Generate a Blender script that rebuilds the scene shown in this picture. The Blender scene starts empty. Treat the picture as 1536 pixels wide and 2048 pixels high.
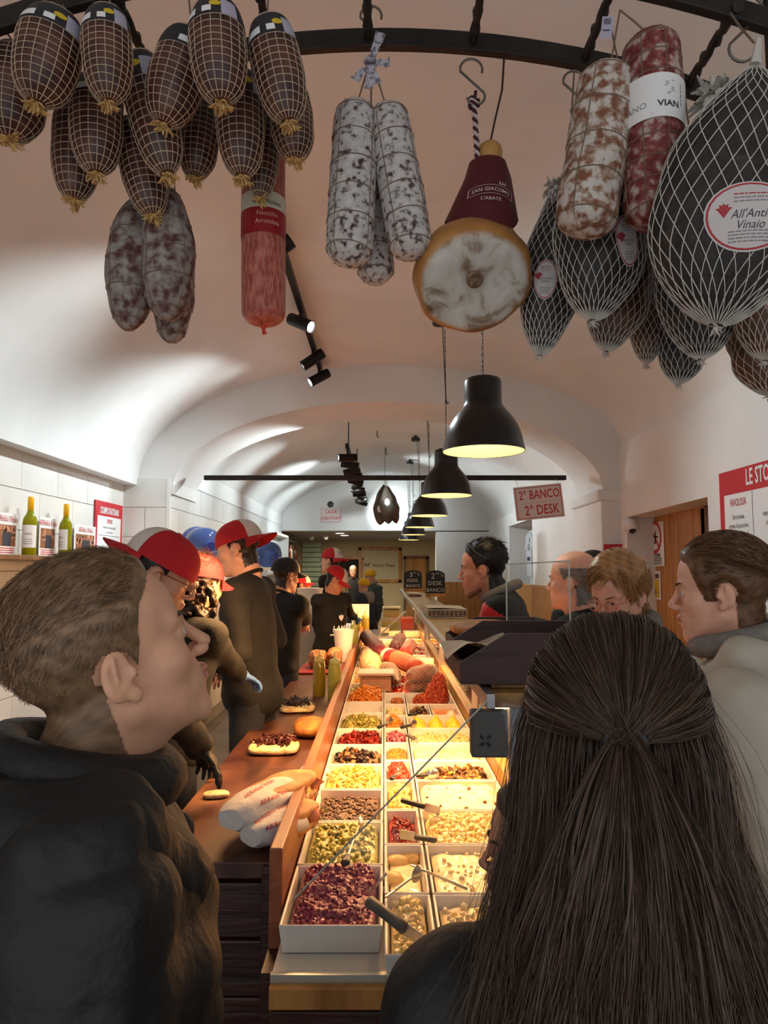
import bpy, math, random
import numpy as np
from mathutils import Vector, Matrix, Euler

SC = bpy.context.scene
COL = SC.collection
random.seed(7)
RNG = np.random.default_rng(7)
R = math.radians
PI = math.pi

# ------------------------------------------------------------------ camera
CAM_Z = 1.75
FPX = 1400.0
TILT = math.atan(115 / FPX)
cam_d = bpy.data.cameras.new('camera')
cam_d.sensor_fit = 'HORIZONTAL'
cam_d.sensor_width = 36
cam_d.lens = FPX / 1536 * 36
cam_d.clip_start = 0.05
cam = bpy.data.objects.new('camera', cam_d)
cam.location = (0, 0, CAM_Z)
cam.rotation_euler = (PI / 2 + TILT, 0, 0)
COL.objects.link(cam)
SC.camera = cam

# ------------------------------------------------------------------ world: dim street daylight entering through the open shop front
world = bpy.data.worlds.new('world')
SC.world = world
world.use_nodes = True
bg = world.node_tree.nodes['Background']
bg.inputs[0].default_value = (0.94, 0.97, 1.0, 1)
bg.inputs[1].default_value = 0.9

SC.view_settings.view_transform = 'Standard'
SC.view_settings.look = 'None'
SC.view_settings.gamma = 1
SC.view_settings.use_curve_mapping = False
SC.view_settings.exposure = 0.0
SC.cycles.max_bounces = 6
SC.cycles.diffuse_bounces = 3
SC.cycles.glossy_bounces = 3
SC.cycles.transmission_bounces = 4
SC.cycles.transparent_max_bounces = 10
SC.cycles.adaptive_threshold = 0.02
SC.cycles.caustics_reflective = False
SC.cycles.caustics_refractive = False

def light(name, kind, loc, energy, color=(1, 1, 1), target=None, parent=None, **kw):
    l = bpy.data.lights.new(name, kind)
    l.energy = energy
    l.color = color
    for k, v in kw.items():
        setattr(l, k, v)
    o = bpy.data.objects.new(name, l)
    COL.objects.link(o)
    o.location = loc
    if target is not None:
        o.rotation_euler = (Vector(target) - Vector(loc)).to_track_quat('-Z', 'Y').to_euler()
    if parent is not None:
        o.parent = parent
    return o

WARM = (1.0, 0.52, 0.20)
COOL = (0.84, 0.97, 1.0)
# the strip of warm display lamps under the service shelf, over the food trays
for k in range(3):
    light('display_strip_light', 'AREA', (0.30, 2.95 + 2.7 * k, 1.415), (92, 66, 56)[k], WARM, target=(0.06, 2.95 + 2.7 * k, 0.9),
          shape='RECTANGLE', size=0.05, size_y=2.6)

# ------------------------------------------------------------------ pixel -> world helpers (photo pixels, distances from what things touch)
def ray(px, py):
    u = (px - 768) / FPX
    v = (1024 - py) / FPX
    return Vector((u, math.cos(TILT) - v * math.sin(TILT), math.sin(TILT) + v * math.cos(TILT)))
def P(px, py, y):
    r = ray(px, py)
    return Vector((r.x / r.y * y, y, CAM_Z + r.z / r.y * y))
def PZ(px, py, z):
    r = ray(px, py)
    t = (z - CAM_Z) / r.z
    return Vector((r.x * t, r.y * t, z))
def PX(px, py, x):
    r = ray(px, py)
    t = x / r.x
    return Vector((x, r.y * t, CAM_Z + r.z * t))

# ------------------------------------------------------------------ materials
MATS = {}
def _base(name):
    m = bpy.data.materials.new(name)
    m.use_nodes = True
    nt = m.node_tree
    return m, nt, nt.nodes['Principled BSDF']
def _c(c):
    return (c[0], c[1], c[2], 1)
def srgb(r, g, b):
    return tuple(((c / 255) / 12.92 if c / 255 <= 0.04045 else ((c / 255 + 0.055) / 1.055) ** 2.4) for c in (r, g, b))
def M(name, col, rough=0.6, metal=0.0, var=0.0, scale=8.0, bump=0.0, bscale=40.0, spec=None, trans=0.0, ior=1.45,
      emit=None, estr=0.0, sheen=0.0, sss=0.0, coat=0.0, alpha=1.0):
    """plain procedural material: noise-varied colour plus noise bump"""
    if name in MATS:
        return MATS[name]
    m, nt, b = _base(name)
    b.inputs['Roughness'].default_value = rough
    b.inputs['Metallic'].default_value = metal
    b.inputs['IOR'].default_value = ior
    b.inputs['Base Color'].default_value = _c(col)
    if spec is not None: b.inputs['Specular IOR Level'].default_value = spec
    if trans: b.inputs['Transmission Weight'].default_value = trans
    if sheen: b.inputs['Sheen Weight'].default_value = sheen
    if coat: b.inputs['Coat Weight'].default_value = coat
    if alpha < 1: b.inputs['Alpha'].default_value = alpha
    if sss:
        b.inputs['Subsurface Weight'].default_value = sss
        b.inputs['Subsurface Radius'].default_value = (0.012, 0.005, 0.003)
        b.inputs['Subsurface Scale'].default_value = 0.6
    if emit is not None:
        b.inputs['Emission Color'].default_value = _c(emit)
        b.inputs['Emission Strength'].default_value = estr
    tc = nt.nodes.new('ShaderNodeTexCoord')
    if var > 0:
        n = nt.nodes.new('ShaderNodeTexNoise')
        n.inputs['Scale'].default_value = scale
        n.inputs['Detail'].default_value = 5
        nt.links.new(tc.outputs['Object'], n.inputs['Vector'])
        r = nt.nodes.new('ShaderNodeValToRGB')
        r.color_ramp.elements[0].position = 0.3
        r.color_ramp.elements[1].position = 0.7
        r.color_ramp.elements[0].color = _c([x * (1 - var) for x in col])
        r.color_ramp.elements[1].color = _c([min(1, x * (1 + var * 0.6)) for x in col])
        nt.links.new(n.outputs['Fac'], r.inputs[0])
        nt.links.new(r.outputs[0], b.inputs['Base Color'])
    if bump > 0:
        n2 = nt.nodes.new('ShaderNodeTexNoise')
        n2.inputs['Scale'].default_value = bscale
        n2.inputs['Detail'].default_value = 6
        nt.links.new(tc.outputs['Object'], n2.inputs['Vector'])
        bp = nt.nodes.new('ShaderNodeBump')
        bp.inputs['Strength'].default_value = bump
        bp.inputs['Distance'].default_value = 0.01
        nt.links.new(n2.outputs['Fac'], bp.inputs['Height'])
        nt.links.new(bp.outputs[0], b.inputs['Normal'])
    MATS[name] = m
    return m
def RAMP(name, stops, scale=10.0, detail=6.0, rough=0.6, bump=0.3, stretch=(1, 1, 1), distort=0.0, sss=0.0, coat=0.0, kind='noise', bdist=0.01):
    """colour patches from a noise through a ramp: mould, crumbs, food, wood grain"""
    if name in MATS:
        return MATS[name]
    m, nt, b = _base(name)
    b.inputs['Roughness'].default_value = rough
    if coat: b.inputs['Coat Weight'].default_value = coat
    if sss:
        b.inputs['Subsurface Weight'].default_value = sss
        b.inputs['Subsurface Radius'].default_value = (0.01, 0.005, 0.003)
        b.inputs['Subsurface Scale'].default_value = 0.5
    tc = nt.nodes.new('ShaderNodeTexCoord')
    mp = nt.nodes.new('ShaderNodeMapping')
    mp.inputs['Scale'].default_value = stretch
    nt.links.new(tc.outputs['Object'], mp.inputs[0])
    if kind == 'voronoi':
        n = nt.nodes.new('ShaderNodeTexVoronoi')
        n.inputs['Scale'].default_value = scale
        out = n.outputs['Color']
    else:
        n = nt.nodes.new('ShaderNodeTexNoise')
        n.inputs['Scale'].default_value = scale
        n.inputs['Detail'].default_value = detail
        n.inputs['Distortion'].default_value = distort
        out = n.outputs['Fac']
    nt.links.new(mp.outputs[0], n.inputs['Vector'])
    r = nt.nodes.new('ShaderNodeValToRGB')
    el = r.color_ramp.elements
    while len(el) < len(stops):
        el.new(0.5)
    for e, (p, c) in zip(el, stops):
        e.position = p
        e.color = _c(c)
    nt.links.new(out, r.inputs[0])
    nt.links.new(r.outputs[0], b.inputs['Base Color'])
    if bump:
        bp = nt.nodes.new('ShaderNodeBump')
        bp.inputs['Strength'].default_value = bump
        bp.inputs['Distance'].default_value = bdist
        nt.links.new(out, bp.inputs['Height'])
        nt.links.new(bp.outputs[0], b.inputs['Normal'])
    MATS[name] = m
    return m
def HAIRMAT(name, col, rough=0.38):
    """hair fibres: colour varies per strand through a mesh attribute"""
    if name in MATS:
        return MATS[name]
    m, nt, b = _base(name)
    a = nt.nodes.new('ShaderNodeAttribute')
    a.attribute_name = 'strand'
    r = nt.nodes.new('ShaderNodeValToRGB')
    r.color_ramp.elements[0].color = _c([x * 0.45 for x in col])
    r.color_ramp.elements[1].color = _c([min(1, x * 1.7) for x in col])
    nt.links.new(a.outputs['Fac'], r.inputs[0])
    nt.links.new(r.outputs[0], b.inputs['Base Color'])
    b.inputs['Roughness'].default_value = rough
    b.inputs['Specular IOR Level'].default_value = 0.35
    MATS[name] = m
    return m
def WOOD(name, c1, c2, stretch=(1, 12, 12), scale=3.0, rough=0.45, bump=0.25):
    return RAMP(name, [(0.3, c1), (0.52, [(a + b) / 2 for a, b in zip(c1, c2)]), (0.72, c2)], scale=scale, detail=8, rough=rough, bump=bump, stretch=stretch, distort=0.6)

# ------------------------------------------------------------------ mesh builder
class MB:
    def __init__(s):
        s.v = []; s.f = []; s.m = []; s.n = 0
    def add(s, v, f, mi=0):
        o = s.n
        s.v.extend([tuple(p) for p in v]); s.n += len(v)
        for q in f:
            s.f.append(tuple(i + o for i in q)); s.m.append(mi)
        return s
    def box(s, lo, hi, mi=0, mat=None):
        x0, y0, z0 = lo; x1, y1, z1 = hi
        v = [(x0,y0,z0),(x1,y0,z0),(x1,y1,z0),(x0,y1,z0),(x0,y0,z1),(x1,y0,z1),(x1,y1,z1),(x0,y1,z1)]
        if mat is not None: v = [mat @ Vector(p) for p in v]
        return s.add(v, [(3,2,1,0),(4,5,6,7),(0,1,5,4),(1,2,6,5),(2,3,7,6),(3,0,4,7)], mi)
    def hexa(s, v, mi=0):
        return s.add(v, [(3,2,1,0),(4,5,6,7),(0,1,5,4),(1,2,6,5),(2,3,7,6),(3,0,4,7)], mi)
    def tube(s, pts, r, n=8, mi=0, cap=True, flat=1.0, closed=False):
        pts = [Vector(p) for p in pts]
        k = len(pts)
        rr = [r] * k if not hasattr(r, '__len__') else r
        v = []
        prev = None
        for i, p in enumerate(pts):
            if closed: t = pts[(i + 1) % k] - pts[i - 1]
            else: t = pts[min(i + 1, k - 1)] - pts[max(i - 1, 0)]
            if t.length < 1e-9: t = Vector((0, 0, 1))
            t.normalize()
            if prev is None:
                a = Vector((0, 0, 1)) if abs(t.z) < 0.9 else Vector((1, 0, 0))
                u = t.cross(a).normalized()
            else:
                u = (prev - t * prev.dot(t))
                u = u.normalized() if u.length > 1e-6 else t.orthogonal().normalized()
            prev = u
            w = t.cross(u)
            for j in range(n):
                a = 2 * PI * j / n
                v.append(p + (u * math.cos(a) + w * math.sin(a) * flat) * rr[i])
        f = []
        for i in range(k if closed else k - 1):
            for j in range(n):
                a = i * n + j; b = i * n + (j + 1) % n
                i2 = (i + 1) % k
                f.append((a, b, i2 * n + (j + 1) % n, i2 * n + j))
        if cap and not closed:
            f.append(tuple(range(n - 1, -1, -1)))
            f.append(tuple((k - 1) * n + j for j in range(n)))
        return s.add(v, f, mi)
    def lathe(s, prof, n=24, mi=0, c=(0, 0, 0), sx=1.0, sy=1.0, mat=None, mis=None, cap=True):
        v = []; f = []
        k = len(prof)
        for (r, z) in prof:
            for j in range(n):
                a = 2 * PI * j / n
                q = Vector((c[0] + r * math.cos(a) * sx, c[1] + r * math.sin(a) * sy, c[2] + z))
                v.append(mat @ q if mat is not None else q)
        o = s.n
        s.add(v, [], mi)
        for i in range(k - 1):
            for j in range(n):
                s.f.append((o + i * n + j, o + i * n + (j + 1) % n, o + (i + 1) * n + (j + 1) % n, o + (i + 1) * n + j))
                s.m.append(mis[i] if mis else mi)
        if cap and prof[0][0] > 1e-6: s.f.append(tuple(o + j for j in range(n - 1, -1, -1))); s.m.append(mis[0] if mis else mi)
        if cap and prof[-1][0] > 1e-6: s.f.append(tuple(o + (k - 1) * n + j for j in range(n))); s.m.append(mis[-1] if mis else mi)
        return s
    def grid(s, fn, nu, nv, cu=False, mi=0, flip=False):
        v = [fn(i / (nu if cu else nu - 1), j / (nv - 1)) for j in range(nv) for i in range(nu)]
        f = []
        for j in range(nv - 1):
            for i in range(nu if cu else nu - 1):
                q = (j * nu + i, j * nu + (i + 1) % nu, (j + 1) * nu + (i + 1) % nu, (j + 1) * nu + i)
                f.append(q[::-1] if flip else q)
        return s.add(v, f, mi)
    def poly(s, pts, mi=0):
        return s.add(pts, [tuple(range(len(pts)))], mi)
    def prism(s, pts2, fn, t0, t1, mi=0):
        """extrude a 2D outline; fn(a, b, t) -> point"""
        k = len(pts2)
        v = [fn(a, b, t0) for a, b in pts2] + [fn(a, b, t1) for a, b in pts2]
        f = [tuple(range(k - 1, -1, -1)), tuple(range(k, 2 * k))]
        f += [(i, (i + 1) % k, k + (i + 1) % k, k + i) for i in range(k)]
        return s.add(v, f, mi)
    def raw(s, v, f, mi=0):
        return s.add(v, f, mi)
    def mesh(s, name, mats, smooth=True):
        me = bpy.data.meshes.new(name)
        me.from_pydata(s.v, [], s.f)
        for m in (mats if isinstance(mats, (list, tuple)) else [mats]):
            me.materials.append(m)
        if len(s.f):
            me.polygons.foreach_set('material_index', s.m)
            me.polygons.foreach_set('use_smooth', [smooth] * len(s.f))
        me.update()
        return me
    def obj(s, name, mats, parent=None, smooth=True, world=False, bevel=0, sharp=None):
        if world and parent is not None:
            top = parent
            while top.parent is not None: top = top.parent
            inv = top.matrix_basis.inverted()
            s.v = [tuple(inv @ Vector(p)) for p in s.v]
        return mkobj(name, s.mesh(name, mats, smooth), parent, bevel, sharp if sharp is not None else (smooth and True))

def mkobj(name, me, parent=None, bevel=0, sharp=False):
    o = bpy.data.objects.new(name, me)
    COL.objects.link(o)
    if parent is not None: o.parent = parent
    if bevel:
        b = o.modifiers.new('bevel', 'BEVEL'); b.width = bevel; b.segments = 2; b.limit_method = 'ANGLE'; b.angle_limit = R(40)
    if sharp:
        try: me.set_sharp_from_angle(angle=R(50))
        except Exception: pass
    return o
def tag(o, label, cat, group=None, kind=None):
    o['label'] = label; o['category'] = cat
    if group: o['group'] = group
    if kind: o['kind'] = kind
    return o
def struct(o, label=None, cat=None):
    o['kind'] = 'structure'
    if label: o['label'] = label
    if cat: o['category'] = cat
    return o
def thing(name, label, cat, loc=(0, 0, 0), rot=(0, 0, 0), group=None, scale=1.0):
    o = bpy.data.objects.new(name, None)
    o.empty_display_size = 0.1
    COL.objects.link(o)
    o.location = loc
    o.rotation_euler = rot
    o.scale = (scale, scale, scale)
    return tag(o, label, cat, group)
def dup(root, label, group=None, loc=None, rot=None, scale=None):
    r = root.copy(); COL.objects.link(r)
    def rec(a, b):
        for ch in list(a.children):
            c = ch.copy(); COL.objects.link(c); c.parent = b
            rec(ch, c)
    rec(root, r)
    r['label'] = label
    if group: r['group'] = group
    if loc is not None: r.location = loc
    if rot is not None: r.rotation_euler = rot
    if scale is not None: r.scale = scale
    return r

# ------------------------------------------------------------------ lettering: flat print as thin meshes
_TXT = {}
def text_geo(s, size, bold=0.0, xs=1.0, shear=0.0, align='CENTER', spacing=1.0):
    key = (s, size, bold, xs, shear, align, spacing)
    if key not in _TXT:
        cu = bpy.data.curves.new('lettering', 'FONT')
        cu.body = s; cu.size = size; cu.align_x = align; cu.align_y = 'CENTER'; cu.shear = shear
        cu.offset = bold * size; cu.space_character = spacing
        cu.resolution_u = 2
        ob = bpy.data.objects.new('lettering', cu)
        me = bpy.data.meshes.new_from_object(ob)
        v = [(p.co.x * xs, p.co.y) for p in me.vertices]
        f = [tuple(p.vertices) for p in me.polygons]
        bpy.data.objects.remove(ob); bpy.data.curves.remove(cu); bpy.data.meshes.remove(me)
        _TXT[key] = (v, f)
    return _TXT[key]
def put_text(mb, s, size, fn, mi=0, **kw):
    """fn(a, b) maps text-plane metres to a 3D point on the printed surface"""
    v, f = text_geo(s, size, **kw)
    if v: mb.add([fn(a, b) for a, b in v], f, mi)
def plane_fn(o, ax, ay, off=0.0):
    o = Vector(o); ax = Vector(ax).normalized(); ay = Vector(ay).normalized(); n = ax.cross(ay)
    return lambda a, b: o + ax * a + ay * b + n * off
def rect(mb, fn, a0, b0, a1, b1, mi=0):
    mb.add([fn(a0, b0), fn(a1, b0), fn(a1, b1), fn(a0, b1)], [(0, 1, 2, 3)], mi)
def scribble(mb, fn, a0, a1, b, h, mi=0, seed=0):
    """a line of print too small to read: a row of small word bars"""
    rr = random.Random(seed)
    a = a0
    while a < a1:
        w = min(rr.uniform(1.2, 4.0) * h, a1 - a)
        rect(mb, fn, a, b - h * 0.35, a + w, b + h * 0.35, mi)
        a += w + h * 0.6

# ------------------------------------------------------------------ signed distance field bodies -> one continuous mesh (surface nets)
class SDF:
    def __init__(s, lo, hi, res):
        s.res = res
        s.lo = np.array(lo, float) - 2 * res
        n = np.ceil((np.array(hi, float) + 2 * res - s.lo) / res).astype(int) + 1
        s.n = n
        s.f = np.full(tuple(n), 0.3, np.float32)
        s.ax = [(s.lo[i] + np.arange(n[i]) * res).astype(np.float32) for i in range(3)]
    def _sub(s, c, rad):
        sl = []
        for i in range(3):
            a = int(max(0, math.floor((c[i] - rad[i] - s.lo[i]) / s.res)))
            b = int(min(s.n[i], math.ceil((c[i] + rad[i] - s.lo[i]) / s.res) + 1))
            if b <= a: return None
            sl.append(slice(a, b))
        return tuple(sl)
    def _op(s, sl, d, k, op):
        f = s.f[sl]
        if op == 'add':
            if k > 0:
                h = np.clip(0.5 + 0.5 * (f - d) / k, 0, 1)
                s.f[sl] = f + (d - f) * h - k * h * (1 - h)
            else: s.f[sl] = np.minimum(f, d)
        else:
            if k > 0:
                h = np.clip(0.5 - 0.5 * (f + d) / k, 0, 1)
                s.f[sl] = f + (-d - f) * h + k * h * (1 - h)
            else: s.f[sl] = np.maximum(f, -d)
    def ell(s, c, r, k=0.01, op='add', rot=None):
        c = np.array(c, float); r = np.array(r, float)
        m = (r if rot is None else np.full(3, r.max())) + k + 2 * s.res
        sl = s._sub(c, m)
        if sl is None: return s
        X, Y, Z = np.meshgrid(s.ax[0][sl[0]] - c[0], s.ax[1][sl[1]] - c[1], s.ax[2][sl[2]] - c[2], indexing='ij', sparse=True)
        if rot is not None:
            q = np.array(rot)
            X, Y, Z = (q[0, i] * X + q[1, i] * Y + q[2, i] * Z for i in range(3))
        k0 = np.sqrt((X / r[0]) ** 2 + (Y / r[1]) ** 2 + (Z / r[2]) ** 2)
        k1 = np.sqrt((X / r[0] ** 2) ** 2 + (Y / r[1] ** 2) ** 2 + (Z / r[2] ** 2) ** 2) + 1e-9
        s._op(sl, (k0 * (k0 - 1) / k1).astype(np.float32), k, op)
        return s
    def cap(s, a, b, ra, rb=None, k=0.01, op='add', flat=None):
        """tapered capsule; flat=(axis vector, factor) squashes it along an axis"""
        rb = ra if rb is None else rb
        a = np.array(a, float); b = np.array(b, float)
        c = (a + b) / 2
        m = np.abs(b - a) / 2 + max(ra, rb) * (1 if flat is None else max(1, 1 / flat[1])) + k + 2 * s.res
        sl = s._sub(c, m)
        if sl is None: return s
        X, Y, Z = np.meshgrid(s.ax[0][sl[0]] - a[0], s.ax[1][sl[1]] - a[1], s.ax[2][sl[2]] - a[2], indexing='ij', sparse=True)
        d = b - a
        L = max(float(d @ d), 1e-9)
        t = np.clip((X * d[0] + Y * d[1] + Z * d[2]) / L, 0, 1)
        x = X - t * d[0]; y = Y - t * d[1]; z = Z - t * d[2]
        if flat is not None:
            n = np.array(flat[0], float); n /= np.linalg.norm(n)
            h = x * n[0] + y * n[1] + z * n[2]
            g = flat[1] - 1
            x = x + h * g * n[0]; y = y + h * g * n[1]; z = z + h * g * n[2]
        s._op(sl, (np.sqrt(x * x + y * y + z * z) - (ra + (rb - ra) * t)).astype(np.float32), k, op)
        return s
    def half(s, p, n, op='sub', k=0.0):
        """cut away the side that n points to"""
        n = np.array(n, float); n /= np.linalg.norm(n)
        X, Y, Z = np.meshgrid(s.ax[0] - p[0], s.ax[1] - p[1], s.ax[2] - p[2], indexing='ij', sparse=True)
        d = -(X * n[0] + Y * n[1] + Z * n[2])
        s._op((slice(None),) * 3, d.astype(np.float32), k, 'sub')
        return s
    def noise(s, fn):
        X, Y, Z = np.meshgrid(*s.ax, indexing='ij', sparse=True)
        s.f = s.f + fn(X, Y, Z).astype(np.float32)
        return s
    def nets(s):
        f = s.f
        ins = f < 0
        nx, ny, nz = f.shape
        cnt = np.zeros((nx - 1, ny - 1, nz - 1), np.int8)
        for dx in (0, 1):
            for dy in (0, 1):
                for dz in (0, 1):
                    cnt += ins[dx:nx - 1 + dx, dy:ny - 1 + dy, dz:nz - 1 + dz]
        act = (cnt > 0) & (cnt < 8)
        idx = np.full(act.shape, -1, np.int64)
        ijk = np.argwhere(act)
        idx[act] = np.arange(len(ijk))
        acc = np.zeros((len(ijk), 3)); num = np.zeros(len(ijk))
        corners = [(0,0,0),(1,0,0),(0,1,0),(1,1,0),(0,0,1),(1,0,1),(0,1,1),(1,1,1)]
        vals = [f[ijk[:, 0] + c[0], ijk[:, 1] + c[1], ijk[:, 2] + c[2]].astype(float) for c in corners]
        for a in range(8):
            for b in range(a + 1, 8):
                ca, cb = np.array(corners[a]), np.array(corners[b])
                if np.abs(ca - cb).sum() != 1: continue
                va, vb = vals[a], vals[b]
                cr = (va < 0) != (vb < 0)
                t = np.where(cr, va / np.where(cr, va - vb, 1), 0)
                acc += np.where(cr[:, None], ca + t[:, None] * (cb - ca), 0)
                num += cr
        V = (ijk + acc / num[:, None]) * s.res + s.lo
        F = []
        for axn in range(3):
            o1, o2 = [(1, 2), (2, 0), (0, 1)][axn]
            sl0 = [slice(None)] * 3; sl1 = [slice(None)] * 3
            sl0[axn] = slice(0, -1); sl1[axn] = slice(1, None)
            A = ins[tuple(sl0)]; B = ins[tuple(sl1)]
            e = np.argwhere(A != B)
            if not len(e): continue
            ok = (e[:, o1] > 0) & (e[:, o2] > 0) & (e[:, o1] < f.shape[o1] - 1) & (e[:, o2] < f.shape[o2] - 1)
            e = e[ok]
            def cid(d1, d2):
                q = e.copy(); q[:, o1] += d1; q[:, o2] += d2
                return idx[q[:, 0], q[:, 1], q[:, 2]]
            q = np.stack([cid(-1, -1), cid(0, -1), cid(0, 0), cid(-1, 0)], 1)
            rev = ~A[e[:, 0], e[:, 1], e[:, 2]]
            q[rev] = q[rev][:, ::-1]
            F.append(q)
        F = np.concatenate(F) if F else np.zeros((0, 4), np.int64)
        return V, F
def np_mesh(name, V, F, mats, mi=None, smooth=True):
    me = bpy.data.meshes.new(name)
    nv, nf = len(V), len(F)
    k = F.shape[1] if nf else 4
    me.vertices.add(nv)
    me.vertices.foreach_set('co', np.asarray(V, np.float32).ravel())
    me.loops.add(nf * k)
    me.loops.foreach_set('vertex_index', np.asarray(F, np.int32).ravel())
    me.polygons.add(nf)
    me.polygons.foreach_set('loop_start', np.arange(0, nf * k, k, dtype=np.int32))
    for m in (mats if isinstance(mats, (list, tuple)) else [mats]):
        me.materials.append(m)
    if mi is not None: me.polygons.foreach_set('material_index', np.asarray(mi, np.int32))
    me.polygons.foreach_set('use_smooth', np.full(nf, smooth))
    me.update(calc_edges=True)
    return me
def wob(V, amp, freq, seed=0):
    """cheap smooth 3D noise from sums of sines, per vertex"""
    r = np.random.default_rng(seed)
    out = np.zeros(len(V))
    for k in range(6):
        d = r.normal(size=3); d /= np.linalg.norm(d)
        out += np.sin(V @ d * freq * (0.6 + 0.35 * k) + r.uniform(0, 6.28)) / (1 + 0.3 * k)
    return out * amp / 3
def vnormals(V, F):
    a = V[F[:, 2]] - V[F[:, 0]]; b = V[F[:, 3]] - V[F[:, 1]] if F.shape[1] == 4 else V[F[:, 1]] - V[F[:, 0]]
    n = np.cross(a, b)
    out = np.zeros_like(V)
    for j in range(F.shape[1]): np.add.at(out, F[:, j], n)
    return out / (np.linalg.norm(out, axis=1)[:, None] + 1e-12)

# ================================================================== THE ROOM
plaster = M('plaster', (0.81, 0.795, 0.775), 0.85, var=0.06, scale=2.2, bump=0.10, bscale=14)
plaster2 = M('plaster_far', (0.78, 0.775, 0.76), 0.85, var=0.05, scale=2.0, bump=0.08, bscale=12)
grey_paint = M('grey_paint', (0.36, 0.33, 0.30), 0.8, var=0.08, scale=3, bump=0.06, bscale=20)
cream_paint = M('cream_paint', (0.62, 0.50, 0.30), 0.8, var=0.06, scale=3, bump=0.06, bscale=20)
tile_m = RAMP('wall_tile', [(0.25, (0.60, 0.585, 0.55)), (0.5, (0.72, 0.705, 0.67)), (0.8, (0.76, 0.745, 0.71))], scale=2.5, detail=7, rough=0.42, bump=0.05)
grout_m = M('grout', (0.32, 0.31, 0.30), 0.9)
floor_m = RAMP('floor_stone', [(0.3, (0.10, 0.085, 0.075)), (0.7, (0.17, 0.15, 0.13))], scale=3, rough=0.5, bump=0.05)
black_metal = M('black_metal', (0.018, 0.016, 0.015), 0.45, 0.6, var=0.3, scale=20, bump=0.1, bscale=60)
iron_m = M('dark_iron', (0.035, 0.028, 0.024), 0.55, 0.5, var=0.4, scale=15, bump=0.2, bscale=50)
pine_m = WOOD('pine_wood', srgb(150, 96, 42), srgb(205, 146, 76), stretch=(9, 9, 0.8), scale=2.0, rough=0.4)
brown_wood = WOOD('brown_wood', srgb(92, 60, 34), srgb(140, 98, 58), stretch=(8, 8, 0.8), scale=2.0, rough=0.45)
white_paper = M('white_paper', (0.84, 0.83, 0.82), 0.6)
red_print = M('red_print', srgb(196, 44, 52), 0.6)
black_print = M('black_print', (0.03, 0.03, 0.03), 0.6)
white_plastic = M('white_plastic', (0.80, 0.79, 0.77), 0.35)
black_plastic = M('black_plastic', (0.015, 0.015, 0.016), 0.4)

WXL, WXR = -2.33, 2.10      # near room walls
YA0, YA1 = 6.2, 7.0         # the arch
HXL, HXR = -1.90, 1.95      # hall beyond
YE = 13.0
YF = -1.0

# floor
b = MB()
fl = struct(b.box((-3.4, YF, -0.1), (3.4, 18.6, 0.068)).obj('floor', grout_m, smooth=False))
tb = MB().box((0.003, 0.003, 0), (0.597, 0.597, 0.012)).mesh('floor_tile', floor_m, False)
for i in range(8):
    for j in range(31):
        o = mkobj('floor_tile', tb, fl)
        o.location = (-2.4 + 0.6 * i, YF + 0.6 * j, 0.068)

# near vault: left half springs from a ledge, right half from the wall
def vault_near(t):      # t 0..1 left to right
    a = PI * (1 - t)
    c, s_ = math.cos(a), math.sin(a)
    if c < 0: return (2.20 * c, 2.50 + 1.09 * s_ ** 0.95)
    return (2.12 * c, 2.83 + 0.76 * s_ ** 0.95)
NV = 64
b = MB()
b.grid(lambda u, v: Vector((vault_near(u)[0], YF + (YA0 + 0.05 - YF) * v, vault_near(u)[1])), NV + 1, 30, flip=True)
b.add([(WXL - 0.1, YF, 2.50), (-2.20, YF, 2.50), (-2.20, YA0, 2.50), (WXL - 0.1, YA0, 2.50)], [(3, 2, 1, 0)])
struct(b.obj('ceiling', plaster))

# left wall of the near room, clad in stone-look tiles
wl = struct(MB().box((WXL - 0.25, YF, 0), (WXL, YA0, 2.55)).obj('wall_left', grout_m, smooth=False))
TL, TH = 0.50, 0.26
tmesh = MB().box((0, 0.002, 0.002), (0.014, TL - 0.002, TH - 0.002)).mesh('tile', tile_m, False)
def tiles_x(parent, x, y0, y1, z0, z1, off=0.0, flipx=False):
    rows = int(round((z1 - z0) / TH))
    for r_ in range(rows):
        y = y0 - (TL * 0.5 if r_ % 2 else 0) + off
        while y < y1 - 0.02:
            a, c = max(y, y0), min(y + TL, y1)
            if c - a > 0.03:
                if abs(c - a - TL) < 1e-3: me = tmesh
                else: me = MB().box((0, 0.002, 0.002), (0.014, c - a - 0.002, TH - 0.002)).mesh('tile', tile_m, False)
                o = mkobj('tile', me, parent, bevel=0.002)
                o.location = (x, a, z0 + TH * r_)
            y += TL
tiles_x(wl, WXL, YF + 0.0, YA0, 2.52 - TH * 9, 2.52, off=-0.06)

# right wall of the near room with the recessed wooden door
DY0, DY1, DZ = 4.52, 6.05, 2.22
b = MB()
b.box((WXR, YF, 0), (WXR + 0.45, DY0, 2.86))
b.box((WXR, DY1, 0), (WXR + 0.45, YA0, 2.86))
b.hexa([(WXR, DY0, DZ), (WXR + 0.45, DY0, DZ), (WXR + 0.45, DY1, DZ - 0.02), (WXR, DY1, DZ - 0.02),
        (WXR, DY0, 2.86), (WXR + 0.45, DY0, 2.86), (WXR + 0.45, DY1, 2.86), (WXR, DY1, 2.86)])
struct(b.obj('wall_right', plaster, smooth=False))

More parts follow.
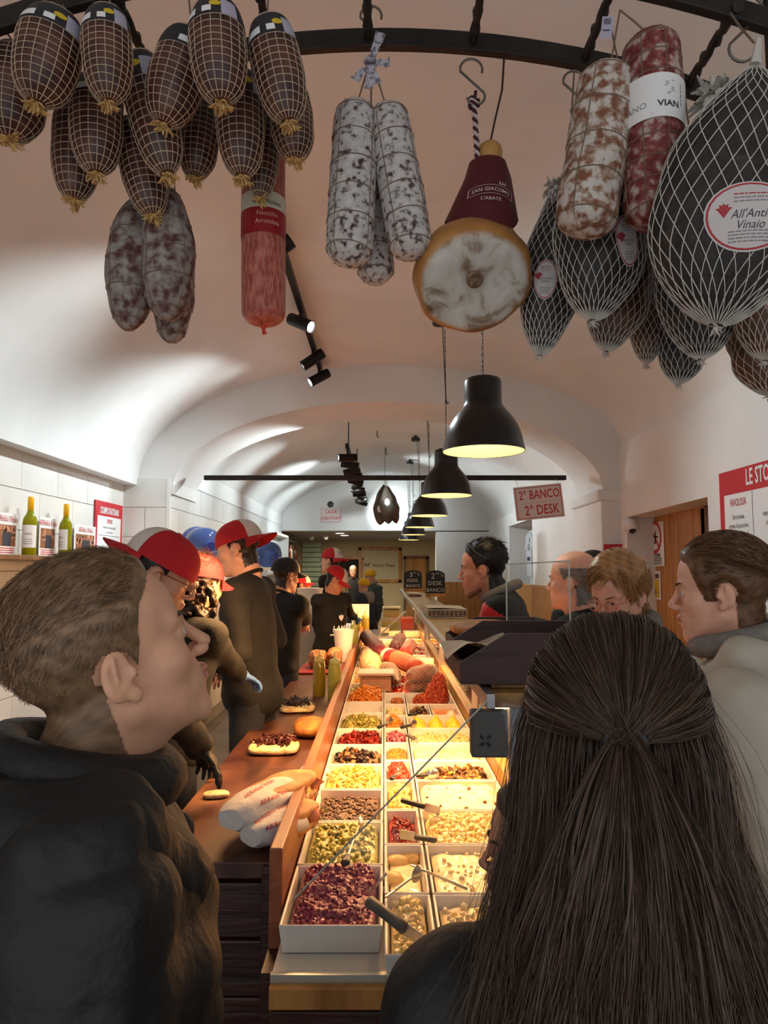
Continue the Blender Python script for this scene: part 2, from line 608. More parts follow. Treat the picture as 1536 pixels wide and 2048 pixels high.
door = struct(thing('door_1', 'pine plank door in the right wall recess', 'door', (WXR + 0.24, DY0, 0)))
del door['category']
MB().box((0, -0.02, 0), (0.10, 0.55, DZ - 0.02)).obj('jamb_panel', brown_wood, door, smooth=False, bevel=0.006)
MB().box((-0.02, 0.53, 0), (0.05, 0.62, DZ - 0.01)).obj('stile', pine_m, door, smooth=False, bevel=0.008)
MB().box((-0.02, -0.02, DZ - 0.28), (0.06, 0.60, DZ - 0.02)).obj('head_board', brown_wood, door, smooth=False, bevel=0.006)
for k in range(6):
    MB().box((0.0, 0.625 + 0.155 * k, 0), (0.045, 0.777 + 0.155 * k, DZ - 0.01)).obj('plank', pine_m, door, smooth=False, bevel=0.006)

# the arch between the two rooms
AXC, AHW, ASZ, ARI = 0.03, 1.925, 2.43, 0.83
def arch(t):
    a = PI * (1 - t)
    return (AXC + AHW * math.cos(a), ASZ + ARI * math.sin(a))
b = MB()
def arch_face(y, flip):
    def fn(u, v):
        x0, z0 = arch(u)
        if u <= 0: q = (WXL, 2.43)
        elif u >= 1: q = (2.14, 2.43)
        else:
            # outer edge: the vault line in the same direction from the arch centre
            dx, dz = x0 - AXC, z0 - 2.30
            lo, hi = 1.0, 3.0
            for _ in range(18):
                m_ = (lo + hi) / 2
                x, z = AXC + dx * m_, 2.30 + dz * m_
                if x < 0: ins = abs(x) < 2.2 and z < 2.50 + 1.09 * (1 - (x / 2.2) ** 2) ** 0.475
                else: ins = abs(x) < 2.12 and z < 2.83 + 0.76 * (1 - (x / 2.12) ** 2) ** 0.475
                lo, hi = (m_, hi) if ins else (lo, m_)
            q = (AXC + dx * lo, 2.30 + dz * lo)
        q = (AXC + (q[0] - AXC) * 1.02, 2.30 + (q[1] - 2.30) * 1.02)
        return Vector((x0 + (q[0] - x0) * v, y, z0 + (q[1] - z0) * v))
    b.grid(fn, 49, 3, flip=flip)
arch_face(YA0, False); arch_face(YA1, True)
b.grid(lambda u, v: Vector((arch(u)[0], YA0 + (YA1 - YA0) * v, arch(u)[1])), 49, 6, flip=True)
struct(b.obj('wall_arch', plaster))

# pillars under the arch, left one tiled
pl = struct(MB().box((WXL, YA0 + 0.014, 0), (HXL - 0.014, YA1, 2.558)).obj('wall_pillar_left', grout_m, smooth=False))
for r_ in range(9):
    z0 = 2.56 - TH * (r_ + 1)
    cuts = [WXL, HXL] if r_ % 2 == 0 else [WXL, WXL + 0.21, HXL]
    for a, c in zip(cuts, cuts[1:]):
        o = MB().box((a + 0.002, YA0 - 0.014, z0 + 0.002), (c - 0.002, YA0 + 0.01, z0 + TH - 0.002)).obj('tile', tile_m, pl, smooth=False, bevel=0.002)
MB().box((HXL - 0.03, YA0 - 0.017, 0.2), (HXL + 0.003, YA0 + 0.006, 2.565)).obj('edge_trim', white_plastic, pl, smooth=False)
struct(MB().box((WXL - 0.1, YA0 + 0.005, 2.42), (HXL + 0.02, YA1, 2.75)).obj('wall_arch_haunch', plaster, smooth=False))
b = MB()
b.box((1.93, YA0, 0), (WXR + 0.3, YA1 + 0.1, 2.44))
b.box((1.90, YA0 - 0.02, 2.36), (WXR + 0.1, YA1 + 0.1, 2.46))
struct(b.obj('wall_pillar_right', plaster, smooth=False, bevel=0.012))

# hall beyond the arch
hl = struct(MB().box((HXL - 0.4, YA1, 0), (HXL - 0.014, YE, 2.60)).obj('wall_hall_left', grout_m, smooth=False))
tiles_x(hl, HXL - 0.014, YA0 + 0.02, 11.3, 2.56 - TH * 9, 2.56)
MB().box((HXL - 0.03, 11.3, 0), (HXL, YE, 2.60)).obj('plaster_strip', plaster2, hl, smooth=False)
MB().box((HXL - 0.4, YA1, 2.56), (HXL + 0.01, YE, 2.80)).obj('plaster_band', plaster2, hl, smooth=False)
RY0, RY1 = 9.2, 10.9     # recess with the shirts
b = MB()
b.box((HXR, YA1, 0), (HXR + 0.4, RY0, 2.6))
b.box((HXR, RY1, 0), (HXR + 0.4, YE, 2.6))
b.box((HXR, RY0, 2.42), (HXR + 0.4, RY1, 2.6))
b.box((HXR + 0.32, RY0, 0), (HXR + 0.4, RY1, 2.45))
hr = struct(b.obj('wall_hall_right', plaster2, smooth=False))
pk = MB().box((-0.022, 0.002, 0), (0, 0.118, 1.52)).mesh('plank', pine_m, False)
for k in range(int((YE - YA1) / 0.12)):
    o = mkobj('plank', pk, hr, bevel=0.004); o.location = (HXR, YA1 + 0.12 * k, 0)
MB().box((-0.03 + HXR, YA1, 1.52), (HXR, YE, 1.555)).obj('rail', pine_m, hr, smooth=False, bevel=0.005)
def vault_far(t):
    a = PI * (1 - t)
    return (0.02 + 1.97 * math.cos(a), 2.52 + 0.95 * math.sin(a))
b = MB()
b.grid(lambda u, v: Vector((vault_far(u)[0], YA1 - 0.02 + (YE + 0.04 - YA1) * v, vault_far(u)[1])), 49, 24, flip=True)
struct(b.obj('ceiling_hall', plaster2))
# end wall of the hall: lunette over a wide opening, solid to the right
b = MB()
b.grid(lambda u, v: Vector((vault_far(u)[0] * (1.0), YE - 0.012, 2.47 + (vault_far(u)[1] + 0.02 - 2.49) * v)), 49, 2)
b.box((-2.2, YE - 0.01, 2.47), (2.2, YE + 0.3, 2.52))
b.box((0.97, YE, 0), (2.3, YE + 0.3, 2.45))
b.box((-2.3, YE - 0.0, 0), (-1.97, YE + 0.3, 2.45))
ew = struct(b.obj('wall_end', plaster2, smooth=False))
pk2 = MB().box((0.002, -0.022, 0), (0.118, 0, 1.52)).mesh('plank', pine_m, False)
for k in range(8):
    o = mkobj('plank', pk2, ew, bevel=0.004); o.location = (0.985 + 0.12 * k, YE, 0)

# back room
YB = 18.0
struct(MB().box((-3.2, YE + 0.3, 2.49), (3.2, YB + 0.2, 2.6)).obj('ceiling_back', grey_paint, smooth=False))
struct(MB().box((-3.2, YB, 0), (3.2, YB + 0.2, 2.5)).obj('wall_back', cream_paint, smooth=False))
struct(MB().box((-3.2, YE + 0.3, 0), (-2.45, YB, 2.5)).obj('wall_back_left', grey_paint, smooth=False))
struct(MB().box((1.75, YE + 0.3, 0), (3.2, YB, 2.5)).obj('wall_back_right', plaster2, smooth=False))

# iron tie rod across the arch
tie = tag(MB().box((-1.70, 6.55, P(760, 955, 6.55).z - 0.022), (1.72, 6.60, P(760, 955, 6.55).z + 0.022)).obj('tie_rod', iron_m, smooth=False, bevel=0.004),
          'black iron tie rod spanning the arch from side to side', 'tie rod')

# ------------------------------------------------------------------ arched meat rack under the near vault
rack = thing('meat_rack', 'black arched ladder-shaped iron rack hung below the vault for meats', 'rack', (0, 1.64, 3.0))
RK1, RK2 = 1.50, 1.75
def rkz(x): return 3.152 - 0.205 * x * x
for y in (RK1, RK2):
    b = MB()
    n = 40
    for sgn in (0,):
        pts = [(-1.45 + 2.9 * i / n) for i in range(n + 1)]
        v = []
        for x in pts:
            z = rkz(x)
            v += [(x, y - 0.012, z - 0.026), (x, y + 0.012, z - 0.026), (x, y + 0.012, z + 0.026), (x, y - 0.012, z + 0.026)]
        f = []
        for i in range(n):
            for j in range(4):
                f.append((i * 4 + j, i * 4 + (j + 1) % 4, (i + 1) * 4 + (j + 1) % 4, (i + 1) * 4 + j))
        f += [(3, 2, 1, 0), (n * 4, n * 4 + 1, n * 4 + 2, n * 4 + 3)]
        b.add(v, f)
    b.obj('rail', iron_m, rack, smooth=False, world=True, bevel=0.003)
for x in (-0.92, -0.62, -0.30, -0.042, 0.235, 0.53, 0.80, 1.08):
    b = MB()
    z = rkz(x)
    pts = [(x, RK1 - 0.02 + (RK2 - RK1 + 0.04) * i / 16, z + (0.004 if i % 2 else -0.004)) for i in range(17)]
    b.tube(pts, [0.010 if i % 3 else 0.014 for i in range(17)], 8)
    b.obj('rung', iron_m, rack, world=True)
for x in (-1.1, -0.042, 1.02):
    for y in (RK1, RK2):
        zc = vault_near(0.5 + x / 4.4)[1] + 0.05
        MB().tube([(x, y, rkz(x)), (x, y, zc)], 0.009, 8).obj('hanger', iron_m, rack, world=True)

# ================================================================== LAMPS
lamp_black = M('lamp_enamel', (0.020, 0.016, 0.014), 0.28, 0.2, var=0.2, scale=6)
lamp_cream = M('lamp_inside', (0.80, 0.70, 0.45), 0.5)
bulb_m = M('bulb_glow', (1, 0.9, 0.7), 0.4, emit=(1.0, 0.78, 0.40), estr=14)
led_m = M('led_face', (1, 1, 1), 0.4, emit=(0.95, 0.99, 1.0), estr=14)
cord_m = RAMP('cloth_cord', [(0.45, (0.02, 0.015, 0.012)), (0.55, (0.45, 0.42, 0.40))], scale=120, rough=0.8, bump=0)
cable_m = M('black_cable', (0.015, 0.013, 0.012), 0.6)

def spot_head(root, y, x, z, aim, lit=0.0, size=0.105):
    """a black cylinder spot on the track; aim is a direction"""
    aim = Vector(aim).normalized()
    c = Vector((x, y, z - 0.085))
    q = aim.to_track_quat('Z', 'Y').to_matrix().to_4x4()
    mt = Matrix.Translation(c) @ q
    b = MB()
    b.lathe([(0.0, -0.10), (0.040, -0.098), (0.042, -0.09), (0.042, 0.10), (0.038, 0.103), (0.036, 0.085), (0.0, 0.083)], 20, mat=mt)
    h = b.obj('spot_head', black_metal, root, world=True)
    MB().lathe([(0.0, 0.086), (0.033, 0.087), (0.035, 0.092), (0, 0.0921)], 18, mat=mt).obj('lens', led_m, h, world=True)
    MB().tube([(x, y, z), (x, y, z - 0.05), c], 0.012, 8).obj('bracket', black_metal, root, world=True)
    if lit:
        top = root.matrix_basis.inverted()
        p = c + aim * 0.12
        light('spot_lamp', 'SPOT', top @ p, lit, COOL, target=(top @ (p + aim)), parent=root, spot_size=R(88), spot_blend=1.0, shadow_soft_size=0.03)

TX = -0.565
tr = thing('track_light', 'black ceiling track with cylinder spots on the near vault', 'track light', (TX, 4.8, 3.5))
def ceil_near(x): return 2.50 + 1.09 * (1 - (x / 2.2) ** 2) ** 0.475
MB().box((TX - 0.018, 3.2, ceil_near(TX) - 0.055), (TX + 0.018, 6.12, ceil_near(TX) - 0.008)).obj('rail', black_metal, tr, smooth=False, world=True)
zt = ceil_near(TX) - 0.055
spot_head(tr, 3.55, TX, zt, (-0.85, 0.1, -0.60), 110)
spot_head(tr, 4.62, TX, zt, (0.75, -0.45, -0.45), 120)
spot_head(tr, 5.45, TX, zt, (-0.85, -0.1, -0.62), 120)
spot_head(tr, 5.98, TX, zt, (-0.8, -0.35, -0.55), 80)

FX, FZ = -0.38, 3.02
tr2 = thing('track_light', 'black track crowded with spots beyond the arch', 'track light', (FX, 9.7, FZ))
MB().box((FX - 0.018, 7.1, FZ - 0.02), (FX + 0.018, 12.5, FZ + 0.02)).obj('rail', black_metal, tr2, smooth=False, world=True)
for y in (7.4, 9.8, 12.2):
    MB().tube([(FX, y, FZ), (FX, y, 3.5)], 0.006, 6).obj('suspension_wire', black_metal, tr2, world=True)
for k in range(11):
    y = 7.25 + 0.5 * k
    sgn = -1 if k % 3 != 1 else 1
    if k in (5, 8, 10):
        spot_head(tr2, y, FX, FZ - 0.02, (0.25 * (k - 7), 1.0, -0.12), 55)
        continue
    spot_head(tr2, y, FX, FZ - 0.02, (sgn * random.uniform(0.8, 1.0), random.uniform(-0.35, 0.25), random.uniform(-0.25, 0.05)),
              {0: 80, 1: 90, 3: 80, 4: 90, 6: 70, 7: 80, 9: 70}.get(k, 0))

PXL, PZL = 0.463, 2.295
prof_out = [(0.190, 0.0), (0.191, 0.012), (0.186, 0.03), (0.178, 0.07), (0.163, 0.115), (0.138, 0.158), (0.110, 0.192), (0.094, 0.212), (0.088, 0.228), (0.087, 0.25), (0.087, 0.325), (0.082, 0.342), (0.055, 0.352), (0.0, 0.354)]
prof_in = [(0.188, 0.002), (0.182, 0.03), (0.173, 0.07), (0.158, 0.113), (0.133, 0.155), (0.106, 0.187), (0.088, 0.21), (0.0, 0.215)]
shade_me = MB().lathe(prof_out, 40, cap=False).mesh('shade', lamp_black)
inner_me = MB().lathe(prof_in, 40, cap=False).mesh('shade_lining', lamp_cream)
bulb_me = MB().lathe([(0, 0.06), (0.022, 0.064), (0.032, 0.085), (0.032, 0.10), (0.022, 0.13), (0.014, 0.15), (0.013, 0.2)], 16).mesh('bulb', bulb_m)
ords = ['nearest and largest', 'second', 'third', 'fourth', 'fifth', 'farthest']
for k in range(6):
    y = 3.22 + 1.95 * k
    t = thing('pendant_lamp', f'{ords[k]} black bell pendant lamp in the row over the counter', 'pendant lamp', (PXL, y, PZL), group='bell pendant lamps')
    mkobj('shade', shade_me, t); mkobj('shade_lining', inner_me, t); mkobj('bulb', bulb_me, t)
    ztop = ((2.83 + 0.76 * (1 - (PXL / 2.12) ** 2) ** 0.475) if y < 6.2 else (3.255 if y < 7.0 else 2.52 + 0.95 * (1 - (PXL / 1.97) ** 2) ** 0.5)) + 0.01 - PZL
    # cord rises, then is swagged sideways to its ceiling rose
    MB().tube([(0, 0, 0.352), (0, 0, ztop * 0.5), (-0.002, 0, ztop - 0.02)], 0.0045, 8).obj('cord', cord_m, t)
    if k != 0:
        MB().lathe([(0.0, 0.0), (0.05, 0.0), (0.055, 0.01), (0.055, 0.045), (0, 0.05)], 20, c=(-0.06, -0.25, ztop - 0.075)).obj('ceiling_rose', black_plastic, t)
        c0 = Vector((-0.06, -0.25, ztop - 0.075))
        MB().tube([c0 + Vector((0, 0, 0.05)), c0 + Vector((0, 0, 0.09))], 0.02, 8).obj('rose_stem', cable_m, t)
        pts = [c0.lerp(Vector((0, 0, ztop * 0.55)), i / 12) + Vector((0.02, 0, -0.22 * math.sin(PI * i / 12))) for i in range(13)]
        MB().tube(pts, 0.0035, 6).obj('cable_loop', cable_m, t)
    light('bulb_light', 'POINT', (0, 0, 0.075), 5.0, (1.0, 0.80, 0.50), parent=t, shadow_soft_size=0.035)

# ceiling hooks in the far vault
for i, (px, py) in enumerate([(754, 875), (781, 868), (772, 910)]):
    p = P(px, py, 8.6 + 0.6 * i)
    zc = 2.52 + 0.95 * (1 - ((p.x - 0.02) / 1.97) ** 2) ** 0.5
    b = MB(); b.tube([(0, 0, zc - p.z + 0.02), (0, 0, 0.02), (0.012, 0, 0), (0.022, 0, 0.015)], 0.006, 6)
    t = b.obj('ceiling_hook', iron_m); t.location = p
    tag(t, ['iron hook in far vault nearest the track spots', 'iron hook in far vault nearest the pendant cords', 'lowest iron hook in far vault, above the hanging hams'][i], 'hook', 'hooks in the far vault')

# ================================================================== COUNTER
bench_m = RAMP('bench_board', [(0.3, srgb(52, 24, 17)), (0.52, srgb(88, 50, 36)), (0.72, srgb(122, 82, 58))], scale=5, detail=8, rough=0.45, bump=0.1, stretch=(1, 0.5, 1), distort=0.8)
dark_wood = WOOD('dark_stained_wood', srgb(34, 14, 10), srgb(74, 36, 24), stretch=(1, 6, 16), scale=2.2, rough=0.4, bump=0.5)
rail_m = WOOD('rail_wood', srgb(120, 62, 36), srgb(160, 92, 56), stretch=(8, 0.7, 8), scale=2.0, rough=0.4)
mid_wood = WOOD('shelf_wood', srgb(120, 84, 54), srgb(176, 132, 45), stretch=(8, 0.7, 8), scale=2.0, rough=0.45)
steel = M('steel', (0.55, 0.55, 0.55), 0.28, 1.0, var=0.1, scale=30)
alu = M('aluminium', (0.42, 0.42, 0.43), 0.4, 0.9)
glass_m = M('clear_glass', (1.0, 1.0, 1.0), 0.02, trans=1.0, ior=1.45)
def thin_glass(name, tint=(1, 1, 1), refl=0.08):
    m = bpy.data.materials.new(name); m.use_nodes = True
    nt = m.node_tree
    for n in list(nt.nodes): nt.nodes.remove(n)
    o = nt.nodes.new('ShaderNodeOutputMaterial'); mx = nt.nodes.new('ShaderNodeMixShader')
    tr_ = nt.nodes.new('ShaderNodeBsdfTransparent'); gl = nt.nodes.new('ShaderNodeBsdfGlossy'); lw = nt.nodes.new('ShaderNodeLayerWeight'); lw.inputs[0].default_value = 0.5; pw = nt.nodes.new('ShaderNodeMath'); fr = nt.nodes.new('ShaderNodeMath')
    tr_.inputs[0].default_value = _c(tint); gl.inputs['Roughness'].default_value = 0.03
    pw.operation = 'POWER'; pw.inputs[1].default_value = 5.0; fr.operation = 'MULTIPLY_ADD'; fr.inputs[1].default_value = 0.7; fr.inputs[2].default_value = 0.025
    nt.links.new(lw.outputs['Facing'], pw.inputs[0]); nt.links.new(pw.outputs[0], fr.inputs[0])
    nt.links.new(fr.outputs[0], mx.inputs[0]); nt.links.new(tr_.outputs[0], mx.inputs[1]); nt.links.new(gl.outputs[0], mx.inputs[2])
    nt.links.new(mx.outputs[0], o.inputs[0])
    return m
pane_m = thin_glass('glass_pane')
deck_m = M('melamine_deck', (0.70, 0.64, 0.56), 0.4)
glass_edge = M('glass_edge', (0.50, 0.52, 0.46), 0.25, 0.3)
tube_glow = M('strip_lamp_face', (1, 0.8, 0.5), 0.5, emit=(1.0, 0.62, 0.28), estr=9)

CY0, CY1 = 1.62, 10.6
TRZ = 0.92
case = thing('display_counter', 'long glass-fronted food display counter lit with warm lamps', 'counter', (0.1, CY0, 0))
b = MB().box((-0.249, CY0, 0.08), (0.47, CY1, 0.80))
b.obj('base', dark_wood, case, smooth=False, world=True)
for k in range(6):
    MB().box((-0.25, CY0 - 0.02, 0.02 + 0.13 * k), (0.47, CY0, 0.145 + 0.13 * k)).obj('plank', dark_wood, case, smooth=False, world=True, bevel=0.004)
MB().box((-0.25, CY0, 0.80), (0.47, CY1, 0.852)).obj('deck', deck_m, case, smooth=False, world=True)
MB().box((-0.25, CY0 - 0.025, 0.80), (0.47, CY0, 0.845)).obj('front_strip', pine_m, case, smooth=False, world=True, bevel=0.003)
MB().box((-0.285, 1.80, 0.82), (-0.252, CY1, 1.06)).obj('back_board', rail_m, case, smooth=False, world=True, bevel=0.004)
MB().box((-0.285, 1.70, 0.08), (-0.25, CY1, 0.82)).obj('side_panel', dark_wood, case, smooth=False, world=True)
MB().box((0.452, CY0, 0.85), (0.50, CY1, 0.985)).obj('front_ledge', mid_wood, case, smooth=False, world=True, bevel=0.004)
SHZ = 1.46
MB().box((0.255, CY0 + 0.06, SHZ - 0.035), (0.50, CY1, SHZ)).obj('service_shelf', mid_wood, case, smooth=False, world=True, bevel=0.004)
MB().box((0.235, CY0 + 0.02, SHZ - 0.03), (0.256, CY1, SHZ + 0.004)).obj('shelf_edge', alu, case, smooth=False, world=True, bevel=0.002)
MB().box((0.265, CY0 + 0.1, SHZ - 0.045), (0.33, CY1 - 0.1, SHZ - 0.034)).obj('lamp_strip', tube_glow, case, smooth=False, world=True)
for y in (CY0 + 0.05, 3.6, 5.7, 7.8, 10.4):
    MB().box((0.445, y, 0.85), (0.475, y + 0.03, SHZ - 0.03)).obj('post', alu, case, smooth=False, world=True, bevel=0.003)
MB().box((0.476, CY0 + 0.08, 0.985), (0.482, CY1, SHZ - 0.03)).obj('front_pane', pane_m, case, smooth=False, world=True)
# sloping end pane with its bright edge
ep = [(-0.215, 0.85), (0.46, 0.85), (0.46, SHZ - 0.04), (0.235, SHZ - 0.01), (-0.215, 1.0)]
MB().prism(ep, lambda a, c, t_: Vector((a, t_, c)), CY0 + 0.012, CY0 + 0.02).obj('end_pane', pane_m, case, smooth=False, world=True)
MB().tube([(-0.20, CY0 + 0.016, 1.015), (0.237, CY0 + 0.016, SHZ - 0.01)], 0.0022, 8).obj('pane_edge', glass_edge, case, world=True)
MB().box((-0.25, CY0 - 0.004, 0.845), (0.47, CY0 + 0.010, 0.862)).obj('pane_channel', glass_edge, case, smooth=False, world=True)
b = MB().box((0.20, CY0 + 0.02, SHZ - 0.14), (0.285, CY0 + 0.06, SHZ - 0.035))
br = b.obj('end_bracket', M('bracket_grey', (0.10, 0.095, 0.09), 0.6), case, smooth=False, world=True, bevel=0.006)
b = MB()
for k in range(4):
    a = PI / 4 + k * PI / 2
    b.tube([Vector((0.232, CY0 + 0.018, SHZ - 0.10)) + Vector((math.cos(a), 0, math.sin(a))) * q for q in (0.006, 0.016)], 0.003, 6)
b.obj('screw', black_plastic, br, world=True)
MB().box((0.30, CY0 + 0.08, SHZ - 0.30), (0.42, CY0 + 0.12, SHZ - 0.035)).obj('cable_box', M('grey_blue_plastic', (0.16, 0.19, 0.24), 0.5), case, smooth=False, world=True, bevel=0.006)
# mid divider pane (a second glass end far along the case)
DV = PZ(735, 1290, TRZ).y
MB().prism(ep, lambda a, c, t_: Vector((a, t_, c)), DV, DV + 0.008).obj('divider_pane', pane_m, case, smooth=False, world=True)
MB().tube([P(757, 1272, DV), P(812, 1222, DV)], 0.010, 6).obj('divider_edge', glass_edge, case, world=True)

bench = thing('work_bench', 'red-brown wooden sandwich bench behind the display', 'work bench', (-0.48, 1.95, 0))
BZ = 0.95
ys = [1.99, 2.9, 4.15, 5.2, 6.35]
for a, c in zip(ys, ys[1:]):
    MB().box((-0.675, a + 0.0015, BZ - 0.045), (-0.29, c - 0.0015, BZ)).obj('board', bench_m, bench, smooth=False, world=True, bevel=0.004)
MB().box((-0.66, 2.03, 0), (-0.29, 6.34, BZ - 0.046)).obj('carcass', dark_wood, bench, smooth=False, world=True)
cols = [(-0.67, -0.475), (-0.47, -0.292)]
for ci, (a, c) in enumerate(cols):
    for k in range(6):
        z1 = BZ - 0.06 - 0.15 * k
        MB().box((a, 2.0 + 0.004 * ((k + ci) % 2), z1 - 0.146), (c, 2.03, z1)).obj('plank', dark_wood, bench, smooth=False, world=True, bevel=0.006)
MB().box((-0.333, 1.97, 0.10), (-0.289, 2.03, 0.945)).obj('end_post', dark_wood, bench, smooth=False, world=True, bevel=0.005)

# ================================================================== TRAYS AND FOOD
melamine = M('white_melamine', (0.78, 0.74, 0.68), 0.3)
def tray_mesh(w, l, h=0.066):
    b = MB(); t = 0.007; tp = 0.008
    o = [(0, 0), (w, 0), (w, l), (0, l)]
    def ring(ins, z): return [(x + (ins if x == 0 else -ins), y + (ins if y == 0 else -ins), z) for x, y in o]
    v = ring(tp, 0) + ring(0, h) + ring(t, h) + ring(t + tp, t)
    f = [(3, 2, 1, 0)]
    for k in range(3):
        for j in range(4):
            f.append((k * 4 + j, k * 4 + (j + 1) % 4, (k + 1) * 4 + (j + 1) % 4, (k + 1) * 4 + j))
    f.append((12, 13, 14, 15))
    b.add(v, f)
    return b.mesh('tray', melamine, False)
def qcube():
    v = np.array([(x, y, z) for x in (-1, 1) for y in (-1, 1) for z in (-1, 1)], float)
    f = np.array([(0, 1, 3, 2), (4, 6, 7, 5), (0, 4, 5, 1), (2, 3, 7, 6), (0, 2, 6, 4), (1, 5, 7, 3)])
    return v, f
def qball(n=2):
    v = []; f = []
    for ax in range(3):
        for s_ in (-1, 1):
            o = len(v)
            for i in range(n + 1):
                for j in range(n + 1):
                    p = [0, 0, 0]; p[ax] = s_; p[(ax + 1) % 3] = math.tan((-1 + 2 * i / n) * PI / 4); p[(ax + 2) % 3] = math.tan((-1 + 2 * j / n) * PI / 4)
                    p = np.array(p, float); v.append(p / np.linalg.norm(p))
            for i in range(n):
                for j in range(n):
                    q = (o + i * (n + 1) + j, o + (i + 1) * (n + 1) + j, o + (i + 1) * (n + 1) + j + 1, o + i * (n + 1) + j + 1)
                    f.append(q if s_ > 0 else q[::-1])
    return np.array(v), np.array(f)
def qstrip(n=5, bend=0.6, th=0.12, wd=0.3):
    v = []; f = []
    for i in range(n):
        a = -1 + 2 * i / (n - 1)
        z = bend * (1 - a * a)
        for (y, dz) in ((-wd, -th), (wd, -th), (wd, th), (-wd, th)): v.append((a, y * (1 - 0.35 * a * a), z + dz))
    for i in range(n - 1):
        for j in range(4): f.append((i * 4 + j, i * 4 + (j + 1) % 4, (i + 1) * 4 + (j + 1) % 4, (i + 1) * 4 + j))
    f += [(3, 2, 1, 0), ((n - 1) * 4, (n - 1) * 4 + 1, (n - 1) * 4 + 2, (n - 1) * 4 + 3)]
    return np.array(v), np.array(f)
SHAPES = {'cube': qcube(), 'ball': qball(2), 'strip': qstrip(), 'leaf': qstrip(5, 0.5, 0.05, 0.55), 'shred': qstrip(5, 0.35, 0.10, 0.14), 'disc': qstrip(5, 0.15, 0.18, 0.9)}
def rand_rots(n, r, flat=1.0):
    q = r.normal(size=(n, 4)); q[:, 1:3] *= flat
    q /= np.linalg.norm(q, axis=1)[:, None]
    w, x, y, z = q.T
    return np.stack([1 - 2 * (y * y + z * z), 2 * (x * y - z * w), 2 * (x * z + y * w), 2 * (x * y + z * w), 1 - 2 * (x * x + z * z), 2 * (y * z - x * w),
                     2 * (x * z - y * w), 2 * (y * z + x * w), 1 - 2 * (x * x + y * y)], 1).reshape(n, 3, 3)
def chips(shape, pos, smin, smax, r, flat=1.0, aniso=0.25):
    v, f = SHAPES[shape]
    n = len(pos)
    sc = r.uniform(smin, smax, n)[:, None, None] * (1 + aniso * r.uniform(-1, 1, (n, 1, 3)))
    V = np.einsum('nij,nkj->nki', rand_rots(n, r, flat), v[None] * sc * (1 + 0.12 * r.normal(size=(n, len(v), 1)))) + pos[:, None]
    F = f[None] + (np.arange(n) * len(v))[:, None, None]
    return V.reshape(-1, 3), F.reshape(-1, 4)
def heap(w, l, base, peak, r, rough=0.006, nx=34, ny=34, mode='dome', freq=60):
    """food surface filling a tray; returns V, F and a height function"""
    cx, cy = w * r.uniform(0.35, 0.65), l * r.uniform(0.45, 0.7)
    ph = r.uniform(0, 6.28, 8); dr = r.normal(size=(8, 2)) * freq
    def hf(x, y):
        ex = np.clip(np.minimum(x, w - x) / 0.03, 0, 1); ey = np.clip(np.minimum(y, l - y) / 0.03, 0, 1)
        e = np.sqrt(np.clip(ex * ey, 0, 1))
        if mode == 'flat': g = 0.6 * e
        elif mode == 'slope': g = e * (0.15 + 0.85 * np.clip(y / l, 0, 1))
        else: g = e * np.exp(-(((x - cx) / (0.55 * w)) ** 2 + ((y - cy) / (0.5 * l)) ** 2))
        nz = sum(np.sin(x * dr[i, 0] + y * dr[i, 1] + ph[i]) for i in range(8)) / 4
        return base + peak * g + rough * nz * (0.4 + 0.6 * e)
    X, Y = np.meshgrid(np.linspace(0, w, nx), np.linspace(0, l, ny), indexing='ij')
    Z = hf(X, Y)
    V = np.stack([X, Y, Z], -1).reshape(-1, 3)
    i, j = np.meshgrid(np.arange(nx - 1), np.arange(ny - 1), indexing='ij')
    a = (i * ny + j).ravel()
    F = np.stack([a, a + ny, a + ny + 1, a + 1], 1)
    return V, F, hf
def join(parts):
    Vs, Fs, Ms, o = [], [], [], 0
    for V, F, m in parts:
        Vs.append(V); Fs.append(F + o); Ms.append(np.full(len(F), m) if np.isscalar(m) else m); o += len(V)
    return np.concatenate(Vs), np.concatenate(Fs), np.concatenate(Ms)
FG = 'white food trays in the display'
_seed = [100]
def tray(x0, x1, y0, y1, label, food=None, h=0.066, z=0.854):
    w, l = x1 - x0, y1 - y0
    o = mkobj('food_tray', tray_mesh(w, l, h), None, bevel=0.003)
    o.location = (x0, y0, z)
    tag(o, label, 'tray', FG)
    if food:
        food = dict(food)
        _seed[0] += 1
        r = np.random.default_rng(_seed[0])
        m = 0.016
        fw, fl_ = w - 2 * m, l - 2 * m
        mats = food['mats']
        parts = []
        V, F, hf = heap(fw, fl_, food.get('base', 0.02), food.get('peak', 0.035), r, food.get('rough', 0.005), mode=food.get('mode', 'dome'), freq=food.get('freq', 60))
        parts.append((V, F, 0))
        for (shape, n, smin, smax, mlist) in food.get('chips', []):
            x = r.uniform(0.012, fw - 0.012, n); y = r.uniform(0.012, fl_ - 0.012, n)
            pos = np.stack([x, y, hf(x, y) + smax * 0.25], 1)
            CV, CF = chips(shape, pos, smin, smax, r, food.get('flat', 1.0))
            per = len(CF) // n
            parts.append((CV, CF, np.repeat(r.choice(mlist, n), per)))
        V, F, mi = join(parts)
        fo = mkobj(food['name'], np_mesh(food['name'], V, F, mats, mi))
        fo.location = (x0 + m, y0 + m, z + 0.004)
        tag(fo, food['label'], food.get('cat', 'food'), kind='stuff')
    return o
def F_(name, rgb, rough=0.4, var=0.25, scale=60, bump=0.35, bscale=150, coat=0.15):
    return M(name, srgb(*rgb), rough, var=var, scale=scale, bump=bump, bscale=bscale, coat=coat)
purple = RAMP('beet_mash', [(0.3, srgb(88, 16, 44)), (0.52, srgb(146, 42, 76)), (0.72, srgb(206, 112, 134))], scale=110, rough=0.3, bump=0.7, coat=0.3)
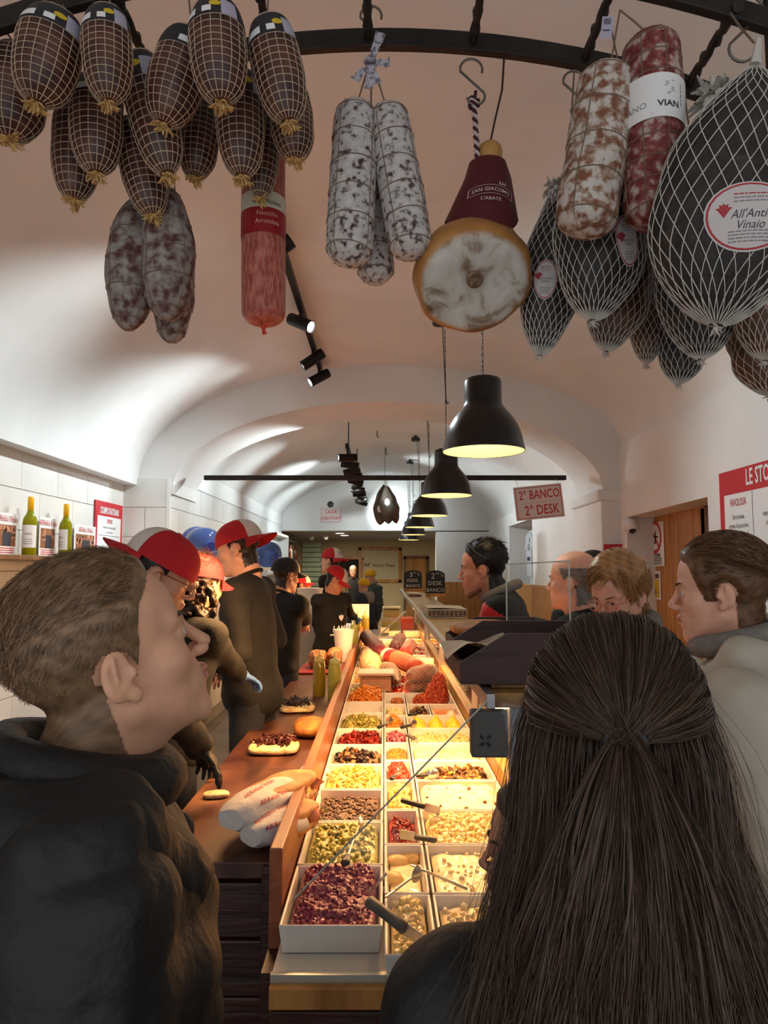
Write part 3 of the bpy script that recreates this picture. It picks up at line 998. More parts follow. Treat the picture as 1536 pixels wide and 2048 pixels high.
pesto = RAMP('artichoke_cream', [(0.3, srgb(140, 138, 48)), (0.5, srgb(192, 184, 88)), (0.75, srgb(224, 214, 140))], scale=60, rough=0.4, bump=0.7, coat=0.2)
pesto2 = F_('artichoke_dark', (92, 92, 28)); mushp = RAMP('mushroom_cream', [(0.35, srgb(52, 38, 30)), (0.55, srgb(120, 92, 76)), (0.75, srgb(172, 140, 118))], scale=130, rough=0.45, bump=0.8)
cheesey = F_('yellow_cheese', (240, 190, 92)); cheesel = F_('pale_yellow_cheese', (250, 216, 140)); eggp = F_('aubergine_skin', (34, 20, 26), 0.3); eggf = F_('aubergine_flesh', (168, 112, 70))
dtom = F_('dried_tomato', (120, 24, 14), 0.35); dtom2 = F_('dried_tomato_bright', (176, 46, 22), 0.35)
artg = F_('artichoke_pale', (206, 190, 100)); artg2 = F_('artichoke_green', (150, 148, 62)); mozz = F_('mozzarella', (248, 226, 186), 0.3, var=0.05, bump=0.05)
cream = RAMP('white_cream', [(0.3, srgb(240, 204, 140)), (0.6, srgb(252, 232, 184))], scale=40, rough=0.35, bump=0.5, coat=0.2)
orange = F_('orange_squash', (240, 150, 40)); redp = F_('red_pepper', (216, 44, 14), 0.3, coat=0.4); beans = F_('bean', (206, 140, 45)); onion = F_('pink_onion', (190, 84, 110))
mushr = F_('fried_mushroom', (120, 76, 36)); mushr2 = F_('fried_courgette', (214, 166, 76)); ndu = F_('spicy_mince', (176, 60, 34)); ndu2 = F_('spicy_mince_light', (214, 104, 62))
carrot = F_('carrot_strip', (236, 136, 52)); butter = F_('butter_scoop', (246, 204, 132), var=0.1, bump=0.2)

rowsA = [PZ(768, y, TRZ).y for y in (1853, 1729, 1642, 1578, 1528, 1489, 1457, 1426, 1403, 1386)]
foodA = [
    ('front tray heaped with purple beet spread', dict(name='beet_spread', label='purple beet spread heaped in the front tray', mats=[purple], base=0.03, peak=0.05, rough=0.010, freq=75, mode='slope', chips=[('cube', 380, 0.002, 0.005, [0])])),
    ('tray of green artichoke cream behind the purple spread', dict(name='artichoke_cream', label='chunky green artichoke cream', mats=[pesto, pesto2], base=0.028, peak=0.035, rough=0.007, mode='slope', chips=[('cube', 260, 0.003, 0.008, [0, 0, 0, 0, 0, 0, 1])])),
    ('tray of grey-brown mushroom spread', dict(name='mushroom_spread', label='grey-brown chopped mushroom spread', mats=[mushp, M('mush_dark', srgb(58, 42, 34), 0.5)], base=0.03, peak=0.018, rough=0.004, mode='flat', chips=[('cube', 330, 0.002, 0.005, [0, 0, 1])])),
    ('tray of yellow cheese strips', dict(name='cheese_strips', label='yellow shredded cheese strips', mats=[cheesey, cheesel], base=0.025, peak=0.035, mode='dome', chips=[('strip', 260, 0.010, 0.024, [0, 1])])),
    ('tray of black-skinned aubergine pieces', dict(name='aubergine_pieces', label='fried aubergine pieces with black skin', mats=[eggp, eggf], base=0.008, peak=0.035, chips=[('leaf', 70, 0.014, 0.026, [0, 0, 1]), ('cube', 40, 0.006, 0.012, [0, 1])])),
    ('tray of dark red sun-dried tomatoes', dict(name='dried_tomatoes', label='dark red sun-dried tomatoes', mats=[dtom, dtom2], base=0.02, peak=0.045, chips=[('leaf', 230, 0.010, 0.020, [0, 0, 1])])),
    ('tray of pale green artichoke hearts', dict(name='artichoke_hearts', label='pale green artichoke hearts', mats=[artg, artg2], base=0.015, peak=0.05, chips=[('leaf', 130, 0.012, 0.022, [0, 1]), ('ball', 60, 0.008, 0.016, [0, 1])])),
    ('shallow tray holding round mozzarellas', None),
    ('tray of orange carrot strips', dict(name='carrot_strips', label='mound of orange carrot strips', mats=[carrot, orange], base=0.02, peak=0.09, mode='dome', chips=[('strip', 200, 0.014, 0.030, [0, 1])])),
]
for k, (lab, food) in enumerate(foodA):
    tray(-0.247, -0.003, rowsA[k] + 0.004, rowsA[k + 1] - 0.004, lab, food)
mz_me = MB().lathe([(0, -0.024), (0.016, -0.023), (0.028, -0.014), (0.031, 0), (0.027, 0.014), (0.014, 0.022), (0, 0.0235)], 20).mesh('mozzarella', mozz)
mdesc = ['leftmost', 'second from the left', 'second from the right', 'rightmost']
for k in range(4):
    o = mkobj('mozzarella', mz_me); o.location = (-0.208 + 0.057 * k, rowsA[7] + 0.085 + 0.01 * (k % 2), 0.885)
    tag(o, f'{mdesc[k]} of the round white mozzarellas in the left column tray', 'cheese', 'mozzarellas in the left tray')

rowsB = [PZ(768, y, TRZ).y for y in (1912, 1787, 1688, 1619, 1560, 1520, 1485, 1456, 1430, 1408, 1386)]
foodB = [
    ('narrow front tray of creamy cheese beside purple spread', dict(name='cheese_cream', label='lumpy yellow cheese cream beside the purple spread', mats=[cream, cheesel], base=0.03, peak=0.04, rough=0.008, mode='slope', chips=[('cube', 120, 0.003, 0.007, [0, 1])])),
    ('narrow tray of butter scoops with a spoon across it', dict(name='butter_spread', label='smooth pale butter layer', mats=[cream], base=0.02, peak=0.01, mode='flat', rough=0.002)),
    ('narrow tray of chopped red tomato', dict(name='chopped_tomato', label='chopped dark red tomato', mats=[dtom2, dtom], base=0.025, peak=0.035, chips=[('strip', 240, 0.005, 0.012, [0, 0, 1])])),
    ('narrow tray of yellow egg crumbs', dict(name='yellow_crumbs', label='crumbled yellow egg and cheese', mats=[cheesel, cheesey], base=0.025, peak=0.035, chips=[('cube', 220, 0.004, 0.010, [0, 1])])),
    ('narrow tray of bright red peppers', dict(name='red_peppers', label='bright red chopped peppers', mats=[redp, dtom2], base=0.022, peak=0.05, chips=[('cube', 150, 0.006, 0.012, [0, 0, 0, 1])])),
    ('narrow tray of tan beans', dict(name='beans', label='small tan beans', mats=[beans, M('bean_dark', srgb(168, 100, 60), 0.4)], base=0.03, peak=0.012, mode='flat', chips=[('ball', 230, 0.005, 0.008, [0, 0, 1])])),
    ('narrow tray of pink pickled onions', dict(name='pickled_onions', label='pink pickled onion slices', mats=[onion, M('onion_pale', srgb(226, 150, 160), 0.35)], base=0.025, peak=0.025, chips=[('strip', 110, 0.010, 0.020, [0, 0, 1])])),
    ('narrow tray of orange squash mash', dict(name='squash_mash', label='bright orange squash mash', mats=[orange], base=0.025, peak=0.05, rough=0.008, chips=[('cube', 80, 0.005, 0.010, [0])])),
    ('narrow tray of pale diced potatoes', dict(name='diced_potatoes', label='pale diced potatoes in the narrow tray', mats=[cheesel, cream], base=0.02, peak=0.03, chips=[('cube', 120, 0.005, 0.009, [0, 1])])),
    ('narrow tray lined with printed paper and a brown truffle', None),
]
for k, (lab, food) in enumerate(foodB):
    x1 = 0.118 if k < 8 else 0.135
    tray(0.001, x1, rowsB[k] + 0.004, rowsB[k + 1] - 0.004, lab, food)
foodC = [
    ('wide front tray half hidden behind the long-haired woman', dict(name='potato_salad', label='pale potato salad in the wide front tray', mats=[cream, cheesel], base=0.03, peak=0.03, mode='flat', chips=[('cube', 120, 0.003, 0.008, [0, 1])])),
    ('wide tray of white stracchino cheese with a fork', dict(name='soft_cheese', label='soft white cheese with spoon marks', mats=[cream, mozz], base=0.035, peak=0.02, mode='flat', rough=0.006, chips=[('cube', 60, 0.002, 0.005, [0, 1])])),
    ('wide tray of yellow crumbly cheese', dict(name='crumbly_cheese', label='yellow crumbly cheese heap', mats=[cheesel, cream], base=0.025, peak=0.035, mode='slope', chips=[('cube', 420, 0.003, 0.008, [0, 1])])),
    ('wide tray of smooth cream cheese with brown flecks', dict(name='cream_cheese', label='smooth cream cheese with brown flecks', mats=[cream, mushr], base=0.03, peak=0.03, mode='slope', rough=0.005, chips=[('cube', 16, 0.002, 0.006, [1])])),
    ('wide tray of fried mushrooms and courgettes', dict(name='fried_vegetables', label='browned fried mushrooms and courgettes', mats=[mushr, mushr2, M('veg_dark', srgb(60, 40, 22), 0.4)], base=0.008, peak=0.045, mode='dome', chips=[('disc', 120, 0.009, 0.018, [0, 1, 2]), ('leaf', 60, 0.010, 0.018, [0, 2])])),
    ('wide tray of white cheese cubes', dict(name='white_cheese_cubes', label='finely diced white cheese', mats=[cream, mozz], base=0.03, peak=0.014, mode='flat', chips=[('cube', 300, 0.004, 0.008, [0, 1])])),
    ('wide tray of pale pasta salad', dict(name='pasta_salad', label='pale yellow pasta salad', mats=[cheesel, cream], base=0.025, peak=0.025, mode='flat', chips=[('strip', 200, 0.007, 0.014, [0, 1])])),
    ('wide tray of whole burrata cheeses', None),
]
for k, (lab, food) in enumerate(foodC):
    tray(0.124, 0.448, rowsB[k] + 0.004, rowsB[k + 1] - 0.004, lab, food)
bu_me = MB().lathe([(0, -0.034), (0.022, -0.033), (0.040, -0.018), (0.043, 0), (0.036, 0.02), (0.018, 0.033), (0.010, 0.040), (0.012, 0.050), (0, 0.052)], 20).mesh('burrata', F_('burrata_skin', (250, 216, 55), 0.3, var=0.06, bump=0.1))
bdesc = ['front left', 'front middle', 'front right', 'back left', 'back middle', 'back right']
for k in range(6):
    o = mkobj('burrata', bu_me); o.location = (0.19 + 0.095 * (k % 3), rowsB[7] + 0.085 + 0.12 * (k // 3), 0.892)
    o.rotation_euler = (random.uniform(-0.3, 0.3), random.uniform(-0.3, 0.3), random.uniform(0, 6))
    tag(o, f'{bdesc[k]} pale yellow burrata in the wide tray', 'cheese', 'burrata in the wide tray')
tray(0.140, 0.275, rowsB[8] + 0.004, rowsB[9] - 0.004, 'small tray of grilled aubergine chips', dict(name='aubergine_chips', label='curled grilled aubergine chips', mats=[mushr, eggf, eggp], base=0.01, peak=0.04, chips=[('leaf', 60, 0.014, 0.024, [0, 1, 2])]))
tray(0.281, 0.448, rowsB[8] + 0.004, rowsB[9] - 0.004, 'small tray of smooth orange sauce', dict(name='orange_sauce', label='smooth bright orange sauce', mats=[F_('orange_sauce', (238, 140, 26), 0.25, var=0.1, bump=0.1, coat=0.4)], base=0.035, peak=0.005, mode='flat', rough=0.001))
tray(0.141, 0.448, rowsB[9] + 0.004, rowsB[10] - 0.004, 'tray below the tall red mince mound')
truf = MB(); 
V_, F__ = qball(8)
tv = V_ * np.array([0.042, 0.05, 0.036]); tv = tv * (1 + wob(V_ * 1.0, 0.10, 6, 3))[:, None]
t = mkobj('truffle', np_mesh('truffle', tv, F__, RAMP('truffle_skin', [(0.3, srgb(110, 52, 22)), (0.7, srgb(206, 120, 60))], scale=50, rough=0.5, bump=0.5)))
t.location = (0.085, (rowsB[9] + rowsB[10]) / 2, 0.895); tag(t, 'round brown truffle on printed paper in the narrow tray', 'truffle')
# tall mound of spicy red mince (nduja)
s_ = SDF((-0.11, -0.09, 0), (0.11, 0.09, 0.22), 0.006)
s_.ell((0.04, 0.0, 0.06), (0.075, 0.07, 0.10), 0.02).ell((0.055, 0.0, 0.13), (0.045, 0.045, 0.085), 0.02).ell((-0.05, 0, 0.03), (0.06, 0.06, 0.05), 0.03)
V, F = s_.nets(); N = vnormals(V, F)
pos = V[RNG.integers(0, len(V), 900)]
CV, CF = chips('ball', pos, 0.005, 0.009, RNG)
VV, FF, mi = join([(V, F, 0), (CV, CF, np.repeat(RNG.choice([0, 1], 900), len(CF) // 900))])
o = mkobj('mince_mound', np_mesh('mince_mound', VV, FF, [ndu, ndu2], mi)); o.location = (0.30, (rowsB[9] + rowsB[10]) / 2, 0.866)
tag(o, 'tall mound of red spicy mince standing in its tray', 'meat', kind='stuff')

# spoons, tongs and knives with black handles
def utensil(name, label, cat, a, b_, handle_len, head='blade', r=0.011, hm=black_plastic, w=0.014):
    """a = tip of the handle, b_ = tip of the metal end, both world points"""
    a = Vector(a); b_ = Vector(b_); d = (b_ - a); L = d.length; d.normalize()
    t = thing(name, label, cat, a)
    t.rotation_euler = d.to_track_quat('Z', 'X').to_euler()
    MB().tube([(0, 0, 0), (0, 0, 0.004), (0, 0, handle_len * 0.5), (0, 0, handle_len - 0.004), (0, 0, handle_len)], [r * 0.7, r, r * 0.92, r, r * 0.6], 10, flat=0.7).obj('handle', hm, t)
    if head == 'blade':
        MB().box((-w, -0.0012, handle_len - 0.002), (w, 0.0012, L)).obj('blade', steel, t, smooth=False, bevel=0.001)
    elif head == 'spoon':
        MB().tube([(0, 0, handle_len - 0.003), (0, 0, L - 0.05)], [0.004, 0.003], 8).obj('shank', steel, t)
        b = MB()
        b.grid(lambda u, v: Vector((0.022 * math.sin(2 * PI * u) * v, 0.012 * (1 - v * v) , L - 0.028 + 0.030 * math.cos(2 * PI * u) * v)), 20, 5, cu=True)
        b.grid(lambda u, v: Vector((0.022 * math.sin(2 * PI * u) * v, 0.012 * (1 - v * v) - 0.0012, L - 0.028 + 0.030 * math.cos(2 * PI * u) * v)), 20, 5, cu=True, flip=True)
        b.obj('bowl', steel, t)
    return t
def TP(px, py, z=0.94): return PZ(px, py, z)
grey_handle = M('worn_grey_handle', (0.10, 0.09, 0.08), 0.45, var=0.3, scale=40)
UT = [
    ('serving_spoon', 'dark-handled spoon with its handle resting over the purple spread tray', (735, 1800, 0.985), (840, 1880, 0.93), 0.11, 'blade', grey_handle, 0.017),
    ('serving_spoon', 'short black handle on the rim between purple and green trays', (690, 1727, 0.955), (722, 1640, 0.95), 0.05, 'spoon', black_plastic, 0.013),
    ('serving_spoon', 'grey-handled spatula lying over the chopped red tomato tray', (872, 1681, 0.955), (800, 1668, 0.95), 0.07, 'blade', grey_handle, 0.012),
    ('serving_spoon', 'black-handled spatula stuck in the yellow crumbs', (802, 1600, 0.965), (880, 1622, 0.94), 0.085, 'blade', black_plastic, 0.013),
    ('serving_spoon', 'short black spoon handle in the red peppers', (783, 1558, 0.95), (800, 1540, 0.94), 0.045, 'spoon', black_plastic, 0.011),
    ('serving_spoon', 'black spoon lying in the fried mushrooms', (832, 1552, 0.945), (878, 1547, 0.945), 0.05, 'spoon', black_plastic, 0.010),
    ('serving_spoon', 'black tong handle beside the orange squash tray, left one', (757, 1455, 0.96), (785, 1440, 0.95), 0.10, 'spoon', black_plastic, 0.012),
    ('serving_spoon', 'black spoon handle resting between squash and burrata trays', (803, 1455, 0.96), (833, 1446, 0.95), 0.10, 'spoon', black_plastic, 0.012),
    ('serving_spoon', 'black spoon handle beside the pasta salad tray', (815, 1470, 0.955), (836, 1482, 0.95), 0.07, 'blade', grey_handle, 0.012),
    ('serving_spoon', 'black handle at the corner of the burrata tray', (817, 1430, 0.955), (833, 1428, 0.95), 0.07, 'blade', black_plastic, 0.011),
]
for n_, lab, a, c, hl_, hd, hm, rr_ in UT:
    utensil(n_, lab, 'utensil', TP(*a), TP(*c), hl_, hd, r=rr_, hm=hm)
utensil('spoon', 'steel spoon lying across the butter scoops tray', 'spoon', TP(770, 1795, 0.93), TP(845, 1740, 0.93), 0.05, 'spoon', r=0.004, hm=steel)
utensil('fork', 'steel fork handle lying over the soft white cheese', 'fork', TP(822, 1730, 0.94), TP(935, 1778, 0.94), 0.06, 'blade', r=0.004, hm=steel, w=0.004)
utensil('knife', 'steel table knife standing in the purple spread', 'knife', TP(775, 1745, 0.99), TP(735, 1790, 0.93), 0.06, 'blade', r=0.005, hm=steel, w=0.008)
bs = MB().lathe([(0, -0.02), (0.025, -0.018), (0.035, 0.0), (0.028, 0.016), (0, 0.022)], 18).mesh('butter_scoop', butter)
for k, (px, py, lab) in enumerate([(795, 1722, 'left back'), (822, 1716, 'right back'), (783, 1758, 'front left')]):
    o = mkobj('butter_scoop', bs); o.location = TP(px, py, 0.885); o.scale = (1, 0.9, 0.8)
    tag(o, f'{lab} rounded butter scoop in the narrow tray', 'butter', 'butter scoops')

# ================================================================== HANGING MEATS
net_m = M('cotton_net', srgb(196, 172, 146), 0.8)
net_w = M('white_net', srgb(206, 200, 190), 0.8)
twine_m = M('twine', srgb(120, 100, 82), 0.85)
tuft_m = M('casing_tuft', srgb(206, 166, 104), 0.7, var=0.3, scale=60)
dark_meat = RAMP('cured_dark_meat', [(0.3, srgb(30, 16, 14)), (0.52, srgb(78, 40, 32)), (0.75, srgb(124, 76, 58))], scale=14, rough=0.45, bump=0.35)
mould = RAMP('salami_mould', [(0.34, srgb(64, 48, 46)), (0.41, srgb(130, 118, 114)), (0.47, srgb(186, 180, 176)), (0.75, srgb(214, 208, 204))], scale=62, detail=8, rough=0.85, bump=0.5)
mould_red = RAMP('salami_mould_red', [(0.34, srgb(84, 48, 44)), (0.44, srgb(112, 88, 84)), (0.53, srgb(142, 132, 126)), (0.78, srgb(176, 168, 162))], scale=40, detail=9, rough=0.85, bump=0.5)
mould_rose = RAMP('salami_mould_rose', [(0.40, srgb(104, 34, 34)), (0.52, srgb(136, 72, 68)), (0.60, srgb(172, 148, 142)), (0.8, srgb(200, 184, 178))], scale=42, detail=9, rough=0.8, bump=0.5)
mould_brown = RAMP('salami_mould_brown', [(0.40, srgb(126, 78, 58)), (0.50, srgb(166, 142, 124)), (0.56, srgb(196, 186, 178)), (0.8, srgb(214, 206, 200))], scale=46, detail=9, rough=0.85, bump=0.5)
black_paper = M('black_paper', (0.02, 0.019, 0.022), 0.5)
speck_m = RAMP('pepper_crust', [(0.3, srgb(20, 16, 15)), (0.6, srgb(44, 36, 32)), (0.8, srgb(78, 64, 54))], scale=30, detail=8, rough=0.6, bump=0.6)
speck_brown = RAMP('smoked_crust', [(0.3, srgb(58, 32, 20)), (0.6, srgb(104, 62, 38)), (0.8, srgb(140, 92, 60))], scale=12, detail=8, rough=0.5, bump=0.5)
yellow_print = M('yellow_print', srgb(214, 180, 40), 0.6)
lilac_paper = M('lilac_paper', srgb(176, 172, 190), 0.6)
hook_m = M('hook_steel', (0.20, 0.18, 0.16), 0.35, 0.9)

def hang_frame(top, bot, roll=0.0):
    """matrix: local -Z runs from the top to the bottom, local -Y looks to the shop front"""
    top, bot = Vector(top), Vector(bot)
    z = (top - bot).normalized()
    x = Vector((1, 0, 0)); x = (x - z * x.dot(z)).normalized()
    y = z.cross(x)
    m = Matrix((x, y, z)).transposed().to_4x4()
    return Matrix.Translation(top) @ m @ Matrix.Rotation(roll, 4, 'Z')
class Solid:
    """a cured piece: radius r(t) along t, 0 at the top to 1 at the bottom"""
    def __init__(s, L, rad, prof, ex=1.0, ey=1.0, bend=0.0, lump=0.03, seed=1, lf=3):
        s.L, s.rad, s.prof, s.ex, s.ey, s.bend = L, rad, prof, ex, ey, bend
        r = random.Random(seed)
        s.w = [(r.uniform(-1, 1) * lump, r.randint(1, lf), r.uniform(0.5, 3.5), r.uniform(0, 6.28)) for _ in range(5)]
    def pt(s, t, th, off=0.0):
        t = min(max(t, 0.0), 1.0)
        k = 1 + sum(a * math.sin(n * th + f * 2 * PI * t + p) for a, n, f, p in s.w)
        rr = s.rad * s.prof(t) * k
        zz = -s.L * t
        if off:
            d = 0.01
            sl = s.rad * (s.prof(min(1, t + d)) - s.prof(max(0, t - d))) / (2 * d * s.L)
            g = 1 / math.sqrt(1 + sl * sl)
            rr += off * g; zz += off * g * sl
        return Vector((rr * s.ex * math.cos(th), rr * s.ey * math.sin(th) + s.bend * (math.sin(PI * t)), zz))
    def body(s, nt=30, nth=28):
        ts = [0.5 - 0.5 * math.cos(PI * i / (nt - 1)) for i in range(nt)]
        b = MB(); b.grid(lambda u, v: s.pt(ts[int(round(v * (nt - 1)))], 2 * PI * u), nth, nt, cu=True, flip=True)
        return b
    def ring(s, b, t, r, n=28, off=0.0, tilt=0.0):
        b.tube([s.pt(t + tilt * math.cos(2 * PI * i / n), 2 * PI * i / n, off) for i in range(n)], r, 4, closed=True)
    def mer(s, b, th, r, t0=0.01, t1=0.99, n=26, off=0.0, twist=0.0):
        b.tube([s.pt(t0 + (t1 - t0) * i / (n - 1), th + twist * i / (n - 1), off) for i in range(n)], r, 4, cap=False)
    def surf(s, t0, th0, off=0.001):
        """map label-plane metres to the surface, a to the right and b up"""
        rr = max(s.rad * s.prof(t0), 0.02)
        return lambda a, c: s.pt(t0 - c / s.L, th0 + a / (rr * s.ex), off)
    def patch(s, b, t0, th0, a0, b0, a1, b1, mi=0, off=0.0012, n=8):
        f = s.surf(t0, th0, off)
        b.grid(lambda u, v: f(a0 + (a1 - a0) * u, b0 + (b1 - b0) * v), n, n, mi=mi)
    def oval(s, b, t0, th0, ra, rb, mi=0, off=0.0014, rot=0.0, ring=None, n=28):
        f = s.surf(t0, th0, off)
        def q(rho, a):
            x, y = ra * rho * math.cos(a), rb * rho * math.sin(a)
            return f(x * math.cos(rot) - y * math.sin(rot), x * math.sin(rot) + y * math.cos(rot))
        lo, hi = ring if ring else (0.0, 1.0)
        b.grid(lambda u, v: q(lo + (hi - lo) * v, 2 * PI * u), n, 2 if ring else 5, cu=True, mi=mi)

def p_fiocco(t):
    t = min(max(t, 0), 1) ** 0.92
    return max(0.0, 1 - abs(2 * t - 1) ** 2.7) ** 0.47
def p_salami(t):
    e = 0.13
    if t < e: return math.sqrt(max(0, 1 - ((e - t) / e) ** 2)) * 0.96 + 0.0
    if t > 1 - e * 0.9: return math.sqrt(max(0, 1 - ((t - 1 + e * 0.9) / (e * 0.9)) ** 2))
    return 0.96 + 0.04 * math.sin(PI * (t - e))
def p_pear(t):
    return max(0.0, math.sin(PI * min(max(t, 0), 1) ** 1.25)) ** 0.62

def p_fat(t):
    t = min(max(t, 0), 1) ** 1.15
    return max(0.0, 1 - abs(2 * t - 1) ** 2.4) ** 0.5

def tuft(b, c, r, n=26, seed=0, spread=1.0):
    rr = random.Random(seed)
    for _ in range(n):
        d = Vector((rr.gauss(0, 1), rr.gauss(0, 1), rr.gauss(-0.6, 0.7) * spread)).normalized()
        p0 = Vector(c); p1 = p0 + d * r * rr.uniform(0.4, 1.0)
        b.tube([p0, (p0 + p1) / 2 + Vector((rr.gauss(0, .1), rr.gauss(0, .1), 0)) * r, p1], [r * 0.22, r * 0.16, r * 0.05], 4, cap=False, flat=0.5)

# ---- netted cured ham pieces (two mesh variants shared by the cluster)
FI_L = 0.24
def fiocco_meshes(seed, rad, band):
    s = Solid(FI_L, rad, p_fiocco, lump=0.02, seed=seed)
    body = s.body(26, 28).mesh('meat', dark_meat)
    b = MB()
    for k in range(18): s.mer(b, 2 * PI * k / 18, 0.0011, 0.03, 0.985, off=0.0006)
    for k in range(15): s.ring(b, 0.07 + 0.063 * k, 0.0011, off=0.0006)
    net = b.mesh('netting', net_m)
    b = MB(); tuft(b, (0, 0, -FI_L + 0.004), 0.036, 44, seed)
    tf = b.mesh('casing_end', tuft_m)
    bd = st = None
    if band:
        b = MB()
        b.grid(lambda u, v: s.pt(0.10 + 0.22 * v, 2 * PI * u, 0.0022), 30, 8, cu=True, flip=True)
        bd = b.mesh('paper_band', black_paper)
        b = MB()
        th = -PI / 2
        s.patch(b, 0.30, th - 0.75, -0.022, 0, 0.022, 0.016, 0, 0.003)
        s.patch(b, 0.30, th + 0.05, -0.010, 0, 0.010, 0.014, 0, 0.003)
        s.oval(b, 0.22, th + 0.35, 0.012, 0.007, 1, 0.003)
        s.patch(b, 0.31, th + 0.85, -0.018, -0.004, 0.018, 0.034, 2, 0.003)
        st = b.mesh('sticker', [white_paper, yellow_print, lilac_paper])
    return body, net, tf, bd, st
FI = [fiocco_meshes(3, 0.062, True), fiocco_meshes(8, 0.062, False)]
# top px, bottom px, width px, depth, roll
fio = [
    ((118, 22), (72, 208), 122, 1.47, 0.3, 0, 'with a yellow sticker and black band, upper left corner'),
    ((213, 15), (217, 206), 96, 1.46, 0.1, 0, 'hanging upper left beside the one with yellow sticker'),
    ((40, 95), (18, 280), 122, 1.60, 0.0, 1, 'cut off by the left edge of the photo'),
    ((432, 5), (442, 207), 112, 1.46, -0.2, 0, 'with a pale label, at the top of the cluster'),
    ((535, 35), (578, 246), 100, 1.50, 0.0, 0, 'with a yellow sticker on the right of the cluster top'),
    ((385, 62), (325, 250), 108, 1.56, 1.2, 0, 'tilted with a dark sleeve in the cluster middle'),
    ((195, 150), (192, 348), 100, 1.63, 0.6, 0, 'in the second row, below the tall upper left one'),
    ((275, 105), (335, 350), 96, 1.62, -0.4, 0, 'in the second row left of centre, with white sticker'),
    ((158, 190), (148, 402), 92, 1.74, 1.0, 1, 'lowest at the left end of the cluster'),
    ((262, 235), (307, 434), 86, 1.72, 0.2, 1, 'lowest in the middle, over the mouldy salamis'),
    ((408, 190), (390, 358), 78, 1.74, 0.4, 1, 'short one hanging at the back of the middle'),
    ((478, 140), (484, 354), 94, 1.63, 0.2, 0, 'in the second row right of centre'),
    ((536, 200), (520, 398), 64, 1.76, 0.0, 1, 'thin one in front of the red sausage'),
    ((575, 165), (592, 322), 86, 1.66, 0.5, 1, 'at the far right end of the cluster'),
]
for i, (a, c, w, d, roll, var, lab) in enumerate(fio):
    top, bot = P(a[0], a[1], d), P(c[0], c[1], d)
    dist = (top + bot) / 2
    depth = dist.y * math.cos(TILT) + (dist.z - CAM_Z) * math.sin(TILT)
    L = (top - bot).length
    rad = w / 2 * depth / FPX
    t = thing('netted_ham', f'netted cured ham piece {lab}', 'cured meat', group='netted cured ham pieces')
    t.matrix_basis = hang_frame(top, bot, roll) @ Matrix.Diagonal((rad / 0.062, rad / 0.062, L / FI_L, 1))
    bd_ = FI[var]
    mkobj('meat', bd_[0], t); mkobj('netting', bd_[1], t); mkobj('casing_end', bd_[2], t)
    if bd_[3]:
        p_ = mkobj('paper_band', bd_[3], t); mkobj('sticker', bd_[4], p_)
    # string up to the rack
    z1 = rkz(top.x)
    pend = Vector((top.x, RK2 if d > 1.6 else RK1, z1))
    MB().tube([top + Vector((0, 0, -0.01)), top.lerp(pend, 0.5), pend], 0.0022, 5).obj('string', twine_m, t, world=True)

# ---- salamis
def salami(label, a, c, w, d0, d1, mat, seed, prof=p_salami, bend=0.0, rings=6, string=True, group=None, hang=None, lump=0.02, mers=4):
    top, bot = P(a[0], a[1], d0), P(c[0], c[1], d1)
    mid = (top + bot) / 2
    depth = mid.y * math.cos(TILT) + (mid.z - CAM_Z) * math.sin(TILT)
    L = (top - bot).length; rad = w / 2 * depth / FPX
    t = thing('salami', label, 'salami', group=group)
    t.matrix_basis = hang_frame(top, bot)
    s = Solid(L, rad, prof, bend=bend, lump=lump, seed=seed)
    s.body(40, 32).obj('casing', mat, t)
    b = MB()
    if string:
        for k in range(rings): s.ring(b, 0.08 + 0.84 * k / max(1, rings - 1), 0.0016, off=0.0004, tilt=random.uniform(-0.012, 0.012))
        for k in range(mers): s.mer(b, 2 * PI * k / mers + 0.9, 0.0015, 0.0, 0.99, off=0.0004)
        b.obj('string', twine_m, t)
    if hang is not None:
        h = Vector(hang)
        MB().tube([top + Vector((0, 0, -0.004)), top.lerp(h, 0.5), h], 0.0022, 5).obj('hanging_string', twine_m, t, world=True)
    return t, s
G1 = P(742, 118, 1.74)
salami('white mouldy salami, left one of the three hanging mid-ceiling', (714, 205), (697, 531), 94, 1.74, 1.70, mould, 11, hang=G1, group='white mouldy salamis mid-ceiling')
salami('white mouldy salami, right slanting one of the three mid-ceiling', (772, 210), (826, 517), 88, 1.74, 1.70, mould, 12, hang=G1, group='white mouldy salamis mid-ceiling')
salami('white mouldy salami hanging lowest behind the mid-ceiling pair', (742, 300), (752, 568), 74, 1.84, 1.82, mould, 13, hang=G1 + Vector((0, 0.03, 0)), group='white mouldy salamis mid-ceiling')
G2 = P(330, 105, 1.80)
salami('grey mouldy fat salami, left of the pair under the ham cluster', (275, 395), (256, 662), 92, 1.84, 1.84, mould_red, 21, bend=-0.01, prof=p_fat, lump=0.045, hang=G2, rings=5, group='fat salamis under the ham cluster')
salami('grey mouldy fat salami, right of the pair under the ham cluster', (334, 372), (338, 642), 104, 1.80, 1.80, mould_red, 22, prof=p_fat, lump=0.045, hang=G2, rings=5, group='fat salamis under the ham cluster')
salami('fat salami tip showing lowest behind the grey pair', (352, 450), (342, 686), 82, 1.92, 1.92, mould_red, 23, prof=p_fat, lump=0.045, hang=G2 + Vector((0, 0.05, 0)), rings=5, group='fat salamis under the ham cluster')
G3 = P(1240, 20, 1.52)
salami('brown-flecked white salami hanging beside the labelled one, right side', (1220, 135), (1166, 470), 122, 1.52, 1.50, mould_brown, 31, hang=G3, rings=5, group='salamis at upper right')
sal, ss = salami('rosy salami with a white paper label band, upper right', (1300, 68), (1312, 458), 120, 1.50, 1.48, mould_rose, 32, hang=G3, rings=9, mers=8, group='salamis at upper right')
b = MB()
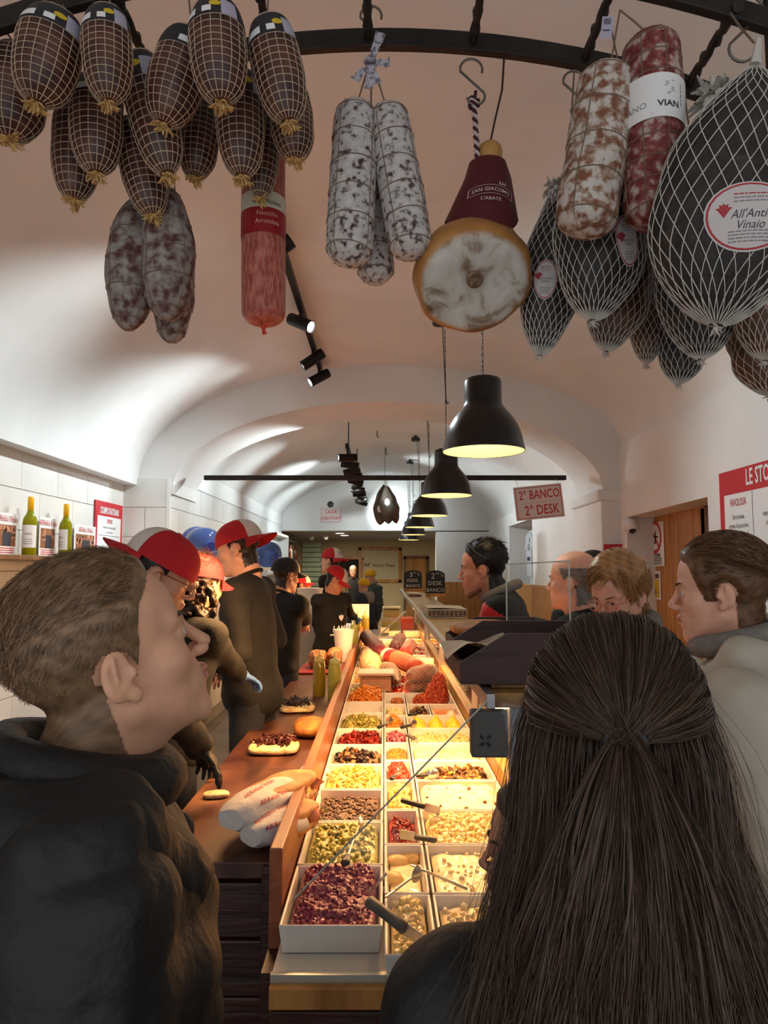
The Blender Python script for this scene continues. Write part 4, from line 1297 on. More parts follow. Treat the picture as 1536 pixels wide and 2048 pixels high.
b.grid(lambda u, v: ss.pt(0.32 + 0.22 * v, -PI / 2 - 1.5 + 3.3 * u, 0.0025), 26, 8, flip=True)
f = ss.surf(0.43, -PI / 2 + 0.12, 0.0032)
put_text(b, 'VIAN', 0.020, f_ := (lambda a, c: f(a, c - 0.022)), 1, bold=0.02)
put_text(b, 'ANO', 0.020, lambda a, c: f(a - 0.066, c - 0.020), 2)
for k, wv in enumerate((0.040, 0.036)):
    rect(b, lambda a, c: f(a, c), -0.035, -0.042 - 0.004 * k, 0.035, -0.0408 - 0.004 * k, 1)
for k in range(9):   # engraved figure
    a0 = random.uniform(-0.012, 0.012)
    rect(b, lambda a, c: f(a, c + 0.012), a0 - 0.003, -0.012 + 0.004 * k, a0 + 0.004, -0.0105 + 0.004 * k, 2)
scribble(b, lambda a, c: f(c * -1 + 0.030, a), -0.02, 0.03, 0.0, 0.004, 2, 4)
b.obj('paper_label', [white_paper, black_print, M('grey_print', (0.3, 0.3, 0.32), 0.6)], sal)
salami('dark salami half hidden behind the labelled rosy one', (1262, 250), (1262, 467), 100, 1.62, 1.62, mould_rose, 33, hang=G3 + Vector((0, 0.06, 0)), group='salamis at upper right')

# ---- long red finocchiona in a fine net
red_net = RAMP('red_net_sausage', [(0.35, srgb(150, 58, 48)), (0.6, srgb(186, 100, 84)), (0.8, srgb(206, 128, 110))], scale=60, rough=0.5, bump=0.3, stretch=(1, 1, 0.6))
top, bot = P(527, 290, 1.88), P(527, 652, 1.88)
L = (top - bot).length
t = thing('wrapped_sausage', 'long red wrapped sausage with a red and cream label', 'sausage')
t.matrix_basis = hang_frame(top, bot)
def p_tube(tt):
    e = 0.07
    if tt < e: return math.sqrt(max(0, 1 - ((e - tt) / e) ** 2))
    if tt > 1 - e: return math.sqrt(max(0, 1 - ((tt - 1 + e) / e) ** 2))
    return 1.0
fin = Solid(L, 0.060, p_tube, lump=0.004, seed=5)
fin.body(40, 32).obj('casing', red_net, t)
b = MB()
for k in range(22):
    fin.mer(b, 2 * PI * k / 22, 0.0006, 0.03, 0.97, off=0.0003, twist=1.2)
    fin.mer(b, 2 * PI * k / 22, 0.0006, 0.03, 0.97, off=0.0003, twist=-1.2)
b.obj('netting', M('pink_net', srgb(206, 150, 132), 0.7), t)
b = MB()
b.grid(lambda u, v: fin.pt(0.315 + 0.09 * v, 2 * PI * u, 0.002), 32, 4, cu=True, flip=True, mi=0)
b.grid(lambda u, v: fin.pt(0.405 + 0.135 * v, 2 * PI * u, 0.002), 32, 4, cu=True, flip=True, mi=1)
f = fin.surf(0.43, -PI / 2 + 0.35, 0.003)
put_text(b, 'Casa Modena', 0.017, lambda a, c: f(a, c + 0.028), 2, xs=0.85)
put_text(b, 'Finocchio', 0.019, lambda a, c: f(a, c - 0.006), 3, xs=0.8)
put_text(b, 'Arrotolata', 0.019, lambda a, c: f(a, c - 0.028), 3, xs=0.8)
for k in range(9): scribble(b, lambda a, c: f(a - 0.055, c), -0.012, 0.010, 0.004 - 0.005 * k, 0.003, 4, k)
b.obj('label_band', [M('cream_paper', srgb(206, 196, 176), 0.6), M('red_paper', srgb(150, 22, 26), 0.5), M('dark_green_print', srgb(40, 48, 34), 0.6), M('pink_print', srgb(226, 170, 160), 0.6), M('dull_red_print', srgb(190, 70, 66), 0.6)], t)
b = MB(); b.tube([(0, 0, -L + 0.004), (0, 0, -L - 0.012), (0.003, 0, -L - 0.022)], [0.012, 0.004, 0.007], 8)
b.obj('knot', M('red_plastic', srgb(196, 32, 24), 0.4), t)
MB().tube([(0, 0, 0), (0, 0, rkz(top.x) - top.z)], 0.0025, 6).obj('hanging_string', twine_m, t)

# ---- the big ham on the bone
ham_skin = RAMP('ham_rind', [(0.3, srgb(110, 62, 26)), (0.5, srgb(172, 116, 56)), (0.75, srgb(206, 160, 96))], scale=5, detail=7, rough=0.45, bump=0.25, sss=0.1)
ham_face = RAMP('ham_lard_face', [(0.30, srgb(100, 72, 50)), (0.40, srgb(156, 136, 114)), (0.47, srgb(196, 186, 172)), (0.75, srgb(218, 212, 204))], scale=17, detail=9, rough=0.7, bump=0.9, distort=1.2)
HT = P(978, 305, 1.78)
t = thing('ham', 'whole ham on the bone with burgundy sleeve hanging from a hook', 'ham', HT)
hs_ = SDF((-0.24, -0.26, -0.56), (0.22, 0.22, 0.04), 0.006)
hs_.cap((0.0, 0.0, -0.01), (-0.005, 0.0, -0.10), 0.032, 0.040, 0.02)
hs_.cap((-0.005, 0.0, -0.08), (-0.02, -0.01, -0.22), 0.036, 0.066, 0.02)
hs_.ell((-0.045, -0.02, -0.345), (0.148, 0.128, 0.140), 0.04)
hs_.ell((-0.09, -0.035, -0.37), (0.10, 0.10, 0.115), 0.05)
hs_.ell((0.0, 0.0, -0.005), (0.030, 0.026, 0.030), 0.01)
pl_p, pl_n = np.array((-0.05, -0.080, -0.375)), np.array((0.05, -0.80, -0.60)); pl_n /= np.linalg.norm(pl_n)
hs_.half(pl_p, pl_n, k=0.03)
V, F = hs_.nets()
N = vnormals(V, F)
fc = V[F].mean(1); fn_ = N[F].mean(1)
face_mask = (fn_ @ pl_n > 0.80) & ((fc - pl_p) @ pl_n > -0.03)
V = V + N * wob(V, 0.006, 40, 4)[:, None]
dpl = (V - pl_p) @ pl_n; nn_ = N @ pl_n
cut = np.clip((nn_ - 0.72) / 0.2, 0, 1) * np.clip((dpl + 0.035) / 0.01, 0, 1)
me = np_mesh('leg_of_meat', V, F, ham_skin); at = me.attributes.new('cut', 'FLOAT', 'POINT'); at.data.foreach_set('value', cut.astype(np.float32))
nt = ham_skin.node_tree; bs = nt.nodes['Principled BSDF']
a_ = nt.nodes.new('ShaderNodeAttribute'); a_.attribute_name = 'cut'
mx = nt.nodes.new('ShaderNodeMixRGB'); n_ = nt.nodes.new('ShaderNodeTexNoise'); n_.inputs['Scale'].default_value = 14; n_.inputs['Detail'].default_value = 9; n_.inputs['Distortion'].default_value = 0.9
rp = nt.nodes.new('ShaderNodeValToRGB'); el = rp.color_ramp.elements; el.new(0.5); el.new(0.6)
for e_, (p_, c_) in zip(el, [(0.30, srgb(96, 70, 50)), (0.40, srgb(150, 132, 112)), (0.48, srgb(186, 178, 166)), (0.75, srgb(212, 206, 198))]): e_.position = p_; e_.color = _c(c_)
tc = nt.nodes.new('ShaderNodeTexCoord'); nt.links.new(tc.outputs['Object'], n_.inputs['Vector']); nt.links.new(n_.outputs['Fac'], rp.inputs[0])
old = bs.inputs['Base Color'].links[0].from_socket
nt.links.new(a_.outputs['Fac'], mx.inputs[0]); nt.links.new(old, mx.inputs[1]); nt.links.new(rp.outputs[0], mx.inputs[2]); nt.links.new(mx.outputs[0], bs.inputs['Base Color'])
mkobj('leg_of_meat', me, t)
# bone end in the cut face
bc = Vector(pl_p) + Vector((-0.005, -0.012, -0.012))
q = Vector(pl_n).to_track_quat('Z', 'Y').to_matrix().to_4x4()
b = MB(); b.lathe([(0.020, 0.0), (0.021, 0.012), (0.016, 0.017), (0.011, 0.010), (0, 0.008)], 18, mat=Matrix.Translation(bc - Vector(pl_n) * 0.004) @ q)
b.obj('bone_end', RAMP('bone_m', [(0.3, srgb(70, 46, 30)), (0.7, srgb(150, 122, 96))], scale=60, rough=0.7, bump=0.5), t)
burg = M('burgundy_sleeve', srgb(84, 12, 24), 0.55, var=0.12, scale=8, bump=0.15, bscale=30)
def slv(u, v):
    th = 2 * PI * u
    low = 0.195 + 0.095 * max(0.0, math.cos(th + PI / 2)) ** 2.0
    zt = 0.035 + (low - 0.035) * v
    tt = zt
    # follow the leg: radius grows from shank to body
    rr = 0.046 + 0.27 * (tt - 0.035)
    x = -0.005 - 0.16 * max(0, tt - 0.08)
    return Vector((x + rr * 1.08 * math.cos(th), rr * 1.02 * math.sin(th) - 0.05 * max(0, tt - 0.16), -tt))
b = MB(); b.grid(slv, 48, 14, cu=True, flip=True)
sl_o = b.obj('sleeve', burg, t)
def slf(a, c):
    """print on the sleeve front: a right, c up from mid height"""
    tt = 0.165 - c
    rr = 0.046 + 0.27 * (tt - 0.035)
    th = -PI / 2 + 0.12 + a / (rr * 1.06)
    p_ = slv((th / (2 * PI)) % 1.0, 0.5)
    x = -0.005 - 0.16 * max(0, tt - 0.08)
    return Vector((x + (rr * 1.08 + 0.002) * math.cos(th), (rr * 1.02 + 0.0025) * math.sin(th) - 0.05 * max(0, tt - 0.16), -tt))
b = MB()
arc = lambda a, c: slf(a, c - 3.0 * a * a)
put_text(b, 'SAN GIACOMO', 0.0165, lambda a, c: arc(a, c + 0.02), 0, xs=0.88, bold=0.01)
put_text(b, "L'ABATE", 0.015, lambda a, c: slf(a, c - 0.010), 0, xs=0.95, bold=0.01)
for (x0, y0, x1, y1) in ((-0.06, 0.033, 0.06, 0.0342), (-0.06, 0.007, 0.06, 0.0082), (-0.06, 0.007, -0.0588, 0.034), (0.0588, 0.007, 0.06, 0.034)):
    for k in range(12):
        a0, a1 = x0 + (x1 - x0) * k / 12, x0 + (x1 - x0) * (k + 1) / 12
        rect(b, arc, a0, y0, max(a1, a0 + 0.0012), y1, 0)
for k in range(3):  # little crown
    b.add([slf(0.02 + 0.007 * k - 0.003, 0.036), slf(0.02 + 0.007 * k + 0.003, 0.036), slf(0.02 + 0.007 * (k - 1) * 1.3 + 0.007, 0.048)], [(0, 1, 2)], 0)
b.obj('print', M('pale_print', srgb(206, 186, 180), 0.6), sl_o)
hk = P(940, 128, 1.76)
rope = RAMP('striped_rope', [(0.47, srgb(70, 24, 34)), (0.53, srgb(196, 184, 178))], scale=90, rough=0.8, bump=0.2, stretch=(1, 1, 0.5))
rp0 = P(948, 210, 1.76)
b = MB()
for k in range(2):
    pts = []
    for i in range(40):
        q_ = i / 39
        p_ = rp0.lerp(HT + Vector((-0.035, -0.03, -0.045)), q_)
        a = i * 1.0 + PI * k
        pts.append(p_ + Vector((math.cos(a), math.sin(a), 0)) * 0.004)
    b.tube(pts, 0.0045, 6, mi=k)
for k in range(3):
    b.tube([rp0 + Vector((math.cos(a_) * 0.012, math.sin(a_) * 0.008, 0.006 * k + 0.006 * math.sin(2 * a_))) for a_ in [2 * PI * i / 14 for i in range(14)]], 0.005, 6, closed=True, mi=k % 2)
b.tube([rp0, rp0 + Vector((0.004, -0.006, 0.035))], 0.005, 6)
b.obj('rope', [M('rope_dark', srgb(70, 24, 34), 0.8), M('rope_pale', srgb(196, 184, 178), 0.8)], t, world=True)
MB().tube([HT + Vector((0, 0, 0.01)), P(990, 240, 1.77), P(1004, 180, 1.76), Vector((P(1010, 130, 1.75).x, RK2, rkz(0.33)))], 0.003, 6).obj('leash', M('brown_cord', srgb(60, 36, 28), 0.8), t, world=True)

# S hooks
def s_hook(label, top, h, flip=1):
    top = Vector(top)
    r = h * 0.22
    pts = []
    for i in range(11):
        a = PI * (1.05 - 1.15 * i / 10)
        pts.append(top + Vector((flip * (-r * math.cos(a) * -1), 0, -r + r * math.sin(a))) if False else top + Vector((flip * r * math.cos(a), 0, -r + r * math.sin(a))))
    pts = pts[::-1]
    low = top + Vector((flip * r * 0.4, 0, -h))
    for i in range(9):
        a = PI * 0.15 - PI * 1.1 * i / 8
        pts.append(low + Vector((flip * r * 0.8 * math.cos(a), 0, r + r * 0.8 * math.sin(a))))
    o = MB().tube([p - top for p in pts], 0.0032, 8).obj('meat_hook', hook_m)
    o.location = top
    return tag(o, label, 'hook', 'steel meat hooks')
s_hook('steel S hook carrying the rope of the big ham', P(942, 118, 1.755), 0.135)
s_hook('steel S hook above the three white salamis', P(742, 12, 1.75), 0.13)
s_hook('steel S hook beside the brown-flecked salami', P(1148, 142, 1.70), 0.13)
s_hook('large steel S hook above the biggest netted ham, top right', P(1492, -10, 1.50), 0.17, -1)
# printed ribbon tied above the white salamis
b = MB()
rb = P(740, 130, 1.72)
for (dx, dz, ex, ez, w) in ((0, 0, 0.028, 0.085, 0.014), (0, 0, -0.042, -0.045, 0.013), (0, 0, 0.02, -0.055, 0.013), (0, 0, 0.052, 0.005, 0.013), (0, 0, -0.004, -0.07, 0.012)):
    p0 = rb; p1 = rb + Vector((ex, -0.006, ez)); n_ = Vector((-(ez), 0, ex)).normalized() * w
    pts = []
    for i in range(6):
        q_ = p0.lerp(p1, i / 5) + Vector((0, 0.006 * math.sin(i * 1.9), 0)); g = 0.4 + 0.6 * i / 5
        pts += [q_ - n_ * g, q_ + n_ * g]
    b.add(pts, [(2 * i, 2 * i + 1, 2 * i + 3, 2 * i + 2) for i in range(5)])
b.tube([rb + Vector((math.cos(a_) * 0.010, math.sin(a_) * 0.010, 0.01)) for a_ in [2 * PI * i / 10 for i in range(10)]], 0.008, 6, closed=True)
o = b.obj('printed_ribbon', RAMP('ribbon_print', [(0.46, srgb(120, 112, 128)), (0.54, srgb(196, 192, 200))], scale=70, rough=0.6, bump=0))
tag(o, 'printed white ribbon tied above the three white salamis', 'ribbon')
# barcode tag by the right salamis
tg = P(1214, 55, 1.50)
b = MB(); f = plane_fn(tg, (1, 0, 0), (0.15, 0.1, 1), 0)
rect(b, f, -0.013, -0.030, 0.013, 0.030, 0)
for k in range(9): rect(b, plane_fn(tg + Vector((0, -0.0012, 0)), (1, 0, 0), (0.15, 0.1, 1)), -0.008 + 0.0018 * k, 0.008, -0.008 + 0.0018 * k + (0.0006 if k % 3 else 0.0012), 0.024, 1)
scribble(b, plane_fn(tg + Vector((0, -0.0012, 0)), (1, 0, 0), (0.15, 0.1, 1)), -0.009, 0.009, -0.008, 0.004, 1, 2)
tag(b.obj('barcode_tag', [lilac_paper, black_print], smooth=False), 'small white barcode tag tied by the upper right salamis', 'tag')

# ---- dark hams in white nets, right
oval_red = M('oval_border_red', srgb(176, 44, 52), 0.6)
pale_label = M('label_paper', srgb(206, 198, 196), 0.55)
def net_ham(label, a, c, w, d, mat, seed, ey=0.8, lab=None, nn=15, roll=0.0, prof=p_pear, netr=0.0010, knot=True, d2=None):
    top, bot = P(a[0], a[1], d), P(c[0], c[1], d2 or d)
    mid = (top + bot) / 2
    depth = mid.y * math.cos(TILT) + (mid.z - CAM_Z) * math.sin(TILT)
    L = (top - bot).length; rad = w / 2 * depth / FPX
    t = thing('net_ham', label, 'cured ham', group='dark hams in white nets')
    t.matrix_basis = hang_frame(top, bot, roll)
    s = Solid(L, rad, prof, ey=ey, lump=0.045, seed=seed)
    s.body(34, 32).obj('meat', mat, t)
    b = MB()
    tw = L / rad * 0.55
    for k in range(nn):
        s.mer(b, 2 * PI * k / nn, netr, 0.02, 0.995, n=34, off=netr, twist=tw)
        s.mer(b, 2 * PI * k / nn, netr, 0.02, 0.995, n=34, off=netr, twist=-tw)
    b.obj('netting', net_w, t)
    if knot:
        b = MB(); tuft(b, (0, 0, -L - 0.002), 0.022, 18, seed, 1.5)
        b.obj('net_knot', net_w, t)
    MB().tube([(0, 0, 0), Vector((0, 0, 0.06))], [0.012, 0.005], 6).obj('net_gather', net_w, t)
    if lab:
        t0, th, ra, rb_, rot = lab
        b = MB()
        s.oval(b, t0, th, ra, rb_, 0, 0.003, rot)
        s.oval(b, t0, th, ra, rb_, 1, 0.0036, rot, ring=(0.90, 0.95))
        ff = s.surf(t0, th, 0.0036)
        def g(x, y): return ff(x * math.cos(rot) - y * math.sin(rot), x * math.sin(rot) + y * math.cos(rot))
        k_ = min(ra, rb_ * 1.15)
        put_text(b, "All'Antico", k_ * 0.30, lambda x, y: g(x + k_ * 0.08, y + 0.02 * k_), 2, shear=0.3, xs=0.9)
        put_text(b, 'Vinaio', k_ * 0.30, lambda x, y: g(x, y - 0.24 * k_), 2, shear=0.3, xs=0.9)
        for q_ in range(4): scribble(b, g, -0.45 * ra, 0.45 * ra, (-0.44 - 0.09 * q_) * rb_, 0.05 * rb_, 3, q_)
        for q_ in range(3): scribble(b, g, -0.35 * ra, 0.4 * ra, (0.62 - 0.11 * q_) * rb_, 0.05 * rb_, 1 if q_ == 0 else 3, q_ + 9)
        for q_ in range(5):  # red lily emblem
            an = PI / 2 + (q_ - 2) * 0.55
            cx_, cy_ = -0.55 * ra, 0.12 * rb_
            b.add([g(cx_, cy_ - 0.16 * rb_), g(cx_ + 0.16 * rb_ * math.cos(an - 0.25), cy_ + 0.2 * rb_ * math.sin(an - 0.25)), g(cx_ + 0.26 * rb_ * math.cos(an), cy_ + 0.26 * rb_ * math.sin(an)), g(cx_ + 0.16 * rb_ * math.cos(an + 0.25), cy_ + 0.2 * rb_ * math.sin(an + 0.25))], [(0, 1, 2, 3)], 1)
        b.obj('oval_label', [pale_label, oval_red, M('dark_ink', srgb(70, 60, 66), 0.6), M('label_grey_print', srgb(140, 128, 132), 0.6)], t)
    hz = rkz(min(max(top.x, -1.4), 1.4))
    MB().tube([top + Vector((0, 0, 0.05)), Vector((top.x, top.y * 0.5 + 0.5 * (RK1 if d < 1.6 else RK2), (top.z + hz) / 2 + 0.02)), Vector((top.x, RK1 if d < 1.6 else RK2, hz))], 0.0025, 5).obj('hanging_string', twine_m, t, world=True)
    return t
net_ham('biggest dark net ham with a large oval label, far right', (1510, 130), (1432, 652), 320, 1.40, speck_m, 41, lab=(0.70, -PI / 2 - 0.12, 0.086, 0.066, 0.12), nn=30, netr=0.0011)
net_ham('dark net ham with tilted grey oval label below the salamis', (1222, 250), (1186, 642), 186, 1.66, speck_m, 42, lab=(0.66, -PI / 2 + 0.42, 0.034, 0.060, 0.35), nn=26)
net_ham('dark net ham with white oval label next to the big ham', (1140, 330), (1080, 712), 122, 1.82, speck_m, 43, lab=(0.66, -PI / 2 - 0.35, 0.030, 0.052, 0.1), nn=22)
net_ham('brown smoked net ham hanging behind the tilted label', (1275, 400), (1212, 704), 130, 1.84, speck_brown, 44, nn=22)
net_ham('small brown net ham tip between the larger ones', (1305, 520), (1292, 728), 76, 1.95, speck_brown, 45, nn=18)
net_ham('dark net ham below the biggest one, no label', (1392, 380), (1402, 720), 170, 1.70, speck_m, 46, nn=26)
net_ham('net ham with pinkish label hanging lowest of the group', (1378, 540), (1358, 768), 110, 1.92, speck_m, 47, lab=(0.66, -PI / 2 + 0.5, 0.036, 0.05, -0.3), nn=20)
net_ham('net ham with pink label at the right edge', (1560, 430), (1530, 722), 150, 1.62, speck_brown, 48, lab=(0.62, -PI / 2 - 0.1, 0.05, 0.045, 0.3), nn=24)
net_ham('brown net ham cut off at the lower right edge', (1500, 560), (1540, 792), 130, 1.82, speck_brown, 49, lab=(0.72, -PI / 2 + 0.5, 0.03, 0.04, 0.0), nn=22)
# frayed net end on the second ham, the fringe by the salami
for lab, px, py, d, sc_ in (('frayed white net end beside the big ham hook', 1432, 185, 1.46, 0.07), ('frayed white net end beside the brown-flecked salami', 1112, 372, 1.74, 0.045)):
    b = MB(); tuft(b, (0, 0, 0), sc_, 90, 5, 1.0)
    o = b.obj('net_fringe', net_w); o.location = P(px, py, d)
    tag(o, lab, 'net fringe', 'frayed net ends')

# far hams hanging in the hall
far_crust = RAMP('far_ham_crust', [(0.3, srgb(48, 40, 34)), (0.6, srgb(92, 78, 66)), (0.8, srgb(120, 100, 84))], scale=8, rough=0.7, bump=0.3)
for k, (a, c, w, dd, lab, mt_, ov) in enumerate([
        ((768, 968), (760, 1050), 34, 9.8, 'dark ham with an oval label, left one hanging in the far hall', far_crust, (0.62, -PI / 2 - 0.2)),
        ((772, 970), (777, 1048), 32, 9.6, 'dark ham with an oval label, middle one in the far hall', far_crust, (0.45, -PI / 2)),
        ((776, 972), (793, 1047), 24, 9.9, 'brown ham at the right of the far hall bundle', speck_brown, None)]):
    top, bot = P(a[0], a[1], dd), P(c[0], c[1], dd)
    t = thing('hanging_ham', lab, 'cured ham', group='hams in the far hall')
    t.matrix_basis = hang_frame(top, bot)
    s = Solid((top - bot).length, w / 2 * dd / FPX, p_pear, ey=0.6, lump=0.05, seed=60 + k)
    s.body(24, 20).obj('meat', mt_, t)
    if ov:
        b = MB(); s.oval(b, ov[0], ov[1], 0.035, 0.05, 0, 0.004)
        b.obj('oval_label', white_paper, t)
    MB().tube([top + Vector((0, 0, -0.01)), P(770, 950, 9.8), Vector((P(770, 940, 9.8).x, 9.8, 3.47))], 0.004, 6).obj('hook', hook_m, t, world=True)

# ================================================================== PEOPLE
FLOOR = 0.08
SKIN = {}
def skin(name, rgb, red=(1.0, 1.0, 1.0)):
    return M(name, srgb(*rgb), 0.5, var=0.10, scale=35, bump=0.10, bscale=260, sss=0.25)
skin_a = skin('skin_light', (216, 162, 130)); skin_b = skin('skin_tan', (196, 140, 112)); skin_c = skin('skin_pink', (228, 172, 146))
lip_a = M('lips', srgb(192, 124, 108), 0.4, var=0.1, scale=80, sss=0.2)
eye_w = M('eye_white', (0.75, 0.72, 0.70), 0.2); eye_i = M('eye_iris', srgb(70, 60, 50), 0.15)
brow_m = M('eyebrow_hair', srgb(74, 52, 38), 0.7); brow_d = M('eyebrow_dark', srgb(30, 22, 18), 0.7)
cloth_black = M('black_cloth', srgb(12, 11, 11), 0.85, var=0.15, scale=12, bump=0.25, bscale=90)
cloth_char = M('charcoal_cloth', srgb(20, 19, 19), 0.85, var=0.15, scale=12, bump=0.25, bscale=90)
cloth_navy = M('navy_cloth', srgb(32, 36, 48), 0.85, var=0.15, scale=12, bump=0.2, bscale=90)
cloth_jean = M('denim', srgb(46, 54, 72), 0.85, var=0.2, scale=40, bump=0.2, bscale=200)
cloth_green = M('dark_green_puffer', srgb(40, 48, 42), 0.5, var=0.15, scale=10, bump=0.2, bscale=30)
cloth_beige = M('beige_jacket', srgb(186, 176, 160), 0.8, var=0.08, scale=20, bump=0.25, bscale=60)
cloth_grey = M('grey_fleece', srgb(128, 122, 114), 0.95, var=0.2, scale=50, bump=0.4, bscale=120)
cloth_red = M('red_shell', srgb(190, 24, 34), 0.5, var=0.08, scale=10, bump=0.15, bscale=40)
puffer_black = M('black_puffer', srgb(21, 20, 19), 0.6, var=0.12, scale=14, bump=0.3, bscale=60)
shoe_m = M('dark_shoe', (0.02, 0.02, 0.02), 0.5)
cap_red = M('cap_red', srgb(190, 26, 34), 0.8, var=0.1, scale=30, bump=0.3, bscale=220)
cap_white = M('cap_white', srgb(216, 206, 196), 0.8, var=0.05, scale=30, bump=0.2, bscale=200)
cap_black = M('cap_black', srgb(24, 23, 24), 0.8, bump=0.2, bscale=200)
beanie_y = M('yellow_knit', srgb(222, 166, 28), 0.9, var=0.15, scale=60, bump=0.6, bscale=120)
glove_blue = M('blue_glove', srgb(86, 128, 190), 0.4, bump=0.2, bscale=60)
glove_black = M('black_glove', srgb(30, 26, 24), 0.45, var=0.2, scale=30, bump=0.3, bscale=70)
frame_m = M('glasses_frame', srgb(120, 60, 50), 0.3); lens_m = thin_glass('spectacle_lens')
HC = {'brown': srgb(128, 98, 72), 'dark': srgb(44, 30, 22), 'black': srgb(22, 18, 16), 'blond': srgb(176, 128, 82), 'grey': srgb(120, 110, 104), 'chestnut': srgb(104, 72, 48)}

def T4(loc, R3, s=1.0):
    m = Matrix(R3).to_4x4() if not isinstance(R3, Matrix) else R3.to_4x4()
    return Matrix.Translation(Vector(loc)) @ m @ Matrix.Scale(s, 4)

def add_head(S, T, fem=False, jaw=1.0, nose=1.0):
    s = T.to_scale().x
    Rm = np.array(T.to_3x3() * (1 / s))
    def h(c): return tuple(T @ Vector(c))
    def e(c, r, k=0.01, op='add', sym=False):
        for sg in ((1, -1) if sym else (1,)):
            S.ell(h((c[0] * sg, c[1], c[2])), tuple(x * s for x in r), k, op, rot=Rm)
    def c_(a, b, ra, rb, k=0.01, op='add', sym=False):
        for sg in ((1, -1) if sym else (1,)):
            S.cap(h((a[0] * sg, a[1], a[2])), h((b[0] * sg, b[1], b[2])), ra * s, rb * s, k, op)
    e((0, -0.016, 0.045), (0.076, 0.099, 0.089), 0.01)
    e((0, 0.040, 0.040), (0.060, 0.050, 0.058), 0.03)
    e((0, 0.034, -0.035), (0.058 * (0.95 if fem else 1), 0.056, 0.075), 0.025)
    c_((0.050, 0.000, -0.052), (0.016, 0.070, -0.100), 0.021, 0.016, 0.025, sym=True)
    e((0, 0.079, -0.103), (0.021 * jaw, 0.015, 0.016), 0.016)
    e((0.040, 0.058, -0.022), (0.023, 0.024, 0.022), 0.02, sym=True)
    c_((0.043, 0.074, 0.024), (0.010, 0.090, 0.018), 0.009, 0.009, 0.014, sym=True)
    e((0.031, 0.103, 0.004), (0.017, 0.016, 0.010), 0.012, 'sub', sym=True)
    e((0, 0.080, -0.062), (0.030, 0.020, 0.026), 0.016)
    c_((0, 0.089, 0.012), (0, 0.087 + 0.029 * nose, -0.026), 0.0072, 0.0088, 0.011)
    e((0.0125, 0.104, -0.032), (0.0085, 0.012, 0.008), 0.006, sym=True)
    e((0.0062, 0.111, -0.040), (0.0036, 0.005, 0.004), 0.002, 'sub', sym=True)
    e((0.031, 0.077, 0.005), (0.0150, 0.0135, 0.0125), 0.004, sym=True)
    c_((0.022, 0.0935, 0.004), (0.040, 0.0885, 0.004), 0.0036, 0.0032, 0.002, 'sub', sym=True)
    e((0, 0.1005, -0.0565), (0.021, 0.0062, 0.0052), 0.004)
    e((0, 0.0985, -0.0675), (0.018, 0.0062, 0.0058), 0.004)
    c_((-0.019, 0.1045, -0.0620), (0.019, 0.1045, -0.0620), 0.0016, 0.0016, 0.0015, 'sub')
    # ears: flat shells with a hollow, a lobe and a tragus
    for sg in (1, -1):
        er = np.array((T.to_3x3() * (1 / s)) @ Matrix.Rotation(sg * R(16), 3, 'Z') @ Matrix.Rotation(R(-12), 3, 'X'))
        S.ell(h((sg * 0.079, -0.012, -0.006)), (0.0075 * s, 0.019 * s, 0.031 * s), 0.006, 'add', rot=er)
        S.ell(h((sg * 0.0865, -0.008, 0.000)), (0.0065 * s, 0.012 * s, 0.021 * s), 0.004, 'sub', rot=er)
        S.cap(h((sg * 0.083, -0.014, -0.012)), h((sg * 0.084, -0.010, 0.014)), 0.0028 * s, 0.0024 * s, 0.003)
        S.ell(h((sg * 0.078, 0.006, -0.008)), (0.006 * s, 0.005 * s, 0.008 * s), 0.004, 'add', rot=er)
        S.ell(h((sg * 0.077, 0.000, -0.034)), (0.0055 * s, 0.009 * s, 0.010 * s), 0.006, 'add', rot=er)

def hair_region(p, style):
    """signed margin (metres) inside the hairline, head-local points"""
    x, y, z = np.abs(p[:, 0]), p[:, 1], p[:, 2]
    front = (0.072 - y) * 0.8 + (z - 0.088) * 0.9          # forehead line
    side = np.minimum((0.026 + 0.35 * (z - 0.02)) - y, z + 0.028)      # temple and sideburn
    if style in ('tied', 'bob', 'long'):
        side = np.minimum((0.050 + 0.35 * (z - 0.02)) - y, z + 0.020)
        front = (0.080 - y) * 0.8 + (z - 0.082) * 0.9
    nape = np.where(y < -0.028, z + 0.098 + 0.25 * (y + 0.06), -1)
    g = np.maximum(np.minimum(front, z - 0.06), np.maximum(side, np.minimum(nape, -0.024 - y)))
    ear = np.sqrt(((y + 0.010) / 0.8) ** 2 + (z + 0.008) ** 2) - 0.031
    g = np.where(x > 0.06, np.minimum(g, ear), g)
    if style == 'bald':
        top = 0.060 - z
        g = np.minimum(g, np.maximum(top, -1))
    return g
